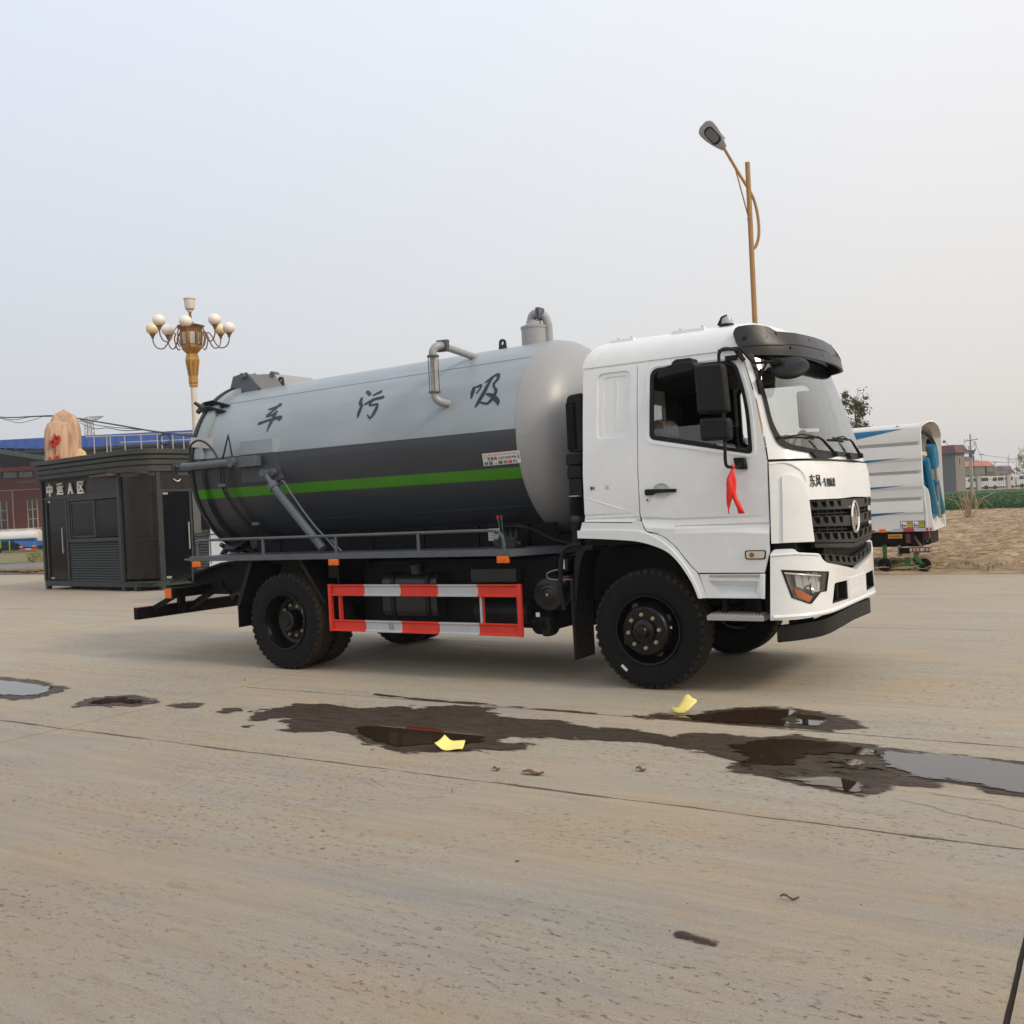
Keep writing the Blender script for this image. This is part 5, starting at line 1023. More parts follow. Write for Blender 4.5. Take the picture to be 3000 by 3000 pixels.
# bumper
hl = [(.940, 1.025), (.599, .981), (.636, .829), (.697, .828), (.769, .747), (.789, .749), (.889, .804)]
op_ = rp([(.515, .880, .025), (.245, .872), (.240, .712), (.567, .717)], 3)
neg = lambda P: [(-a, b_) for a, b_ in P]
bh = [(1.0, 1.152), (.98, 1.190, .02), (.861, 1.190, .02), (.843, 1.159, .02), (.686, 1.138, .03), (.665, 1.092, .03), (.618, 1.055, .05), (.02, .942, .03)]
btop = rp(bh + [(-p[0],) + p[1:] for p in bh[::-1]], 3)
bout = [(1.018, .625)] + btop + [(-1.018, .625), (-.86, .628), (-.68, .644), (-.30, .668), (0, .672), (.30, .668), (.68, .644), (.86, .628)]
bump = sheet('bumper', bout, [hl, neg(hl), op_, neg(op_)], FB, WHITE, cab, us=ts, vs_=G2(.62, 1.2, .07), thick=.05, ang=28)
MB().tube([FB(t, .648 + .022 * (1 - t * t) , -.012) for t in np.linspace(-1, 1, 41)], .022, 8).build('bumper_roll', WHITE, bump)
sheet('bumper_ledge', [(1.0, 1.148), (.85, 1.153), (.69, 1.131), (.69, 1.123), (.85, 1.144), (1.0, 1.139)], [], FB, WHITE, bump, us=ts, thick=.02, off=.008)
for s in (1, -1):
    cx = lambda P: [(s * a, b_) for a, b_ in P]
    shrink = lambda P, k: [(sum(q[0] for q in P) / len(P) * (1 - k) + p[0] * k, sum(q[1] for q in P) / len(P) * (1 - k) + p[1] * k) for p in P]
    lamp = sheet('headlight', cx(shrink(hl, 1.02)), [cx(shrink(hl, .94))], FB, BLKP, cab, us=ts, thick=.05, off=.004)
    sheet('lamp_lens', cx(shrink(hl, .95)), [], FB, glassmat('lamp_cover', (.93, .94, .95)) if 'lamp_cover' not in MATS else MATS['lamp_cover'], lamp, us=ts, thick=.004, off=-.002)
    sheet('reflector', cx(shrink(hl, .96)), [], FB, mat('lamp_housing', (.55, .54, .52), .3, .4), lamp, us=ts, thick=.01, off=-.09)
    for (ta, za, wd_, h_, dz) in ((.80, .94, .075, .075, 0), (.71, .905, .06, .10, 0)):
        c = Vector(FB(s * ta, za, -.05)); n = (Vector(FB(s * ta, za, 0)) - c).normalized(); side = n.cross(Vector((0, 0, 1)))
        mb = MB(); rws = []
        for i in range(6):
            k = i / 5; rws.append([c + n * (.045 * k * k - .03) + (side * math.cos(a) * wd_ + Vector((0, 0, 1)) * math.sin(a) * h_) * max(.05, k) for a in np.linspace(0, 2 * math.pi, 9)])
        mb.strip(rws).build('reflector_bowl', CHROME, lamp, ang=15)
    for k in range(4): sheet('reflector_facet', cx([(.86 - k * .055, .995 - k * .012), (.82 - k * .055, .99 - k * .01), (.80 - k * .05, .86 - k * .012), (.85 - k * .055, .885 - k * .01)]), [], FB, LENS, lamp, thick=.004, off=-.03 - .012 * (k % 2))
    sheet('turn_signal', cx([(.871, .874), (.753, .800), (.779, .756), (.855, .808)]), [], FB, AMB, lamp, us=ts, thick=.03, off=-.008)
    MB().tube([FB(s * (.93 - .007 * k * 4), 1.0 - .0012 * k * 4, -.012) for k in range(10)], .008, 8).build('daylight_strip', LENS, lamp)
    # fog light opening
    sheet('air_opening', cx(shrink(op_, 1.1)), [], FB, MATS['grille_dark'], bump, us=ts, thick=.01, off=-.10)
    sheet('opening_flange', cx(op_), [cx(shrink(op_, .93))], FB, GR, bump, thick=.07, off=-.006)
    MB().tube([FB(s * .36, .865, -.06), FB(s * .35, .73, -.06)], .02, 8).build('tow_eye', BLKP, bump)
pltt = sheet('number_plate_panel', [(.225, .884), (-.225, .884), (-.225, .712), (.225, .712)], [], FB, WHITE, bump, us=ts, thick=.01, off=.008)
for t in (.122, -.105):
    for z in (.850, .745): MB().cyl(FB(t, z, .004), FB(t, z, .013), .009, seg=10).build('plate_bolt', WSTICK, pltt)
# lower grille in the V of the bumper
GL = lambda t, z, o=0: FB(t, z - .082 * max(0, 1 - abs(t) / .65), o)
lg = sheet('lower_grille', [(.680, 1.128), (-.680, 1.128), (-.66, 1.075), (-.60, 1.045), (.60, 1.045), (.66, 1.075)], [], lambda t, z, o: GL(t, z, o), MATS['grille_dark'], cab, us=ts, thick=.02, off=-.07)
teeth_row(1.054, 1.130, .640, .684, [(.665, .615), (.568, .500), (.445, .365), (.315, .230), (.185, .105), (.052, -.052)], GL, 'grille_bar', lg, off=-.016)
for z in (1.11, 1.095, 1.08): sheet('grille_fin', [(.63, z), (-.63, z), (-.63, z - .005), (.63, z - .005)], [], lambda t, zz, o: GL(t, zz, o), GR, lg, us=ts, thick=.02, off=-.04, smooth=False)
MB().box(1.10, 1.30, -1.12, 1.12, 1.0, 1.24).box(1.30, 1.42, -.75, .75, .95, 1.22).build('radiator_pack', BLK, cab, bevel=.01)
MB().box(.9, 1.35, -.55, .55, .62, 1.0).box(1.0, 1.15, -1.05, 1.05, .66, .95).build('front_crossmember', BLK, cab, bevel=.01)
# black underrun beam below the bumper
UB = front([1.09] * 8, [1.15] * 8, [1.46] * 8, 1)
un = sheet('front_underrun_beam', [(.97, .568), (.80, .585), (.4, .612), (0, .625), (-.4, .612), (-.80, .585), (-.97, .568), (-.97, .440), (-.80, .455), (-.4, .482), (0, .495), (.4, .482), (.80, .455), (.97, .440)], [], UB, BLKP, cab, us=ts, thick=.09, ang=30)
MB().box(1.12, 1.30, -.80, -.70, .54, .70).box(1.12, 1.30, .70, .80, .54, .70).build('beam_bracket', BLK, un)
# hood gap, wiper pods, wipers
for t in (.575, -.02):
    pod = sheet('wiper_pod', rp([(t + .115, 1.955, .01), (t + .10, 1.905, .01), (t - .115, 1.905, .01), (t - .125, 1.945, .02), (t, 1.957, .01)], 3), [], FS, BLKP, cab, us=ts, thick=.03, off=.045, ang=40)
    piv = Vector(FS(t - .155, 1.935, .055)); el = Vector(FS(t - .015, 2.058, .050)); mid = Vector(FS(t + .02, 2.075, .045)); tip = Vector(FS(t + .34, 2.078, .022)); tip2 = Vector(FS(t - .02, 2.078, .022))
    wp = MB().tube([piv, el, mid], [.014, .010, .008], 8).build('wiper', BLKP, cab)
    MB().cyl(FS(t - .155, 1.93, .02), FS(t - .155, 1.94, .075), .022, seg=12).build('wiper_hub', BLKP, wp)
    MB().bar(tip2, tip, .012, .018).build('wiper_blade', BLKP, wp)
    MB().tube([Vector(FS(t + .05, 2.085, .032)), Vector(FS(t + .16, 2.10, .036)), Vector(FS(t + .27, 2.085, .030))], .006, 6).build('blade_bridge', BLKP, wp)
# roof
def roofpt(p, k):
    # p 0..1 round half plan from rear centre to front centre; k = (z, inset)
    z, d = k; hw = 1.09; xr = -.545; xf0 = .91
    y = None
    if p < .25: q = p / .25; x = xr + .0; y = q * hw; ang = 0
    elif p < .62: q = (p - .25) / .37; x = xr + (xf0 - xr) * q; y = hw
    else:
        q = 1 - (p - .62) / .38; v = FS(-q, 2.85); x, y = v[0], v[1]
    y2 = y * (1 - d / hw) if d < hw else 0
    f = min(1, d / .62)
    rear = d * 1.15 if z < 3.06 else .30 + (d - .18) * .5
    x2 = x + (rear * max(0, 1 - (x - xr) / 1.2) ** 1.0 if d else 0) - (x > .85) * (x - .85) * min(1, d * 2.2)
    return (x2, y2, z)
lev = [(2.800, 0), (2.812, 0), (2.816, .012), (2.826, .012), (2.830, 0.0), (2.88, .010), (2.94, .032), (2.99, .065), (3.03, .11), (3.055, .17), (3.085, .30), (3.115, .50), (3.14, .80), (3.15, 1.09)]
rows = []
for k in lev:
    ps = list(np.linspace(0, .25, 7)) + list(np.linspace(.25, .62, 14))[1:] + list(np.linspace(.62, 1, 16))[1:]
    half = [roofpt(p, k) for p in ps]
    rows.append([(x, -y, z) for x, y, z in half] + [(x, y, z) for x, y, z in half[::-1]][1:])
roof = MB().strip(rows).build('roof', WHITE, cab, ang=24)
for x0, x1, zz in ((-.33, -.10, 3.062), (.26, .56, 3.066)):
    rb = MB().box(x0, x1, -.94, -.88, zz - .02, zz + .010).build('roof_rail_pad', WHITE, roof, bevel=.004)
    for x in (x0 + .07, x1 - .03): MB().cyl((x, -.91, zz + .01), (x, -.91, zz + .024), .010, seg=8).build('pad_bolt', STEEL, rb)
bc = MB().cyl((.725, -.85, 3.045), (.725, -.85, 3.085), .065, .06, seg=20).build('roof_beacon', BLKP, cab)
MB().lathe([(.050, 3.083), (.048, 3.11), (.040, 3.135), (.02, 3.148), (0, 3.150)], (.73, -.85, 0), 'z', 18).build('beacon_lens', mat('smoky_lens', (.40, .40, .42), .15), bc)
MB().tube([(.655, -.85, 3.08), (.69, -.85, 3.142), (.73, -.85, 3.152)], .018, 8).build('beacon_frame', BLKP, bc)
# sun visor
VF = front([.90] * 8, [1.105] * 8, [1.38, 1.38, 1.38, 1.38, 1.38, 1.38, 1.395, 1.36], 0)
def VS(t, z, off=0):
    lo = VF(t, min(z, 2.85), off); k = max(0, z - 2.85) / .15
    s = -1 if t > 0 else 1
    return (lo[0] - .075 * k * max(0, 1 - abs(t) ** 3) - (.018 * k if abs(t) > .6 else 0), lo[1] * (1 - .012 * k), z)
vtop = [(1.02, 2.96), (1.005, 2.995), (.985, 3.012), (.93, 3.02), (.87, 3.022), (.80, 3.012), (.765, 3.0), (.735, 2.975), (.715, 2.966), (.45, 2.966), (.2, 2.972), (0, 2.975)]
vbot = [(0, 2.755), (.4, 2.755), (.70, 2.762), (.85, 2.765), (.93, 2.768), (.965, 2.778), (.985, 2.80), (1.01, 2.88)]
vh = []
for t, z in ((.735, 2.945), (.665, 2.825), (.36, 2.925), (.21, 2.808)):
    for s in (1, -1): vh.append([(s * (t + .008 * math.cos(a * math.pi / 4)), z + .016 * math.sin(a * math.pi / 4)) for a in range(8)])
vis = sheet('sun_visor', vtop + [(-a, b_) for a, b_ in vtop[::-1][1:]] + [(-a, b_) for a, b_ in vbot[::-1]] + vbot[1:], vh, VS, mat('visor_plastic', (.014, .015, .017), .36, var=.1, vs_=30, bump=.1, bs=200, spec=.4), cab, us=ts, vs_=[2.80, 2.85, 2.88, 2.92, 2.96], thick=.025, ang=35)
for s in (1, -1):
    MB().cyl(VS(s * .955, 2.912, 0), VS(s * .955, 2.912, .012), .016, seg=12).build('visor_bolt', BLKP, vis)
    MB().tube([VS(s * t, 2.845 + .01 * (t < .7), .002) for t in np.linspace(.98, .12, 24)], .004, 6).build('visor_crease', MATS['visor_plastic'], vis)
    for t in (.55, .35): MB().bar(VS(s * -t, 2.985, -.01), VS(s * -t, 2.88, .006), .018, .012).build('visor_rib', BLKP, vis) if s > 0 else None
    MB().bar((1.0, s * .7, 2.86), (1.28, s * .62, 2.84), .05, .02).build('visor_bracket', BLKP, vis)
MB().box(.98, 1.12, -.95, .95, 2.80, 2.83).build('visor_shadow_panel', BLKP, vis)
# mirrors, both sides
def mirror_set(s):
    yb = s * 1.42
    def blk(poly, y0, y1, name, par, bev=.03):
        return MB().prism(poly, 'xz', s * y0, s * y1).build(name, BLKP, par, bevel=bev)
    arm = MB().tube(smoothpath([(.905, s * 1.14, 2.80), (.925, s * 1.22, 2.80), (.895, s * 1.38, 2.80), (.865, s * 1.43, 2.775), (.852, s * 1.43, 2.70), (.868, s * 1.43, 2.40), (.868, s * 1.43, 2.05), (.862, s * 1.42, 1.92), (.868, s * 1.40, 1.868), (.90, s * 1.32, 1.862), (.93, s * 1.20, 1.872)], 6), .0135, 10).build('mirror_arm', BLKP, truck)
    m1 = blk(rp([(.662, 2.300, .03), (.650, 2.690, .04), (.895, 2.678, .04), (.918, 2.290, .03)], 4), 1.37, 1.47, 'main_mirror', truck)
    MB().box(.918, .921, s * 1.385, s * 1.455, 2.32, 2.66) if 0 else None
    m2 = blk(rp([(.678, 2.078, .03), (.672, 2.265, .04), (.925, 2.250, .04), (.925, 2.074, .03)], 4), 1.37, 1.47, 'wide_angle_mirror', truck)
    MB().prism([(.855, 1.940), (.955, 1.935), (.968, 1.84), (.875, 1.845)], 'xz', s * 1.185, s * 1.235).build('arm_mount', BLKP, arm, bevel=.012)
    MB().prism([(.885, 1.90), (.935, 1.895), (.935, 1.845), (.892, 1.85)], 'xz', s * 1.23, s * 1.26).build('arm_clamp', BLKP, arm, bevel=.006)
    MB().box(.80, .90, s * 1.12, s * 1.15, 2.735, 2.775).build('arm_mount', BLKP, arm, bevel=.004)
    MB().bar((.90, s * 1.16, 2.81), (.955, s * 1.13, 2.72), .04, .03).build('arm_clamp', BLKP, arm)
    return arm
mirror_set(-1); mirror_set(1)
km = MB().prism(rp([(.285, 2.625), (.290, 2.665, .03), (.33, 2.715, .04), (.50, 2.745, .06), (.595, 2.738, .06), (.625, 2.70, .03), (.60, 2.662, .04), (.47, 2.648, .05), (.33, 2.635, .05)], 4), 'xz', -1.36, -1.20).build('kerb_mirror', BLKP, truck, bevel=.025)
MB().prism(rp([(.385, 2.66), (.392, 2.755, .02), (.43, 2.778, .01), (.565, 2.776, .01), (.565, 2.74), (.46, 2.70)], 3), 'xz', -1.30, -1.14).build('mirror_bracket', BLKP, km, bevel=.008)
fa = MB().tube(smoothpath([(.74, -1.125, 2.828), (.86, -1.13, 2.832), (.93, -1.13, 2.815), (1.0, -1.12, 2.73), (1.04, -1.11, 2.695), (1.12, -1.08, 2.695), (1.22, -1.05, 2.69)]), .012, 8).build('front_mirror_arm', BLKP, truck)
MB().tube([(1.12, -1.075, 2.69), (1.075, -1.09, 2.60), (1.055, -1.10, 2.54)], .010, 8).build('arm_stay', BLKP, fa)
MB().prism([(1.04, 2.56), (1.066, 2.56), (1.085, 2.44), (1.060, 2.44)], 'xz', -1.13, -1.10).build('arm_mount', BLKP, fa, bevel=.004)
dm = MB().sphere((0, 0, 0), 1, 28, 14, (.150, .165, .052)).build('disc_mirror', BLKP, truck)
dm.location = (1.285, -1.0, 2.638); dm.rotation_euler = (R(34), R(10), 0)
MB().box(1.14, 1.25, -1.07, -1.0, 2.66, 2.72).build('disc_bracket', BLKP, fa, bevel=.015)
# air intake stack behind the cab
isn = MB().prism(rp([(-.745, 2.10), (-.745, 2.58, .03), (-.72, 2.615, .02), (-.59, 2.625, .015), (-.595, 2.10)], 3), 'xz', -1.05, -.80).build('air_intake', BLKP, truck, bevel=.01)
for i in range(24): MB().box(-.738, -.665, -1.066, -1.052, 2.520 - i * .0165, 2.529 - i * .0165).build('louvre', BLKP, isn, smooth=False)
MB().box(-.748, -.655, -1.056, -1.048, 2.125, 2.545).build('louvre_back', MATS['grille_dark'], isn)
MB().prism(rp([(-.775, 1.98, .02), (-.770, 2.085, .02), (-.615, 2.085, .02), (-.62, 1.98, .02)], 3), 'xz', -1.06, -.80).prism(rp([(-.775, 1.86, .02), (-.765, 1.975, .02), (-.62, 1.975, .02), (-.625, 1.86, .02)], 3), 'xz', -1.055, -.80).build('intake_box', BLKP, isn, bevel=.01)
MB().box(-.76, -.63, -1.04, -.82, 1.70, 1.86).box(-.60, -.575, -1.02, -.80, 1.72, 2.60).build('intake_bracket', BLKP, isn, bevel=.006)
prof = []
for i in range(11): prof += [(.062, 1.695 - i * .0155), (.078, 1.695 - i * .0155 - .006), (.062, 1.695 - i * .0155 - .012)]
prof += [(.070, 1.52), (.070, 1.50), (.078, 1.49), (.078, 1.46), (.066, 1.45), (.060, 1.22)]
MB().lathe(prof, (-.715, -.985, 0), 'z', 28).build('bellows', mat('bellows_rubber', (.010, .010, .011), .4), isn, ang=70)
MB().lathe([(.075, 1.705), (.080, 1.705), (.080, 1.695), (.075, 1.695)], (-.715, -.985, 0), 'z', 28).build('hose_clamp', STEEL, isn)
# red ribbon tied to the mirror arm
RIB = mat('red_ribbon_cloth', (.75, .02, .012), .55, var=.12, vs_=30)
rib = empty('red_ribbon', (.895, -1.35, 1.86), label='red cloth ribbon knotted to the lower mirror arm over the cab door', cat='ribbon')
def tail(pts, name='ribbon_tail'):
    rows = [[(x - wd / 2, y, z), (x - wd * .1, y - .012, z), (x + wd / 2, y + .004, z)] for x, y, z, wd in pts]
    o = MB().strip(rows).build(name, RIB, rib, ang=80); so = o.modifiers.new('t', 'SOLIDIFY'); so.thickness = .0015; return o
tail([(0, 0, 0, .012), (-.012, -.01, -.04, .022), (-.024, -.02, -.085, .045), (-.022, -.03, -.13, .055), (-.02, -.03, -.18, .060), (-.028, -.028, -.23, .052), (-.04, -.02, -.28, .036), (-.045, -.02, -.335, .012), (-.042, -.02, -.37, .003)])
tail([(.004, .004, 0, .012), (.000, -.004, -.05, .025), (.008, -.004, -.10, .035), (.004, -.012, -.15, .045), (-.001, -.016, -.20, .045), (.012, -.016, -.25, .040), (.030, -.012, -.29, .044), (.045, -.008, -.33, .046), (.055, -.004, -.372, .052)])
MB().sphere((.002, -.004, .004), .018, 10, 6, (1, 1, .9)).build('knot', RIB, rib)

# ------------------------------------------------------------------ guard kiosk
KM = mat('kiosk_grey_steel', (.026, .034, .035), .45, var=.22, vs_=5, bump=.06, bs=40, spec=.35)
KR = mat('kiosk_cornice_steel', (.026, .032, .032), .5, col2=(.050, .048, .042), vs_=1.6, stretch=(1, 1, 2), spec=.35)
KD = mat('kiosk_dark_panel', (.010, .010, .010), .3, col2=(.018, .016, .014), vs_=3, stretch=(3, 3, .4), spec=.3)
KG = mat('kiosk_black_glass', (.0015, .002, .004), .08, var=.3, vs_=2, spec=.18)
KB = mat('dusty_brown_glass', (.005, .0045, .0045), .16, col2=(.017, .013, .010), vs_=1.3, stretch=(3, 3, .6), spec=.3)
kio = empty('guard_kiosk', (-21.853, 7.408, 0), math.atan2(-.1158, .9933), label='dark grey steel guard kiosk with black glass doors and rounded corner', cat='kiosk')
def kb(name, x0, x1, y0, y1, z0, z1, m=KM, par=kio, bevel=.004, **k): return MB().box(x0, x1, y0, y1, z0, z1).build(name, m, par, bevel=bevel, **k)
def plan(o, y1=2.9):   # outline in plan with offset o, rounded front right corner
    pts = [(-.05 - o, -o), (3.92, -o)]
    for i in range(1, 9):
        a = R(-90 + 90 * i / 8); pts.append((3.92 + (1.01 + o) * math.cos(a), .44 + (.44 + o) * math.sin(a)))
    return pts + [(4.93 + o, y1 + o), (-.05 - o, y1 + o)]
MB().prism(plan(.02), 'xy', .10, .235).build('base_beam', KM, kio, ang=20)
for x, y in ((0.03, .03), (3.93, .03), (4.90, .46), (4.9, 2.8), (.03, 2.8)): kb('foot', x - .06, x + .06, y - .06, y + .06, 0, .10)
kb('foot', 4.3, 4.42, .05, .2, 0, .1); kb('foot', .5, .75, .4, .6, 0, .1)
for x, y in ((0.0, .0), (3.93, .0), (4.92, .45), (4.92, 2.88), (.0, 2.88)): kb('post', x - .05, x + .05, y - .05, y + .05, .235, 2.95)
kb('back_wall', 0, 4.9, 2.84, 2.88, .235, 2.95); kb('side_wall', -.03, .0, .05, 2.84, .235, 2.95)
kb('floor', 0, 4.9, .05, 2.84, .2, .24); kb('ceiling', 0, 4.9, .05, 2.84, 2.90, 2.95)
kb('sign_panel', .05, 3.88, .0, .04, 2.50, 2.95, KD); kb('cross_beam', .05, 3.88, -.03, .03, 2.44, 2.50)
kd = kb('door', .20, 1.20, .02, .04, .26, 2.44, KG); kb('door_frame', .12, .19, -.02, .05, .235, 2.44); kb('door_frame', 1.21, 1.30, -.02, .05, .235, 2.44)
kb('hinge_plate', .24, .38, .0, .02, 2.36, 2.42, STEEL, kd); kb('hinge_plate', .24, .42, .0, .02, .28, .33, STEEL, kd)
MB().cyl((1.055, -.045, .98), (1.055, -.045, 1.67), .020, seg=12).cyl((1.055, -.045, 1.05), (1.055, .02, 1.05), .012, seg=8).cyl((1.055, -.045, 1.60), (1.055, .02, 1.60), .012, seg=8).build('handle', STEEL, kd)
kw = MB()
kw.box(1.34, 3.90, -.02, .04, 2.36, 2.44).box(1.34, 3.90, -.03, .05, 1.27, 1.36).box(1.34, 1.42, -.02, .04, 1.36, 2.36).box(3.82, 3.90, -.02, .04, 1.36, 2.36)
kw = kw.build('window', KM, kio, bevel=.004)
kb('pane', 1.44, 2.66, .015, .025, 1.38, 2.34, KG, kw); kb('pane', 2.70, 3.80, .03, .04, 1.38, 2.34, KG, kw)
kb('sash', 1.44, 1.50, .0, .03, 1.38, 2.34, KM, kw); kb('sash', 2.62, 2.70, .0, .03, 1.38, 2.34, KM, kw); kb('sash', 2.72, 2.78, .02, .045, 1.38, 2.34, KM, kw); kb('sash', 1.50, 2.62, .0, .03, 2.28, 2.34, KM, kw); kb('sash', 1.50, 2.62, .0, .03, 1.38, 1.43, KM, kw)
kb('blind', 1.60, 2.42, .04, .06, 1.40, 2.2, mat('kiosk_blind', (.035, .028, .024), .8), kw)
kb('louvre_backing', 1.32, 3.88, .03, .05, .24, 1.27, KD)
def louvres(x0, x1, y, z0, z1, n, par, vertical_y=False):
    sl0 = None
    for i in range(n):
        z = z1 - (i + .5) * (z1 - z0) / n; h = (z1 - z0) / n
        if vertical_y: P = [(y, z - h * .30), (y + .05, z - h * .45), (y + .05, z - h * .25), (y, z + h * .42)]
        if sl0 is None:
            if vertical_y: mb = MB().prism([(y + .005, -h * .25), (y + .045, -h * .45), (y + .045, -h * .20), (y + .005, h * .42)], 'xz', x0, x1)
            else: mb = MB().prism([(y + .035, h * .42), (y - .01, -h * .45), (y - .005, -h * .20 - h * .4), (y + .035, -h * .2)], 'yz', x0, x1)
            sl0 = mb.build('louvre_slat', KM, par, smooth=False)
            sl0.location.z = z
        else:
            c = copy_obj(sl0, (sl0.location.x, sl0.location.y, z), None, par)
louvres(1.33, 3.87, 0.0, .25, 1.27, 15, kio)
# rounded glass corner
def cpt(t, o, z):
    a = R(-90 + 90 * t); return (3.92 + (1.01 + o) * math.cos(a), .44 + (.44 + o) * math.sin(a), z)
MB().strip([[cpt(t, -.02, z) for t in np.linspace(.08, .95, 10)] for z in (.30, 2.86)]).build('corner_glass', KB, kio, ang=60)
MB().strip([[cpt(t, .0, z) for t in np.linspace(.0, 1, 12)] for z in (2.86, 2.95)]).build('corner_trim', mat('rusty_trim', (.10, .075, .055), .6, col2=(.05, .05, .05), vs_=4), kio, ang=60)
MB().tube([cpt(t, -.04, 1.28) for t in np.linspace(.1, .9, 8)], .03, 6).build('corner_rail', KD, kio)
# right-hand face with door (plane x = 4.93)
kb('sign_panel', 4.90, 4.94, .50, 2.84, 2.50, 2.95, KD); kb('cross_beam', 4.88, 4.96, .50, 2.84, 2.44, 2.50)
MB().box(4.955, 4.965, 1.0, 1.03, 2.69, 2.72).tube(smoothpath([(4.97, .88, 2.76), (4.97, .95, 2.71), (4.97, 1.02, 2.70), (4.97, 1.08, 2.75)]), .012, 6).build('sign_logo', WSTICK, kio)
kd2 = kb('door', 4.905, 4.925, .56, 1.30, .26, 2.44, KG); kb('door_frame', 4.88, 4.96, .50, .55, .235, 2.44); kb('door_frame', 4.88, 4.96, 1.31, 1.37, .235, 2.44)
kb('door_frame', 4.87, 4.965, 1.40, 1.62, 1.36, 2.44, mat('kiosk_pale_post', (.075, .082, .08), .5)); kb('louvre_backing', 4.90, 4.91, 1.37, 2.84, .24, 1.36, KD); kb('pane', 4.90, 4.92, 1.62, 2.84, 1.45, 2.44, KG); kb('cross_beam', 4.88, 4.96, 1.40, 2.84, 1.36, 1.44)
MB().cyl((4.985, 1.24, .98), (4.985, 1.24, 1.66), .020, seg=12).build('handle', STEEL, kd2)
kb('hinge_plate', 4.926, 4.94, .58, .72, 2.37, 2.42, STEEL, kd2); kb('hinge_plate', 4.926, 4.94, .58, .72, .27, .33, STEEL, kd2)
sl = None
for i in range(15):
    z = 1.33 - i * .072
    if sl is None: sl = MB().prism([(4.93, .03), (4.975, -.033), (4.97, -.045), (4.93, -.02)], 'xz', 1.40, 2.84).build('louvre_slat', KM, kio, smooth=False); sl.location.z = z
    else: copy_obj(sl, (0, 0, z), None, kio)
# awning boards and stepped cornice
for x0, x1, y in ((-.62, .75, -.46), (.65, 2.1, -.40), (2.0, 3.5, -.34)): kb('awning_board', x0, x1, y, .0, 2.975 + x0 * .004, 2.995 + x0 * .004, KM)
kb('awning_bracket', 3.0, 3.92, -.28, .0, 2.90, 2.96, mat('bare_brown_steel', (.09, .065, .05), .6))
for o, z0, z1 in ((.08, 2.95, 3.10), (.11, 3.125, 3.24), (.14, 3.265, 3.36), (.19, 3.385, 3.50)):
    MB().prism(plan(o), 'xy', z0, z1).build('cornice_band', KR, kio, ang=25, bevel=.008)
MB().prism(plan(.05), 'xy', 3.0, 3.49).build('cornice_core', KD, kio, ang=25)
KS = mat('white_sign_letters', (.85, .85, .82), .5)
for ch, x0, x1, z0, z1 in (('中', .33, .64, 2.53, 2.87), ('运', .88, 1.22, 2.55, 2.87), ('A', 1.47, 1.73, 2.55, 2.85), ('区', 1.98, 2.29, 2.54, 2.86)):
    text_on('sign_letter', ch, (x0, z0, x1, z1), lambda a, z, o: (a, -.01 - o, z), KS, kio, off=.05, thick=.03, bold=.014)

# ------------------------------------------------------------------ inscribed boulder
ST = mat('striped_sandstone', (.30, .17, .095), .8, col2=(.60, .43, .30), vs_=1.6, stretch=(4.4, 4.4, .4), bump=.6, bs=4)
bo = empty('inscribed_boulder', (-31.0, 14.25, 0), R(52), label='tall tan landscape boulder with carved red characters behind the kiosk', cat='boulder')
def lobe(cx, cy, rx, ry, h, seed, nx=30, nz=26, lean=0):
    mb = MB(); rows = []
    for j in range(nz + 1):
        v = j / nz; z = h * v; k = (1 - max(0, (v - .88) / .12) ** 2.2) ** .5 * (1.05 - .25 * v)
        row = []
        for i in range(nx + 1):
            a = 2 * math.pi * i / nx; c, s = math.cos(a), math.sin(a)
            c = math.copysign(abs(c) ** .7, c); s = math.copysign(abs(s) ** .7, s)
            d = 1 + .10 * noise.fractal((cx + c * 1.2 + seed, cy + s * 1.2, z * .45), .8, 2, 4)
            row.append((cx + rx * k * c * d + lean * v, cy + ry * k * s * d, z))
        rows.append(row)
    return mb.strip(rows)
m_ = lobe(.18, .1, .62, .55, 6.22, 1.3, lean=-.12)
l2 = lobe(-.22, -.10, .60, .52, 5.88, 4.1, lean=.10); l3 = lobe(.55, -.15, .36, .4, 4.75, 9.1)
m_.build('boulder_body', ST, bo, ang=80); l2.build('boulder_lobe', ST, bo, ang=80); l3.build('boulder_lobe', mat('orange_sandstone', (.48, .30, .16), .8, col2=(.60, .42, .26), vs_=3, bump=.3, bs=6), bo, ang=80)
RC = mat('red_carved_paint', (.42, .008, .010), .5)
def bstroke(mb, pts):
    S = smoothpath([(a, b_, c) for a, b_, c in pts], 5) if len(pts) > 2 else [Vector(p) for p in pts]
    A, B = [], []
    for i, p in enumerate(S):
        d = S[min(i + 1, len(S) - 1)] - S[max(i - 1, 0)]; d = Vector((d.x, d.y)).normalized(); n = Vector((-d.y, d.x)) * p.z
        A.append((p.x + n.x, -.655, p.y + n.y)); B.append((p.x - n.x, -.655, p.y - n.y))
    C_ = [(x, -.45, z) for x, y, z in A]; D_ = [(x, -.45, z) for x, y, z in B]
    mb.strip([C_, A, B, D_])
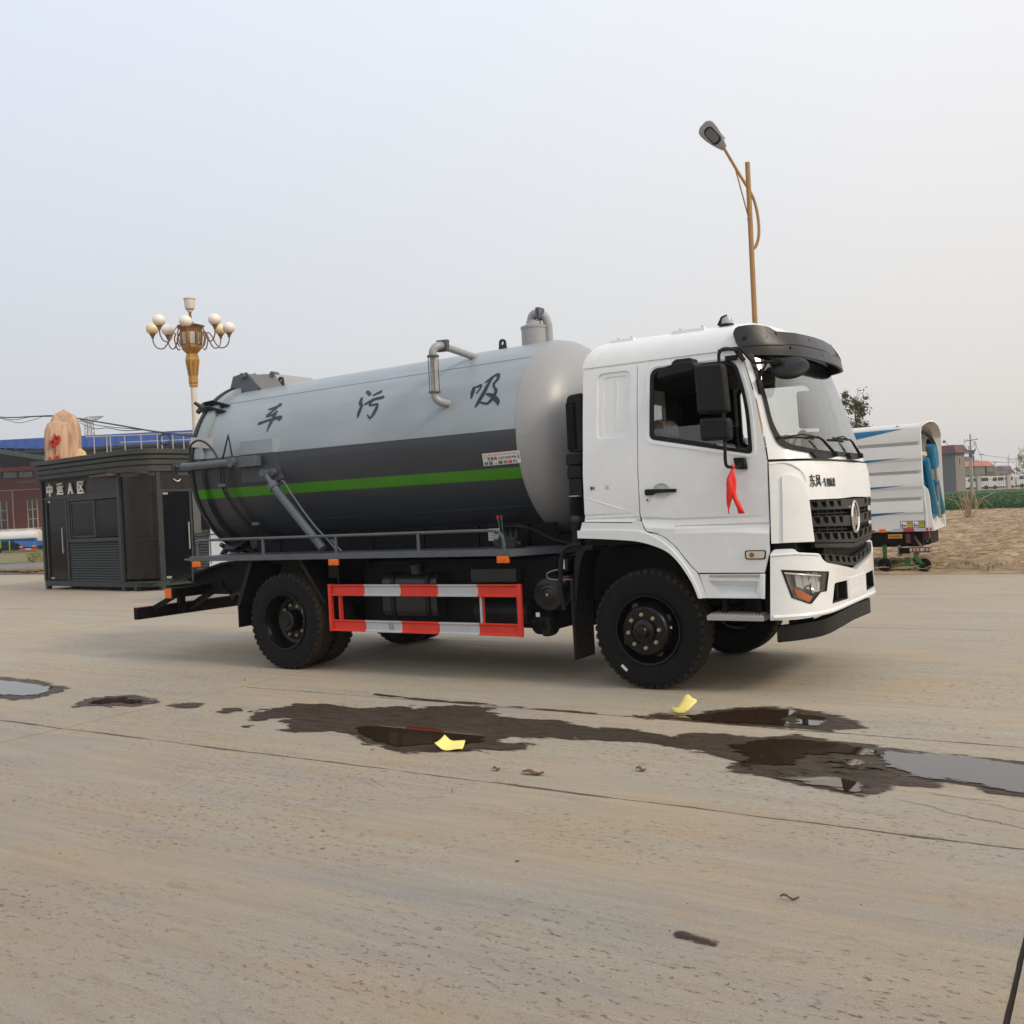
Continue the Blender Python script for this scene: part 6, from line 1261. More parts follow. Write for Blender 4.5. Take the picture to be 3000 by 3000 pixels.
for S_ in ([[(-.25, 5.22, .02), (-.22, 5.14, .035), (-.22, 5.02, .03)], [(-.40, 4.98, .03), (-.38, 4.80, .04), (-.30, 4.76, .03)], [(-.40, 4.90, .02), (-.25, 5.05, .03), (-.10, 5.12, .04), (-.08, 5.0, .04), (-.14, 4.88, .03)], [(-.32, 4.80, .02), (-.20, 4.86, .03), (-.12, 4.88, .02)], [(-.22, 5.1, .03), (-.24, 4.85, .035), (-.235, 4.45, .012)]],
           [[(-.47, 4.36, .03), (-.42, 4.28, .04)], [(-.50, 4.16, .025), (-.40, 4.18, .03), (-.44, 4.02, .03)], [(-.28, 4.34, .03), (-.12, 4.40, .035)], [(-.36, 4.24, .03), (-.08, 4.28, .03), (-.2, 4.18, .03), (-.1, 4.05, .03)], [(-.5, 3.98, .03), (-.2, 3.92, .05), (0, 3.90, .04)]]):
    mb = MB(); [bstroke(mb, s) for s in S_]; mb.build('carved_character', RC, bo, smooth=False)

# ------------------------------------------------------------------ ornamental lamp post with globes
GOLD = mat('golden_lamp_paint', (.42, .22, .045), .38, .15, var=.2, vs_=6); GOLDD = mat('brown_gold_paint', (.20, .095, .035), .45, .1)
POLEW = mat('white_pole_paint', (.60, .56, .50), .45, var=.06, vs_=2); GLOBE = mat('milky_globe', (.80, .75, .68), .25); GLOBY = mat('yellowed_globe', (.75, .66, .40), .25)
LANT = mat('frosted_lantern_pane', (.52, .50, .46), .3)
LP = (-22.69, 13.52)
lp = empty('ornamental_lamp_post', (LP[0], LP[1], 0), math.atan2(.53, .85), label='white pole with golden lantern, eight curled arms and round globe lamps', cat='street lamp')
MB().lathe([(.16, 0), (.16, .5), (.115, .7), (.108, 3.0), (.098, 6.2)], (0, 0, 0), 'z', 20).build('pole', POLEW, lp)
MB().cyl((0, 0, 4.75), (0, 0, 4.79), .115, seg=16).box(.08, .16, -.03, .03, 4.5, 4.8).build('pole_collar', POLEW, lp)
def octa(prof, m, name, par=lp, seg=8):
    return MB().lathe(prof, (0, 0, 0), 'z', seg).build(name, m, par, smooth=False)
vz = octa([(0, 6.13), (.15, 6.15), (.15, 6.2), (.135, 6.22), (.16, 6.28), (.16, 6.42), (.155, 6.46), (.235, 6.98), (.24, 7.02), (.20, 7.20), (.17, 7.24), (.19, 7.26), (.0, 7.26)], GOLD, 'vase')
for k in range(8):
    a = math.pi / 4 * k + math.pi / 8; ca, sa = math.cos(a), math.sin(a)
    mb = MB()
    for i in range(11):
        z = 6.52 + i * .042; r = (.155 + (z - 6.46) * .152) * .925 + .004; w2 = .016 + .006 * (i % 2); tx = -sa * (.010 * (-1) ** i); ty = ca * (.010 * (-1) ** i)
        mb.box(0, 0, 0, 0, 0, 0); mb.v = mb.v[:-8]; mb.f = mb.f[:-6]
        mb.bar((r * ca + tx - sa * w2, r * sa + ty + ca * w2, z), (r * ca + tx + sa * w2, r * sa + ty - ca * w2, z + .006), .010, .020)
    mb.build('pierced_pattern', MATS['black_print'], vz, smooth=False)
lanb = octa([(0, 7.24), (.20, 7.26), (.335, 7.40), (.345, 7.46), (.34, 7.50)], GOLD, 'lantern_base')
lan = octa([(.33, 7.48), (.365, 7.98), (.0, 7.98)], GOLDD, 'lantern_body')
for k in range(8):
    a0 = math.pi / 4 * k; a1 = a0 + math.pi / 4
    def Q(t, z, o):
        r = .33 + (z - 7.48) * .07 + o; A_ = Vector((math.cos(a0), math.sin(a0))) * r; B_ = Vector((math.cos(a1), math.sin(a1))) * r; p = A_.lerp(B_, t); return (p.x, p.y, z)
    MB().strip([[Q(.2, 7.53, .012), Q(.8, 7.53, .012)], [Q(.2, 7.92, .012), Q(.8, 7.92, .012)]]).build('lantern_pane', LANT, lan, smooth=False)
    MB().bar(Q(0, 7.49, .01), Q(0, 7.98, .01), .035, .035).build('lantern_rib', GOLD, lan, smooth=False)
lr = octa([(.355, 7.96), (.37, 8.0), (.375, 8.04), (.42, 8.10), (.47, 8.145), (.10, 8.26), (.05, 8.34), (.045, 8.60)], GOLDD, 'lantern_roof', seg=8)
MB().cyl((0, 0, 8.3), (0, 0, 8.62), .038, seg=12).build('finial_stem', GOLD, lp)
MB().lathe([(0, 8.60), (.085, 8.62), (.085, 8.66), (.15, 8.72), (.162, 8.78), (.172, 9.02), (.195, 9.04), (.195, 9.065), (.13, 9.10), (0, 9.11)], (0, 0, 0), 'z', 24).build('finial_shade', POLEW, lp)
arm0 = None
for k in range(8):
    a = math.pi / 4 * k + .18
    zoff = .0
    mb = MB().tube(smoothpath([(.34, 0, 7.45), (.40, 0, 7.42), (.46, 0, 7.55), (.50, 0, 7.80), (.46, 0, 7.93), (.52, 0, 7.98), (.62, 0, 7.86), (.72, 0, 7.62), (.85, 0, 7.47), (1.02, 0, 7.50), (1.12, 0, 7.66), (1.14, 0, 7.86)], 4), .020, 8).tube(smoothpath([(.36, 0, 7.90), (.42, 0, 7.80), (.40, 0, 7.62), (.35, 0, 7.52)], 3), .016, 6)
    ar = mb.build('lamp_arm', GOLDD, lp); ar.rotation_euler.z = a; ar.scale = (1.07, 1.07, 1); ar.location.z = (-.05, .06)[k % 2]
    MB().lathe([(.02, 7.80), (.045, 7.84), (.05, 7.88), (.085, 7.93), (.095, 7.96), (.06, 7.97)], (1.14, 0, 0), 'z', 16).build('globe_cup', GOLDD, ar)
    MB().sphere((1.14, 0, 8.13), .192, 24, 14).build('globe', GLOBY if k in (1, 4) else GLOBE, ar)

# ------------------------------------------------------------------ street light behind the cab
BR = mat('ochre_pole_paint', (.34, .19, .06), .42, var=.15, vs_=3)
sl_ = empty('street_light', (-3.05, 11.65, 0), math.atan2(.53, .85) + math.pi, label='tall ochre street light with grey lamp head leaning left above the cab', cat='street lamp')
MB().lathe([(.11, 0), (.11, .1), (.062, .12), (.052, 8.66), (0, 8.67)], (0, 0, 0), 'z', 16).build('pole', BR, sl_)
MB().tube(smoothpath([(-.03, 0, 6.83), (-.10, 0, 6.90), (-.165, 0, 7.10), (-.175, 0, 7.40), (-.13, 0, 7.75), (-.04, 0, 8.02), (.16, 0, 8.38), (.34, 0, 8.72), (.50, 0, 9.02)], 5), .032, 10).build('curved_arm', BR, sl_)
MB().tube([(.28, 0, 8.63), (.03, 0, 7.50)], .016, 6).tube([(-.02, 0, 8.03), (.02, -.04, 7.50)], .016, 6).build('arm_strut', BR, sl_)
MB().box(-.02, .05, -.06, .06, 7.46, 7.50).build('strut_clamp', BR, sl_)
hd_ = MB(); rows = []
for i in range(15):
    t = i / 14; L_ = t * .74; wd = .07 + .145 * math.sin(min(1, t * 1.25) * math.pi / 2) * (1 if t < .8 else math.sqrt(max(.0, 1 - ((t - .8) / .205) ** 2))); hh = .05 + .035 * math.sin(t * math.pi * .8)
    if t > .8: hh *= math.sqrt(max(.05, 1 - ((t - .8) / .21) ** 2))
    rows.append([(L_, wd * math.cos(a), hh * math.sin(a) * (1.1 if math.sin(a) > 0 else .35)) for a in np.linspace(0, 2 * math.pi, 21)])
hd_.strip(rows); hd_.add(rows[0][:-1], [tuple(range(20))]); hd_.add(rows[-1][:-1], [tuple(range(20))])
head = hd_.build('lamp_head', mat('grey_lamp_head', (.30, .30, .31), .45, var=.06, vs_=8), sl_, ang=60)
MB().prism(rp([(.22, -.12, .04), (.56, -.12, .05), (.62, -.05, .03), (.62, .05, .03), (.56, .12, .05), (.22, .12, .04), (.18, .05, .03), (.18, -.05, .03)], 3), 'xy', -.036, -.020).build('lamp_bezel', BLKP, head, bevel=.004)
MB().prism(rp([(.25, -.095, .03), (.55, -.095, .04), (.58, 0, .05), (.55, .095, .04), (.25, .095, .03), (.22, 0, .05)], 3), 'xy', -.041, -.036).build('lamp_glass', mat('green_grey_lamp_glass', (.13, .15, .14), .2), head)
for i in range(9): MB().box(.15 + i * .035, .162 + i * .035, .135, .170, -.005, .055).build('cooling_fin', BLKP, head, smooth=False)
head.location = (.47, 0, 8.98); head.rotation_euler = (R(58), R(-50), 0); head.scale = (.92, .88, .9)

# ------------------------------------------------------------------ overhead cables and coil
CBL = mat('black_cable', (.012, .012, .014), .6)
def ad(px, py, d):
    dr = f_ + (px - 1500) / 2915.3 * r_ - (py - 1500) / 2915.3 * u_; return Vector((3.588, -8.9937, 1.6215)) + dr * d
def cable(pts, r, label=None, group='overhead cables'):
    o = MB().tube(smoothpath(pts, 6), r, 6).build('overhead_cable', CBL, label=label, cat='cable'); return o
cable([(-56, 26.4, 8.7), (-54.15, 25.7, 8.57), (-50.72, 24.38, 8.17), (-46.77, 23.37, 7.84), (-43.12, 22.18, 7.47), (-39.52, 20.95, 6.94), (-36.18, 19.57, 6.43), (-32.71, 18.26, 5.89), (-29.36, 16.88, 5.37), (-26.13, 15.42, 4.93), (-22.75, 13.62, 4.50)], .032, 'thick overhead cable running behind the boulder to the white lamp pole')
cable([(-56, 26.4, 8.62), (-54.15, 25.7, 8.51), (-50.87, 24.61, 8.07), (-47.58, 23.52, 7.88), (-43.88, 22.69, 7.54)], .018, 'thin sagging cable left of the boulder under the thick one')
cable([(-55, 26.1, 8.66), (-52.5, 25.2, 8.20), (-49.9, 24.3, 7.80), (-47.0, 23.4, 7.70), (-45.5, 23, 7.75)], .016, 'lowest sagging cable left of the boulder')
cable([(-38.43, 20.19, 6.78), (-36.13, 19.27, 6.3), (-32.87, 17.77, 5.84), (-29.24, 16.5, 5.37), (-22.75, 13.62, 4.46)], .016, 'thin cable just under the thick one between boulder and lamp pole')
cable([(-38.43, 20.19, 6.6), (-36.14, 19.26, 6.11), (-33.87, 18.32, 5.91), (-31.57, 17.4, 5.57), (-29.24, 16.5, 5.37)], .016, 'lowest drooping loop of cable right of the boulder')
mb = MB()
for k in range(7):
    r1 = .20 + .03 * math.sin(k * 2.1); mb.tube([Vector((-26.87, 15.62, 4.80)) + Vector((.85, .53, 0)) * (r1 * math.cos(a) + .02 * math.sin(k)) + Vector((-.1 * (k % 3) * .2, .1, 0)) * .2 + Vector((0, 0, 1)) * (r1 * 1.05 * math.sin(a) + .015 * math.cos(k * 1.7)) for a in np.linspace(0, 2 * math.pi, 25)], .007, 5, caps=False)
mb.build('cable_coil', CBL, label='coil of black cable hanging from the overhead line above the kiosk roof', cat='cable coil')

# ------------------------------------------------------------------ buildings on the left
PERP = math.atan2(.53, .85)
REDW = mat('dark_red_cladding', (.125, .012, .016), .6, var=.15, vs_=.8); REDB = mat('bright_red_band', (.42, .03, .05), .5)
BLUE = mat('blue_roof_sheet', (.030, .105, .42), .45, var=.06, vs_=1); DKW = mat('dark_recess', (.012, .018, .022), .6); DGRN = mat('dark_slate_steel', (.030, .055, .065), .5, var=.1, vs_=.5)
CRM = mat('cream_window_frame', (.45, .38, .28), .6); WGL = mat('dark_window_glass', (.018, .018, .018), .12)
rb_ = empty('red_factory_building', (-104.5, 55.55, -.5), PERP - .04, label='dark red workshop with blue roof and dark canopy behind the kiosk', cat='building')
def rbx(name, x0, x1, y0, y1, z0, z1, m, par=rb_): return MB().box(x0, x1, y0, y1, z0 + .5, z1 + .5).build(name, m, par, smooth=False)
rbx('wall', -24, 28, 0, 24, 1.9, 7.6, REDW); rbx('plinth', -24, 28, -.1, 0, -.1, 1.9, mat('brown_plinth', (.11, .065, .04), .9, var=.3, vs_=.6))
rbx('upper_wall', -24, 28, .5, 24, 7.6, 10.4, DKW); rbx('red_band', -24, 28, -.4, .5, 8.45, 8.85, REDB)
rbx('trim', -24, 28, -.06, 0, 6.26, 6.34, CRM); rbx('trim', -24, 28, -.12, 0, 1.86, 1.98, CRM)
for i, x in enumerate((-14.2, -8.6, -2.9, 2.9, 8.6, 14.3)):
    wn = rbx('window', x - 1.95 + .05, x + .0, -.10, .02, 1.98, 5.16, CRM) if 0 else None
    wx0, wx1 = x - 2.9 + .0, x - 2.9 + 2.3
for x0, x1 in ((-2.2, .72), (3.10, 4.20), (6.7, 9.6), (12.5, 15.4), (-8, -5.1), (-13.9, -11)):
    wn = rbx('window', x0, x1, -.05, .03, 1.99, 5.14, WGL)
    n = 4 if x1 - x0 > 2 else 2
    for k in range(n + 1): xx = x0 + (x1 - x0) * k / n; rbx('window_frame', xx - .05, xx + .05, -.10, -.05, 1.99, 5.14, CRM, wn)
    for z in (2.95, 4.02): rbx('window_frame', x0, x1, -.12, -.06, z, z + .07, CRM, wn)
for x in (1.35, 5.0, 10.9, -3.4, -9.5): rbx('trim', x, x + .10, -.07, 0, 1.98, 6.3, CRM)
for x0, x1 in ((.25, 1.75), (2.05, 3.55), (3.9, 5.4), (-2.0, -.5), (5.7, 7.2)): rbx('high_window', x0, x1, .40, .5, 7.75, 8.32, mat('pale_blue_window', (.20, .30, .33), .3))
for x in (.6, 1.4, 2.6, 4.6, -1.2): rbx('bracket', x, x + .07, .0, .2, 7.9, 8.5, CRM)
# canopy with sloping edge, drawn out towards the camera side
def pr3(name, pts, dy, m, par=rb_):
    n = len(pts); v = [(x, y, z + .5) for x, y, z in pts] + [(x, y + dy, z + .5) for x, y, z in pts]
    return MB().add(v, [tuple(range(n)), tuple(range(2 * n - 1, n - 1, -1))] + [(i, i + n, (i + 1) % n + n, (i + 1) % n) for i in range(n)]).build(name, m, par, smooth=False)
pr3('canopy_fascia', [(-14, -8, 11.3), (-2.6, -8, 11.75), (9.5, -8, 9.3), (9.5, -8, 8.9), (-2.6, -8, 11.25), (-14, -8, 10.9)], .25, DGRN)
pr3('canopy_soffit', [(-14, -7.8, 11.1), (-2.6, -7.8, 11.55), (9.5, -7.8, 9.15), (9.5, -7.8, 9.05), (-2.6, -7.8, 11.4), (-14, -7.8, 10.95)], 8.3, DKW)
pr3('blue_roof', [(-24, .3, 10.2), (-24, .3, 12.05), (28, .3, 12.05), (28, .3, 10.7), (6, .3, 10.75), (-.6, .3, 11.2)], 22, BLUE)
rbx('gutter', -24, 28, .1, .3, 10.45, 10.72, DKW)
for i in range(40): rbx('roof_seam', -20 + i * 1.15, -19.92 + i * 1.15, .22, .3, 10.75, 12.05, BLUE)
rbx('canopy_post', 2.35, 2.75, -7.9, -7.5, -.4, 10.2, DGRN); rbx('canopy_post', -12, -11.6, -7.9, -7.5, -.4, 10.2, DGRN)
rbx('downpipe', 2.25, 2.55, -8.2, -8.0, 8.3, 11.2, mat('grey_white_pipe', (.30, .32, .34), .5))
# low flat-roofed block behind the kiosk with a pipe railing on its roof
gb_ = empty('flat_roofed_block', (-45.3, 25.35, 0), PERP, label='low grey block hidden behind the kiosk with pale pipe railing on its roof', cat='building')
MB().box(-.2, 6.1, .0, 5, -.3, 5.42).build('wall', mat('block_render', (.28, .28, .27), .8, var=.1, vs_=1), gb_)
MB().box(-.3, 6.2, -.1, 5.1, 5.42, 5.56).build('parapet', DGRN, gb_)
RL = mat('pale_railing', (.36, .36, .35), .5)
rl = MB().cyl((-.1, 0, 6.66), (6.0, 0, 6.62), .035, seg=8).build('railing', RL, gb_)
for x in (.35, 1.05, 1.25, 2.05, 2.95, 3.85, 4.1, 4.7, 5.3): MB().cyl((x, 0, 5.5), (x, 0, 6.64), .032, seg=8).build('rail_post', RL, rl)
MB().cyl((0, 4.6, 6.66), (6.0, 4.6, 6.62), .035, seg=8).build('railing', RL, gb_)
# lattice pylon in the distance
PYM = mat('galvanised_lattice', (.24, .27, .27), .6)
py = empty('lattice_pylon', (-226.9, 153.6, -.5), PERP, label='distant steel lattice power pylon beside the boulder', cat='pylon')
mb = MB(); B = lambda a, b_, w_=.14: mb.bar((a[0], a[2] if len(a) > 2 else 0, a[1] + .5), (b_[0], b_[2] if len(b_) > 2 else 0, b_[1] + .5), w_, w_)
for yy in (-.9, .9):
    for s in (-1, 1):
        mb.bar((s * 3.4, s * 0 + yy * 3.2, 0), (s * 1.0, yy, 24.9), .22, .22); mb.bar((s * 1.0, yy, 24.9), (s * .75, yy * .8, 30.2), .18, .18)
    for i in range(9):
        z0 = .5 + i * 2.7; z1 = z0 + 2.7; f0 = 3.4 - 2.4 * z0 / 25; f1 = 3.4 - 2.4 * z1 / 25; y0 = yy * (3.2 - 2.2 * z0 / 25); y1 = yy * (3.2 - 2.2 * z1 / 25)
        mb.bar((-f0, y0, z0), (f1, y1, z1), .12, .12); mb.bar((f0, y0, z0), (-f1, y1, z1), .12, .12); mb.bar((-f0, y0, z0), (f0, y0, z0), .12, .12)
    for i in range(3):
        z0 = 24.9 + i * 1.7; mb.bar((-.9, yy, z0), (.8, yy, z0 + 1.7), .12, .12); mb.bar((.9, yy, z0), (-.8, yy, z0 + 1.7), .12, .12)
mb.build('mast', PYM, py, smooth=False)
for z, L1, L2, tip in ((29.6, -2.8, 3.9, 1.6), (24.4, -3.0, 6.3, .4)):
    mb = MB()
    for s, L_ in ((-1, abs(L1)), (1, L2)):
        T_ = (s * L_, 0, z + tip if s > 0 else z + .6)
        for yy in (-.8, .8):
            mb.bar((0, yy, z), T_, .13, .13); mb.bar((0, yy, z + 1.5), T_, .13, .13)
            for i in range(5):
                t0 = i / 5; t1 = (i + 1) / 5; P0 = Vector((0, yy, z)).lerp(Vector(T_), t0); P1 = Vector((0, yy, z + 1.5)).lerp(Vector(T_), t1); mb.bar(P0, P1, .09, .09); mb.bar(P1, Vector((0, yy, z)).lerp(Vector(T_), t1), .09, .09)
    mb.build('cross_arm', PYM, py, smooth=False)
# tank lorry on the grass verge, far left
wt = empty('water_tanker_truck', (-91.6, 49.4, -.5), PERP - .02, label='small white and blue tanker truck parked by the red building', cat='truck')
TW = mat('white_tank_paint', (.62, .62, .62), .4); TBL = mat('blue_tank_paint', (.02, .13, .42), .4, var=.2, vs_=2); TGN = mat('lime_green_paint', (.16, .48, .02), .4)
def wbox(name, x0, x1, y0, y1, z0, z1, m): return MB().box(x0, x1, y0, y1, z0, z1).build(name, m, wt, bevel=.02)
def elong(x0, x1, zlo, zhi, m, name):
    pts = []
    for i in range(24):
        a = 2 * math.pi * i / 24; z = 1.55 + .72 * math.sin(a); z = min(max(z, zlo), zhi); y = .95 * math.cos(a) + .0
        pts.append((y + 1.0, z))
    return MB().prism(pts, 'yz', x0, x1).build(name, m, wt, ang=40)
elong(-2.4, 1.75, 1.42, 2.4, TW, 'tank_upper'); elong(-2.38, 1.70, .8, 1.418, TBL, 'tank_lower')
MB().lathe([(.68, 0), (.64, .06), (.3, .12), (0, .13)], (1.75, 1.0, 1.62), 'x', 24).build('tank_end', mat('cream_tank_end', (.62, .56, .48), .4), wt)
for x in (-1.2, .5): wbox('manhole', x, x + .5, .8, 1.2, 2.25, 2.36, TW)
MB().tube([(-2.2, .5, 2.33), (1.6, .5, 2.33)], .03, 6).build('top_rail', TW, wt)
MB().add([(-.6, .1, 1.2), (1.9, .1, 1.1), (1.8, .1, .5), (.6, .1, .55), (-.6, 2, 1.2), (1.9, 2, 1.1), (1.8, 2, .5), (.6, 2, .55)], [(0, 1, 2, 3), (7, 6, 5, 4), (0, 3, 7, 4), (1, 5, 6, 2), (2, 6, 7, 3), (0, 4, 5, 1)]).build('rear_skirt', TBL, wt, smooth=False)
wbox('chassis', -4.5, 1.9, .5, 1.5, .45, .62, BLK); wbox('rear_bumper', .10, 2.0, -.02, .08, .24, .40, REDB); wbox('bumper_stripe', .75, 1.35, -.03, -.021, .25, .39, GWHITE)
wbox('tail_lamp', .15, .5, -.03, .0, .48, .66, AMB); wbox('tail_lamp', 1.45, 1.8, -.03, .0, .5, .68, AMB)
for x in (-.9, -.45): wbox('pump_frame', x, x + .07, -.03, .1, .2, 1.25, TGN if x < -.8 else BLK)
wbox('pump', -1.6, -.4, .2, 1.2, .35, .9, BLK)
wbox('cab', -4.4, -2.5, .0, 2.0, .55, 2.35, mat('grey_green_cab', (.17, .18, .13), .4)); wbox('cab_skirt', -4.0, -1.75, -.05, .1, .55, 1.30, TGN)
wbox('cab_window', -4.2, -3.0, -.02, .0, 1.5, 2.1, WGL)
for x in (-1.85, -3.9):
    whl = MB().cyl((x - .3, -.02, .42), (x - .3, .25, .42), .42, seg=20).build('wheel', RUB, wt); MB().cyl((x - .3, -.04, .42), (x - .3, -.02, .42), .22, seg=16).build('rim', mat('pale_rim', (.3, .3, .28), .5), whl)
# white lorry parked behind the tanker
wl = empty('parked_white_truck', (-12.2, 4.7, 0), .05, label='white cab over truck parked behind the tank rear beside the kiosk', cat='truck')
cabp = rp([(0, .72), (0.02, 1.3, .1), (.16, 2.3, .15), (1.7, 2.38, .1), (1.75, .95), (1.12, .95), (1.06, 1.12), (.9, 1.22, .1), (.66, 1.18, .1), (.50, 1.0), (.46, .72)], 3)
MB().prism(cabp, 'xz', 0, 2.0).build('cab', WHITE, wl, bevel=.02)
MB().prism(rp([(.22, 1.42, .04), (.30, 2.05, .05), (.95, 2.08, .05), (.95, 1.42, .04)], 3), 'xz', -.006, .004).build('door_window', WGL, wl)
MB().box(.06, .075, -.01, 0, .8, 2.2).build('door_gap', BLK, wl); MB().box(.32, .45, -.03, 0, 1.24, 1.37).box(.0, .40, -.04, -.03, 1.37, 1.39).build('mirror', BLKP, wl, bevel=.01)
MB().box(-.03, .12, .1, 1.9, .45, .72).build('bumper', WHITE, wl, bevel=.02); MB().box(.15, 1.2, -.01, .05, .90, .935).build('step', WHITE, wl)
MB().box(.1, 2.4, .5, 1.5, .5, .72).build('chassis', BLK, wl)
for y in (.0, 1.75): MB().cyl((.85, y, .42), (.85, y + .24, .42), .42, seg=28).build('wheel', RUB, wl)

# ------------------------------------------------------------------ refuse lorry at the right (rear of it)
G0 = empty('refuse_truck', (0, 11.2, 0), label='rear of white garbage truck with blue wedge stripes and green sweeper wheels', cat='truck')
BW = mat('refuse_body_white', (.66, .67, .68), .42, var=.03, vs_=2); GS = mat('refuse_grey_stripe', (.36, .36, .355), .5); WB = mat('wedge_blue', (.012, .16, .34), .4); MBL = mat('mechanism_blue', (.015, .19, .34), .35, var=.15, vs_=6); CRP = mat('cream_inner_panel', (.60, .54, .44), .45, var=.08, vs_=3)
def g(name, x0, x1, y0, y1, z0, z1, m, par=G0, bevel=.004): return MB().box(x0, x1, y0, y1, z0, z1).build(name, m, par, bevel=bevel)
XL = -4.6
# corrugated side: real ribs and recessed bands
prof = [(.02, .80), (.0, .82), (.0, 1.125), (-.03, 1.165), (-.03, 1.20), (.0, 1.385), (.025, 1.395), (.025, 1.44), (.0, 1.46), (0, 1.60), (-.03, 1.66), (-.03, 1.70), (0, 1.90), (.025, 1.905), (.025, 1.95), (0, 1.965), (0, 2.14), (-.03, 2.19), (-.03, 2.225), (0, 2.44), (.025, 2.45), (.025, 2.50), (0, 2.515), (0, 2.74), (.02, 2.80), (.07, 2.845)]
def side_y(z): return inter(z, [p[1] for p in prof], [p[0] for p in prof])
roofp = [(.07, 2.845), (.4, 2.885), (.9, 2.905), (1.35, 2.905), (1.85, 2.885), (2.25, 2.84), (2.40, 2.76), (2.42, .80)]
MB().strip([[(XL, y, z) for y, z in prof + roofp[1:]], [(.19 + .05 * 0, y, z) for y, z in prof + roofp[1:]]]).build('body', BW, G0, ang=20)
for z0, z1 in ((1.396, 1.439), (1.906, 1.949), (2.451, 2.499)): g('grey_band', XL, .185, .018, .0245, z0, z1, GS)
for tipx, tz, lx, zt, zb in ((-.10, 2.775, -1.5, 2.765, 2.55), (-.10, 2.214, -1.4, 2.205, 2.115), (-.085, 1.687, -1.2, 1.672, 1.60), (-.09, 1.176, -1.2, 1.160, 1.065)):
    pts = [(lx, zb), (tipx, tz), (lx, zt)]; n = 10; top = [(lx + (tipx - lx) * i / n, zt + (tz - zt) * i / n) for i in range(n + 1)]; bot = [(lx + (tipx - lx) * i / n, zb + (tz - zb) * i / n) for i in range(n + 1)]
    rows = [[(a[0], side_y(a[1] + (b_[1] - a[1]) * k / 5) - .004, a[1] + (b_[1] - a[1]) * k / 5) for a, b_ in zip(top, bot)] for k in range(6)]
    MB().strip(rows).build('blue_wedge', WB, G0, smooth=False)
# rear hood lip following the section, flaring at the bottom
lip = [(.0, .80, .24), (.0, 1.15, .235), (.0, 1.55, .21), (.0, 1.68, .19), (0, 2.4, .19), (0, 2.72, .19), (.03, 2.82, .20), (.12, 2.875, .25), (.4, 2.925, .28), (.9, 2.95, .27), (1.35, 2.95, .25), (1.9, 2.91, .22), (2.25, 2.82, .19), (2.38, 2.68, .18), (2.42, 2.0, .18), (2.45, 1.2, .19), (2.46, .80, .20)]
sp_ = lip
MB().strip([[(.10, y + (.03 if y < 1.2 else -.03), z - .03 * (z > 2.7)) for y, z, x in sp_], [(x, y, z) for y, z, x in sp_], [(x + .01, y + (.03 if y < 1.2 else -.03) * 1, z - .03 * (z > 2.7)) for y, z, x in sp_], [(.05, y + (.06 if y < 1.2 else -.08), z - .05 * (z > 2.7)) for y, z, x in sp_]]).build('rear_hood', BW, G0, ang=30)
g('rear_panel', -.25, -.20, .03, 2.42, .85, 2.85, CRP); 
MB().strip([[(-.20, .04 + .1 * t, z) for z in (1.2, 2.86)] for t in (0, .3)]).build('inner_panel', CRP, G0)
MB().prism([(.19, 1.68), (.27, 1.60), (.30, 1.45), (.32, 1.12), (.36, .84), (.36, .80), (.19, .80)], 'xz', .02, .06).build('chute_side', BW, G0, bevel=.006)
MB().prism([(.12, 1.55), (.17, 1.45), (.18, 1.12), (.20, .82), (.20, .80), (.12, .80), (.12, 1.05)], 'xz', 2.40, 2.45).build('chute_side', BW, G0, bevel=.006)
MB().strip([[(.0, y, 1.20), (.06, y, 1.02), (.12, y, .90), (.18 + .12 * (y < 1), y, .82), (.20 + .15 * (y < 1), y, .80)] for y in (.05, 2.42)]).build('chute', mat('chute_grey_white', (.50, .49, .46), .5), G0, ang=60)
# lifting mechanism
me_ = G0
for y0, y1, zt, zb, x in ((.30, .95, 2.22, 1.66, .05),): MB().add([(x, .30, 2.22), (x, .92, 2.24), (x, 1.02, 1.9), (x, 1.75, 1.35), (x, 2.1, 1.02), (x, 1.38, 1.0), (x, .55, 1.60), (x, .30, 1.68)] + [(x + .07, .30, 2.22), (x + .07, .92, 2.24), (x + .07, 1.02, 1.9), (x + .07, 1.75, 1.35), (x + .07, 2.1, 1.02), (x + .07, 1.38, 1.0), (x + .07, .55, 1.60), (x + .07, .30, 1.68)], [tuple(range(8)), tuple(range(15, 7, -1))] + [(i, i + 8, (i + 1) % 8 + 8, (i + 1) % 8) for i in range(8)]).build('lifting_frame', MBL, me_, bevel=.01)
for (p, q, r_1) in (((.16, 1.22, 2.47), (.16, 1.38, 2.02), .10), ((.16, 1.65, 2.45), (.16, 1.78, 2.05), .06), ((.18, .5, 2.18), (.20, 1.25, 1.12), .07), ((.18, 1.55, 1.75), (.20, 2.02, 1.10), .07)): MB().cyl(p, q, r_1, seg=16).build('hydraulic_cylinder', MBL, me_)
MB().cyl((.20, 1.45, 2.03), (.20, 1.75, 1.0), .03, seg=10).build('piston_rod', STEEL, me_)
MB().tube(smoothpath([(.1, .30, 2.74), (.14, .8, 2.72), (.16, 1.3, 2.62), (.17, 1.72, 2.44), (.17, 1.88, 2.1)]), .04, 8).tube(smoothpath([(.12, .5, 2.70), (.15, 1.0, 2.66), (.17, 1.5, 2.5), (.17, 1.70, 2.0), (.2, 1.6, 1.5), (.2, 1.9, 1.0)]), .02, 6).build('hydraulic_hose', BLKP, me_)
g('bracket', -.05, .02, .40, .95, 2.45, 2.62, mat('mechanism_grey', (.25, .25, .24), .5)); g('inlet_box', .0, .1, 1.75, 1.98, 2.50, 2.62, BLKP); g('inlet_box', .0, .1, 1.88, 2.08, 2.22, 2.38, BLKP)
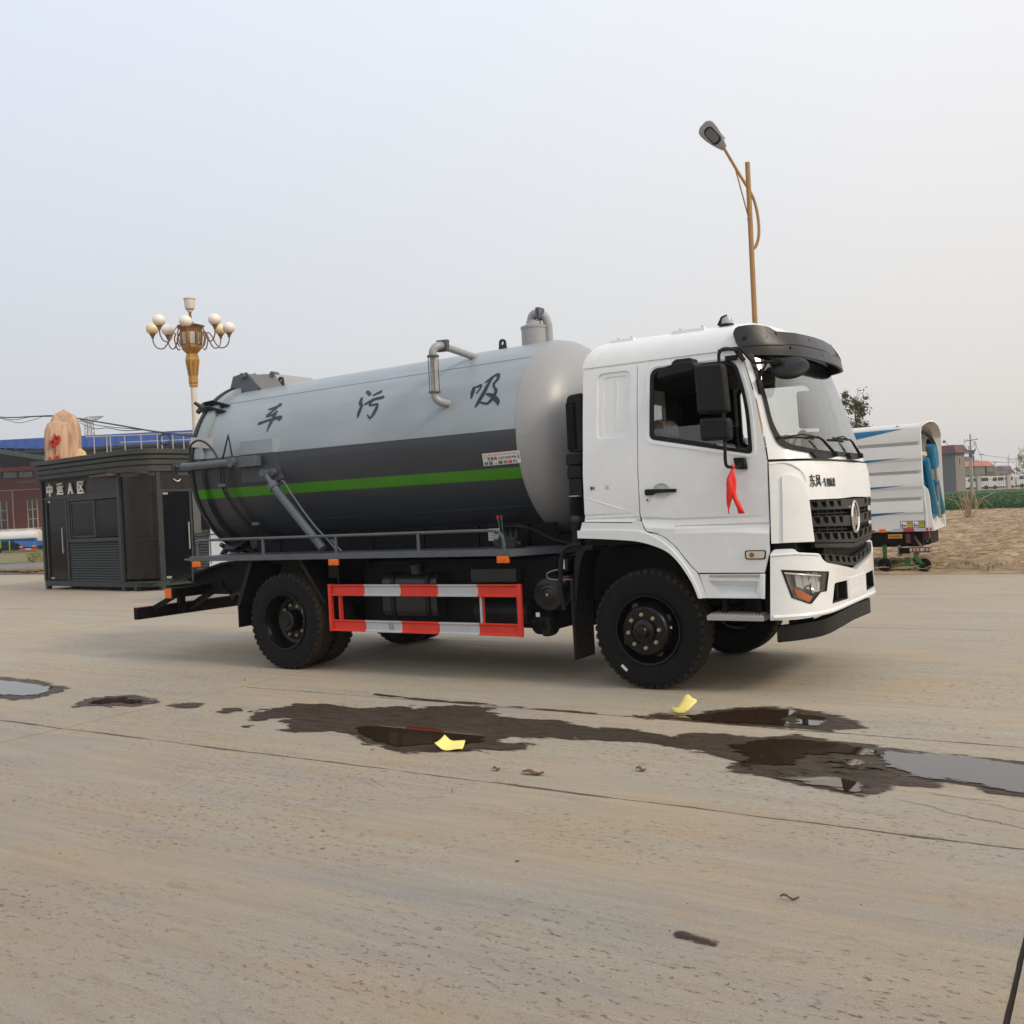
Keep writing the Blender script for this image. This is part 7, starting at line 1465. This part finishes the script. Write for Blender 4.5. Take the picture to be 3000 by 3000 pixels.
g('warning_patch', -.195, -.19, .42, .58, 2.32, 2.42, REDB); g('warning_patch', -.195, -.19, .78, .92, 2.28, 2.40, REDB)
g('crossbar', .02, .10, .25, 1.75, 2.26, 2.34, CRP)
for i in range(6): g('white_clip', .20, .22, .86 + i * .11, .93 + i * .11, 1.62 - i * .07, 1.68 - i * .07, BW); g('white_clip', .20, .22, 1.60 + i * .08, 1.66 + i * .08, 1.60 - i * .09, 1.66 - i * .09, BW)
# lamps, plates and tape along the lower edge
tape = g('reflective_tape', -.398, .205, -.006, -.001, .80, .862, GWHITE, bevel=0)
g('red_tape', -.196, -.002, -.010, -.0065, .80, .862, REDB, tape, 0); g('red_tape', .215, .255, -.006, -.001, .81, .865, REDB, tape, 0); g('red_tape', .285, .315, -.006, -.001, .81, .865, REDB, tape, 0)
g('red_reflector', -1.3, -.72, -.008, -.001, .79, .845, REDB); g('side_lamp', -.637, -.516, -.02, -.001, .795, .86, AMB)
st2 = g('load_notice', -.245, .197, -.006, -.001, .868, 1.002, BLKINK, bevel=0)
for x0, x1, c in ((-.235, -.125, WSTICK), (-.118, -.028, mat('yellow_notice', (.42, .36, .05), .5)), (-.018, .085, WSTICK), (.092, .187, MATS['yellow_notice'])): g('notice_panel', x0, x1, -.009, -.0065, .878, .992, c, st2, 0)
for x0 in (-.22, .0): g('notice_mark', x0, x0 + .02, -.012, -.0095, .89, .96, BLKINK, st2, 0); g('notice_mark', x0 + .03, x0 + .08, -.012, -.0095, .90, .925, BLKINK, st2, 0)
text_on('notice_text', '注意安全', (-.112, .94, -.034, .975), lambda x, z, o: (x, -.0095 - o * .3, z), REDINK, st2); text_on('notice_text', '请勿靠近', (.098, .94, .18, .975), lambda x, z, o: (x, -.0095 - o * .3, z), REDINK, st2)
opl = g('amber_plate', -.486, -.228, .02, .05, .672, .755, mat('orange_plate', (.60, .24, .02), .4)); g('plate_print', -.46, -.26, .012, .0195, .70, .73, mat('dim_print', (.22, .12, .03), .5), opl, 0)
g('underbody', XL, .10, .25, 2.1, .50, .80, BLK); g('underbody', -1.8, -.02, .1, .35, .55, .79, BLK); g('rear_lamp_box', -.17, -.085, .06, .2, .58, .75, mat('dull_maroon', (.09, .025, .02), .5)); g('rear_lamp_box', .12, .22, .25, .4, .62, .80, MATS['dull_maroon'])
MB().tube([(.18 + .055 * math.cos(a), .3, .60 + .055 * math.sin(a)) for a in np.linspace(0, 6.283, 17)], .022, 8, caps=False).build('tow_ring', BLK, G0)
MB().bar((-.05, .15, .74), (.16, .05, .40), .05, .03).build('slanted_stay', mat('muddy_stay', (.12, .07, .05), .8), G0)
bp_ = g('tail_bumper', -.101, .278, .04, .12, .395, .50, mat('muddy_bumper', (.14, .12, .11), .7)); g('bumper_tape', -.10, .272, .030, .038, .42, .475, GWHITE, bp_, 0)
for x in (-.06, .0, .06, .16, .22): g('red_stripe', x, x + .03, .024, .0295, .42, .475, REDB, bp_, 0)
PMP = mat('grey_pump', (.20, .21, .22), .5)
MB().cyl((-.31, .15, .33), (-.31, .15, .50), .035, seg=14).sphere((-.31, .15, .50), .045, 12, 8).cyl((-.31, .15, .36), (-.31, .15, .38), .05, seg=12).build('pump', PMP, G0); g('motor', -.30, -.12, .06, .25, .37, .48, BLK)
MGR = mat('sweeper_green', (.03, .12, .018), .5, var=.2, vs_=20)
MB().box(-.41, -.03, .02, .08, .125, .165).box(-.46, -.086, .04, .5, .055, .075).box(-.45, -.09, .03, .035, .06, .10).box(-.22, -.12, .1, .18, .16, .30).box(-.62, -.55, .12, .18, .28, .55).box(-.04, .02, .05, .1, .12, .40).build('sweeper_frame', MGR, G0, bevel=.003)
MB().prism([(-.02, .37), (.03, .35), (.16, .175), (.155, .15), (.12, .15), (-.02, .28)], 'xz', -.05, -.03).build('wheel_fork', MGR, G0, bevel=.003)
for x, z, r1 in ((-.57, .166, .128), (.152, .159, .128)):
    sw2 = MB().lathe([(.03, -.03), (r1 * .6, -.03), (r1 * .65, -.045), (r1 * .95, -.04), (r1, -.02), (r1, .02), (r1 * .95, .04), (.03, .04)], (x, .0, z), 'y', 28).build('sweeper_wheel', RUB, G0); MB().cyl((x, -.05, z), (x, -.03, z), .03, seg=12).build('hub', BLKP, sw2)
for i in range(3): MB().tube(smoothpath([(.02 + i * .02, .1, .40), (-.03 + i * .03, .05, .30), (-.05 + i * .02, .04, .22)]), .008, 6).build('chain', BLK, G0)
for x in (-3.6, -2.3):
    for y in (.15, 2.0): MB().cyl((x, y, .45), (x, y + .3, .45), .45, seg=28).build('wheel', RUB, G0)
g('cab', -6.4, -4.75, .05, 2.35, .6, 2.9, BW, bevel=.08)

# ------------------------------------------------------------------ trees
BARK = mat('bark', (.10, .08, .06), .9)
def tree(name, loc, h, cw, ch, n, leafs, m1, seed, label, cat='tree', low=.3, trunk_r=.09, sparse=.0):
    rr = random.Random(seed); t = empty(name, loc, 0, label=label, cat=cat)
    mb = MB().tube([(0, 0, 0), (.05, 0, h * .5), (0, .05, h * .92)], [trunk_r, trunk_r * .7, trunk_r * .2], 7)
    tips = []
    for i in range(n):
        z = h * rr.uniform(low, .97); a = rr.random() * 6.28; env = math.sin(math.pi * min(1, max(.08, (z / h - low * .8) / (1.08 - low * .8)))) ** .6
        L_ = cw * env * rr.uniform(.45, 1.0); p = (L_ * math.cos(a), L_ * math.sin(a), z + L_ * rr.uniform(.25, .7)); q = (L_ * .5 * math.cos(a + .2), L_ * .5 * math.sin(a + .2), z + L_ * .22)
        mb.tube([(0, 0, z * .97), q, p], [trunk_r * .28, trunk_r * .16, trunk_r * .06], 4, caps=False); tips += [q, p, p, p]
    mb.build('trunk', BARK, t)
    mb = MB()
    for i in range(leafs):
        q = rr.choice(tips); s = ch * rr.uniform(.6, 1.3); c = [q[k] + rr.gauss(0, cw * .13) for k in range(3)]
        if noise.noise((c[0] * 1.6, c[1] * 1.6, c[2] * 1.6 + seed)) < sparse: continue
        u = Vector((rr.gauss(0, 1), rr.gauss(0, 1), rr.gauss(0, 1))).normalized(); v = u.cross(Vector((rr.gauss(0, 1), rr.gauss(0, 1), rr.gauss(0, 1)))).normalized()
        mb.add([Vector(c) + u * s, Vector(c) + v * s * .55, Vector(c) - u * s, Vector(c) - v * s * .55], [(0, 1, 2, 3)])
    mb.build('crown', m1, t, smooth=False, fixn=False); return t
LF = mat('poplar_leaves', (.035, .055, .018), .8, col2=(.11, .12, .035), vs_=1.2)
tree('young_tree', (-6.95, 37.5, 0), 6.1, .75, .058, 60, 5600, LF, 5, 'leafy young tree rising behind the white garbage truck', low=.52, trunk_r=.06, sparse=-.12)
BL = mat('spring_green_leaves', (.10, .11, .04), .9, col2=(.26, .22, .09), vs_=.3)
tree('roadside_tree', (-13.6, 216.2, .8), 7.5, 3.0, .16, 70, 7000, BL, 9, 'hazy yellow green tree at the right edge beyond the trucks', low=.05, trunk_r=.15)
tree('roadside_tree', (-10.4, 214, .8), 7.0, 2.6, .16, 50, 5000, BL, 12, 'second hazy tree partly cut off by the right edge of the picture', low=.05, trunk_r=.15)
for i, (x, y, h, w_, lb) in enumerate(((-27.6, 233, 2.6, 2.2, 'pale bush in front of the left long roofed house'), (-25.2, 234, 2.3, 1.6, 'pale bush right of the low house wall'), (-22.9, 235, 2.6, 1.6, 'yellowish bush beside the gable house'), (-20.6, 236, 2.2, 2.0, 'low hazy bush left of the far purple house'), (-18.2, 236, 3.2, 2.2, 'dusty bush under the distant roofs near the right edge'))):
    tree('bush', (x, y, .85), h * 1.35, w_ * .7, .16, 30, 1500, BL, 20 + i, lb, 'bush', low=.05, trunk_r=.05)
# ------------------------------------------------------------------ far right: watch tower, wall, white vans, houses, poles
def face(loc, rz): return loc, rz
tw = empty('grey_tower', (-19.05, 153.8, .45), R(-25), label='grey rendered square tower with maroon hipped roof', cat='tower')
TG1 = mat('tower_grey_render', (.125, .135, .15), .85, var=.06, vs_=1); TG2 = mat('tower_warm_grey', (.20, .18, .165), .85, var=.06, vs_=1); MRN = mat('maroon_roof_sheet', (.11, .025, .035), .6, var=.1, vs_=1)
MB().box(-2.2, .0, .0, 2.4, -.3, 6.35).build('wall', TG1, tw, smooth=False)
MB().box(0, .02, .0, 2.4, -.3, 6.35).build('side_wall', TG2, tw, smooth=False)
MB().add([(-2.7, -.5, 6.30), (.5, -.5, 6.30), (.5, 2.9, 6.30), (-2.7, 2.9, 6.30), (-2.25, .0, 7.45), (-.1, .0, 7.45), (-.1, 2.4, 7.45), (-2.25, 2.4, 7.45), (-2.7, -.5, 6.18), (.5, -.5, 6.18), (.5, 2.9, 6.18), (-2.7, 2.9, 6.18)], [(4, 5, 6, 7), (0, 1, 5, 4), (1, 2, 6, 5), (2, 3, 7, 6), (3, 0, 4, 7), (8, 9, 1, 0), (9, 10, 2, 1), (10, 11, 3, 2), (11, 8, 0, 3), (11, 10, 9, 8)]).build('roof', MRN, tw, smooth=False)
tww = MB().box(.02, .05, .75, 1.35, 4.2, 5.6).build('window', CRM, tw, smooth=False); MB().box(.05, .06, .85, 1.25, 4.3, 5.5).build('pane', WGL, tww)
fw = empty('boundary_wall', (-19.2, 161.0, .7), PERP, label='low pale boundary wall with square pillars before the white vans', cat='wall')
FWM = mat('pale_wall_render', (.42, .38, .33), .85, var=.08, vs_=.8)
MB().box(-.6, 22, 0, .25, -.3, .22).build('plinth', FWM, fw)
for x in (2.38, 7.1, 11.8, 16.5):
    pp = MB().box(x, x + .55, -.1, .45, -.3, 2.30).build('pillar', FWM, fw, smooth=False); MB().box(x - .06, x + .61, -.16, .51, 2.30, 2.40).build('pillar_cap', FWM, pp, smooth=False)
mbb = MB()
for i in range(70): x = -.4 + i * .30; mbb.box(x, x + .025, .1, .125, .22, 1.9)
mbb.box(-.5, 21, .1, .13, 1.75, 1.79).box(-.5, 21, .1, .13, .4, .44).build('railing_bars', DGRN, fw, smooth=False, kind='stuff')
VW = mat('van_white', (.58, .60, .61), .4)
def van():
    t = empty('white_van', (0, 0, 0), PERP)
    MB().prism(rp([(-.1, .45), (-.1, 1.5, .1), (.25, 2.25, .2), (4.2, 2.3, .1), (4.35, .45)], 3), 'xz', 0, 1.7).build('body', VW, t)
    MB().prism([(.35, 1.45), (.5, 2.05), (1.15, 2.05), (1.15, 1.45)], 'xz', -.02, 0).build('window', WGL, t); MB().box(1.35, 2.3, -.02, 0, 1.45, 2.05).build('window', WGL, t); MB().box(2.55, 3.9, -.02, 0, 1.45, 2.05).build('window', WGL, t)
    for i in range(7): MB().box(1.4 + i * .42, 1.44 + i * .42, -.03, -.0, .75, 1.3).build('body_rib', mat('van_grey', (.28, .29, .30), .5), t)
    for x in (.8, 3.5): MB().cyl((x, -.02, .35), (x, .2, .35), .36, seg=16).build('wheel', RUB, t)
    MB().box(0, 4.2, .1, 1.6, .25, .45).build('chassis', BLK, t)
    return t
v0 = van()
for i, (sx, dz, lb) in enumerate(((-2.7, 0, 'white van behind the wall just right of the grey tower'), (1.55, -.05, 'white van between the first and second wall pillars'), (6.2, .02, 'white van right of the second wall pillar'), (10.6, 0, 'white van at the right edge behind the wall'))):
    v = v0 if i == 0 else copy_tree(v0)
    v.location = (-19.2 + .848 * sx - .53 * 18, 179.0 + .53 * sx + .848 * .0 , .85 + dz); v.location.x = -20.0 + .848 * (sx + 1.5); v.location.y = 179.6 + .53 * (sx + 1.5)
    tag(v, lb, 'van', 'white vans behind the boundary wall')
# houses
TILE = mat('terracotta_tiles', (.40, .15, .085), .8, var=.12, vs_=.6); HWL = mat('greenish_house_wall', (.17, .17, .145), .9, var=.1, vs_=.3); CRW = mat('cream_gable', (.50, .42, .26), .9)
def house(loc, L_, dep, wh_, rh, wallm, roofm, label, gable=None, rz=PERP, chim=None):
    t = empty('house', loc, rz, label=label, cat='house')
    MB().box(0, L_, 0, dep, -.3, wh_).build('wall', wallm, t, smooth=False)
    rf_ = MB().add([(-.2, -.3, wh_), (L_ + .2, -.3, wh_), (L_ + .2, dep + .3, wh_), (-.2, dep + .3, wh_), (-.2, dep / 2, wh_ + rh), (L_ + .2, dep / 2, wh_ + rh)], [(0, 1, 5, 4), (2, 3, 4, 5), (1, 2, 5), (3, 0, 4), (3, 2, 1, 0)]).build('roof', roofm, t, smooth=False)
    if chim: MB().box(chim[0], chim[1], dep / 2 - .5, dep / 2 + .6, wh_ + rh * .5, chim[2]).build('roof_room', chim[3], rf_, smooth=False)
    n = max(1, int(L_ / 2.6))
    for i in range(n): wnd = MB().box(L_ * (i + .35) / n, L_ * (i + .62) / n, -.03, 0, 1.4, 3.0).build('window', CRM, t, smooth=False); MB().box(L_ * (i + .38) / n, L_ * (i + .59) / n, -.05, -.03, 1.5, 2.9).build('pane', WGL, wnd, smooth=False)
    return t
house((-32.5, 239.6, .8), 8.4, 7, 5.25, 1.5, HWL, TILE, 'long low house with terracotta tiled roof and small purple roof room', chim=(5.6, 7.5, 7.7, mat('purple_grey_room', (.16, .15, .20), .8)))
house((-25.0, 244.6, .8), 1.75, 7, 5.1, 1.4, HWL, TILE, 'narrow terracotta roofed house with cream gable right of the long house')
house((-31.3, 323, .8), 4.6, 6, 5.2, .1, mat('dusty_pink_wall', (.22, .15, .15), .9), mat('flat_roof_grey', (.2, .18, .19), .9), 'hazy dusty pink flat roofed house in the distance'); house((-29.4, 324.2, .8), 2.3, 6, 6.0, .5, mat('lilac_wall', (.22, .20, .27), .9), mat('slate_lilac_roof', (.18, .17, .22), .9), 'hazy lilac house rising above its pink neighbour')
# utility poles
CP = mat('concrete_pole', (.33, .31, .28), .8, var=.1, vs_=2)
def pole(loc, h, r, arms, label, extra=False):
    t = empty('utility_pole', loc, PERP, label=label, cat='utility pole')
    MB().cyl((0, 0, -.3), (0, 0, h), r, r * .6, seg=10).build('mast', CP, t)
    for z, L_, sl2 in arms:
        ca = MB().bar((-L_, -.1, z - sl2), (L_, -.1, z + sl2), .10, .09).build('cross_arm', DGRN, t, smooth=False)
        for x in (-L_ * .95, -L_ * .5, L_ * .95): MB().cyl((x, -.1, z), (x, -.1, z + .22), .05, seg=8).build('insulator', CP, ca)
    return t
p1 = pole((-15.62, 144.1, .6), 8.25, .17, [(7.4, .95, .12), (5.95, .55, .05)], 'tall concrete utility pole with switchgear right of the grey tower')
MB().box(-.25, .35, -.35, -.1, 5.5, 5.9).box(-.3, .1, -.3, -.05, 5.0, 5.35).build('switchgear', DGRN, p1, smooth=False)
MB().tube(smoothpath([(.55, -.1, 7.3), (.72, -.1, 6.8), (.65, -.1, 6.1), (.40, -.1, 5.6), (.25, -.1, 4.6), (.35, -.2, 2), (.42, -.2, -.1)]), .035, 6).tube([(-.75, -.1, 7.3), (-1.15, -.1, 6.5), (-.3, -.1, 6.6)], .02, 5).tube([(.6, -.1, 7.2), (.2, -.1, 6.3)], .025, 5).build('service_cable', CBL, p1)
p2 = pole((-15.95, 145.0, .6), 6.65, .12, [(6.0, .85, -.08), (5.5, .6, -.06)], 'shorter concrete utility pole directly behind the tall one')
pole((-26.0, 243.9, .8), 8.4, .11, [(7.9, .6, 0)], 'thin utility pole above the long tiled roof')
pole((-29.4, 241.2, .8), 8.7, .12, [(8.2, .5, .05)], 'thin utility pole just right of the grey tower roof')
pole((-23.35, 245.4, .8), 6.2, .09, [(5.9, .3, 0)], 'dark thin pole between the gable house and the vans')
pole((-28.1, 325.2, .8), 9.6, .14, [(8.0, .6, 0)], 'most distant utility pole above the hazy houses')
cable([(-15.4, 144.4, 8.0), (-20, 190, 7.6), (-26.3, 243.5, 8.7)], .03, 'power line from the tall utility pole back to the houses')
cable([(-26.3, 243.5, 8.7), (-20, 270, 7.4), (-27.8, 325, 8.9)], .04, 'power line between the two most distant poles')
cable([(-24.2, 245, 6.9), (-20, 247, 6.6), (-14, 251, 6.85)], .05, 'level power line at the right edge above the far trees')
fl = empty('flood_light', (-21.2, 154.6, 7.6), R(-15), label='small lamp on a slanted bracket on top of the grey tower', cat='lamp')
MB().tube([(1.35, .5, -.1), (.5, .5, 1.0)], .05, 6).build('bracket', CP, fl); MB().box(.30, .62, .3, .7, .75, 1.1).build('lamp_body', DGRN, fl, bevel=.03)

# ------------------------------------------------------------------ haze
HZ = bpy.data.materials.new('haze_air'); HZ.use_nodes = True; t = HZ.node_tree; t.nodes.remove(t.nodes['Principled BSDF'])
pv = t.nodes.new('ShaderNodeVolumePrincipled'); pv.inputs['Color'].default_value = (.93, .94, .97, 1); pv.inputs['Density'].default_value = .0006; pv.inputs['Anisotropy'].default_value = .2
t.links.new(pv.outputs[0], t.nodes['Material Output'].inputs['Volume'])
hz = MB().box(-960, 960, -960, 960, -2.5, 33).build('haze', HZ, smooth=False, kind='stuff')
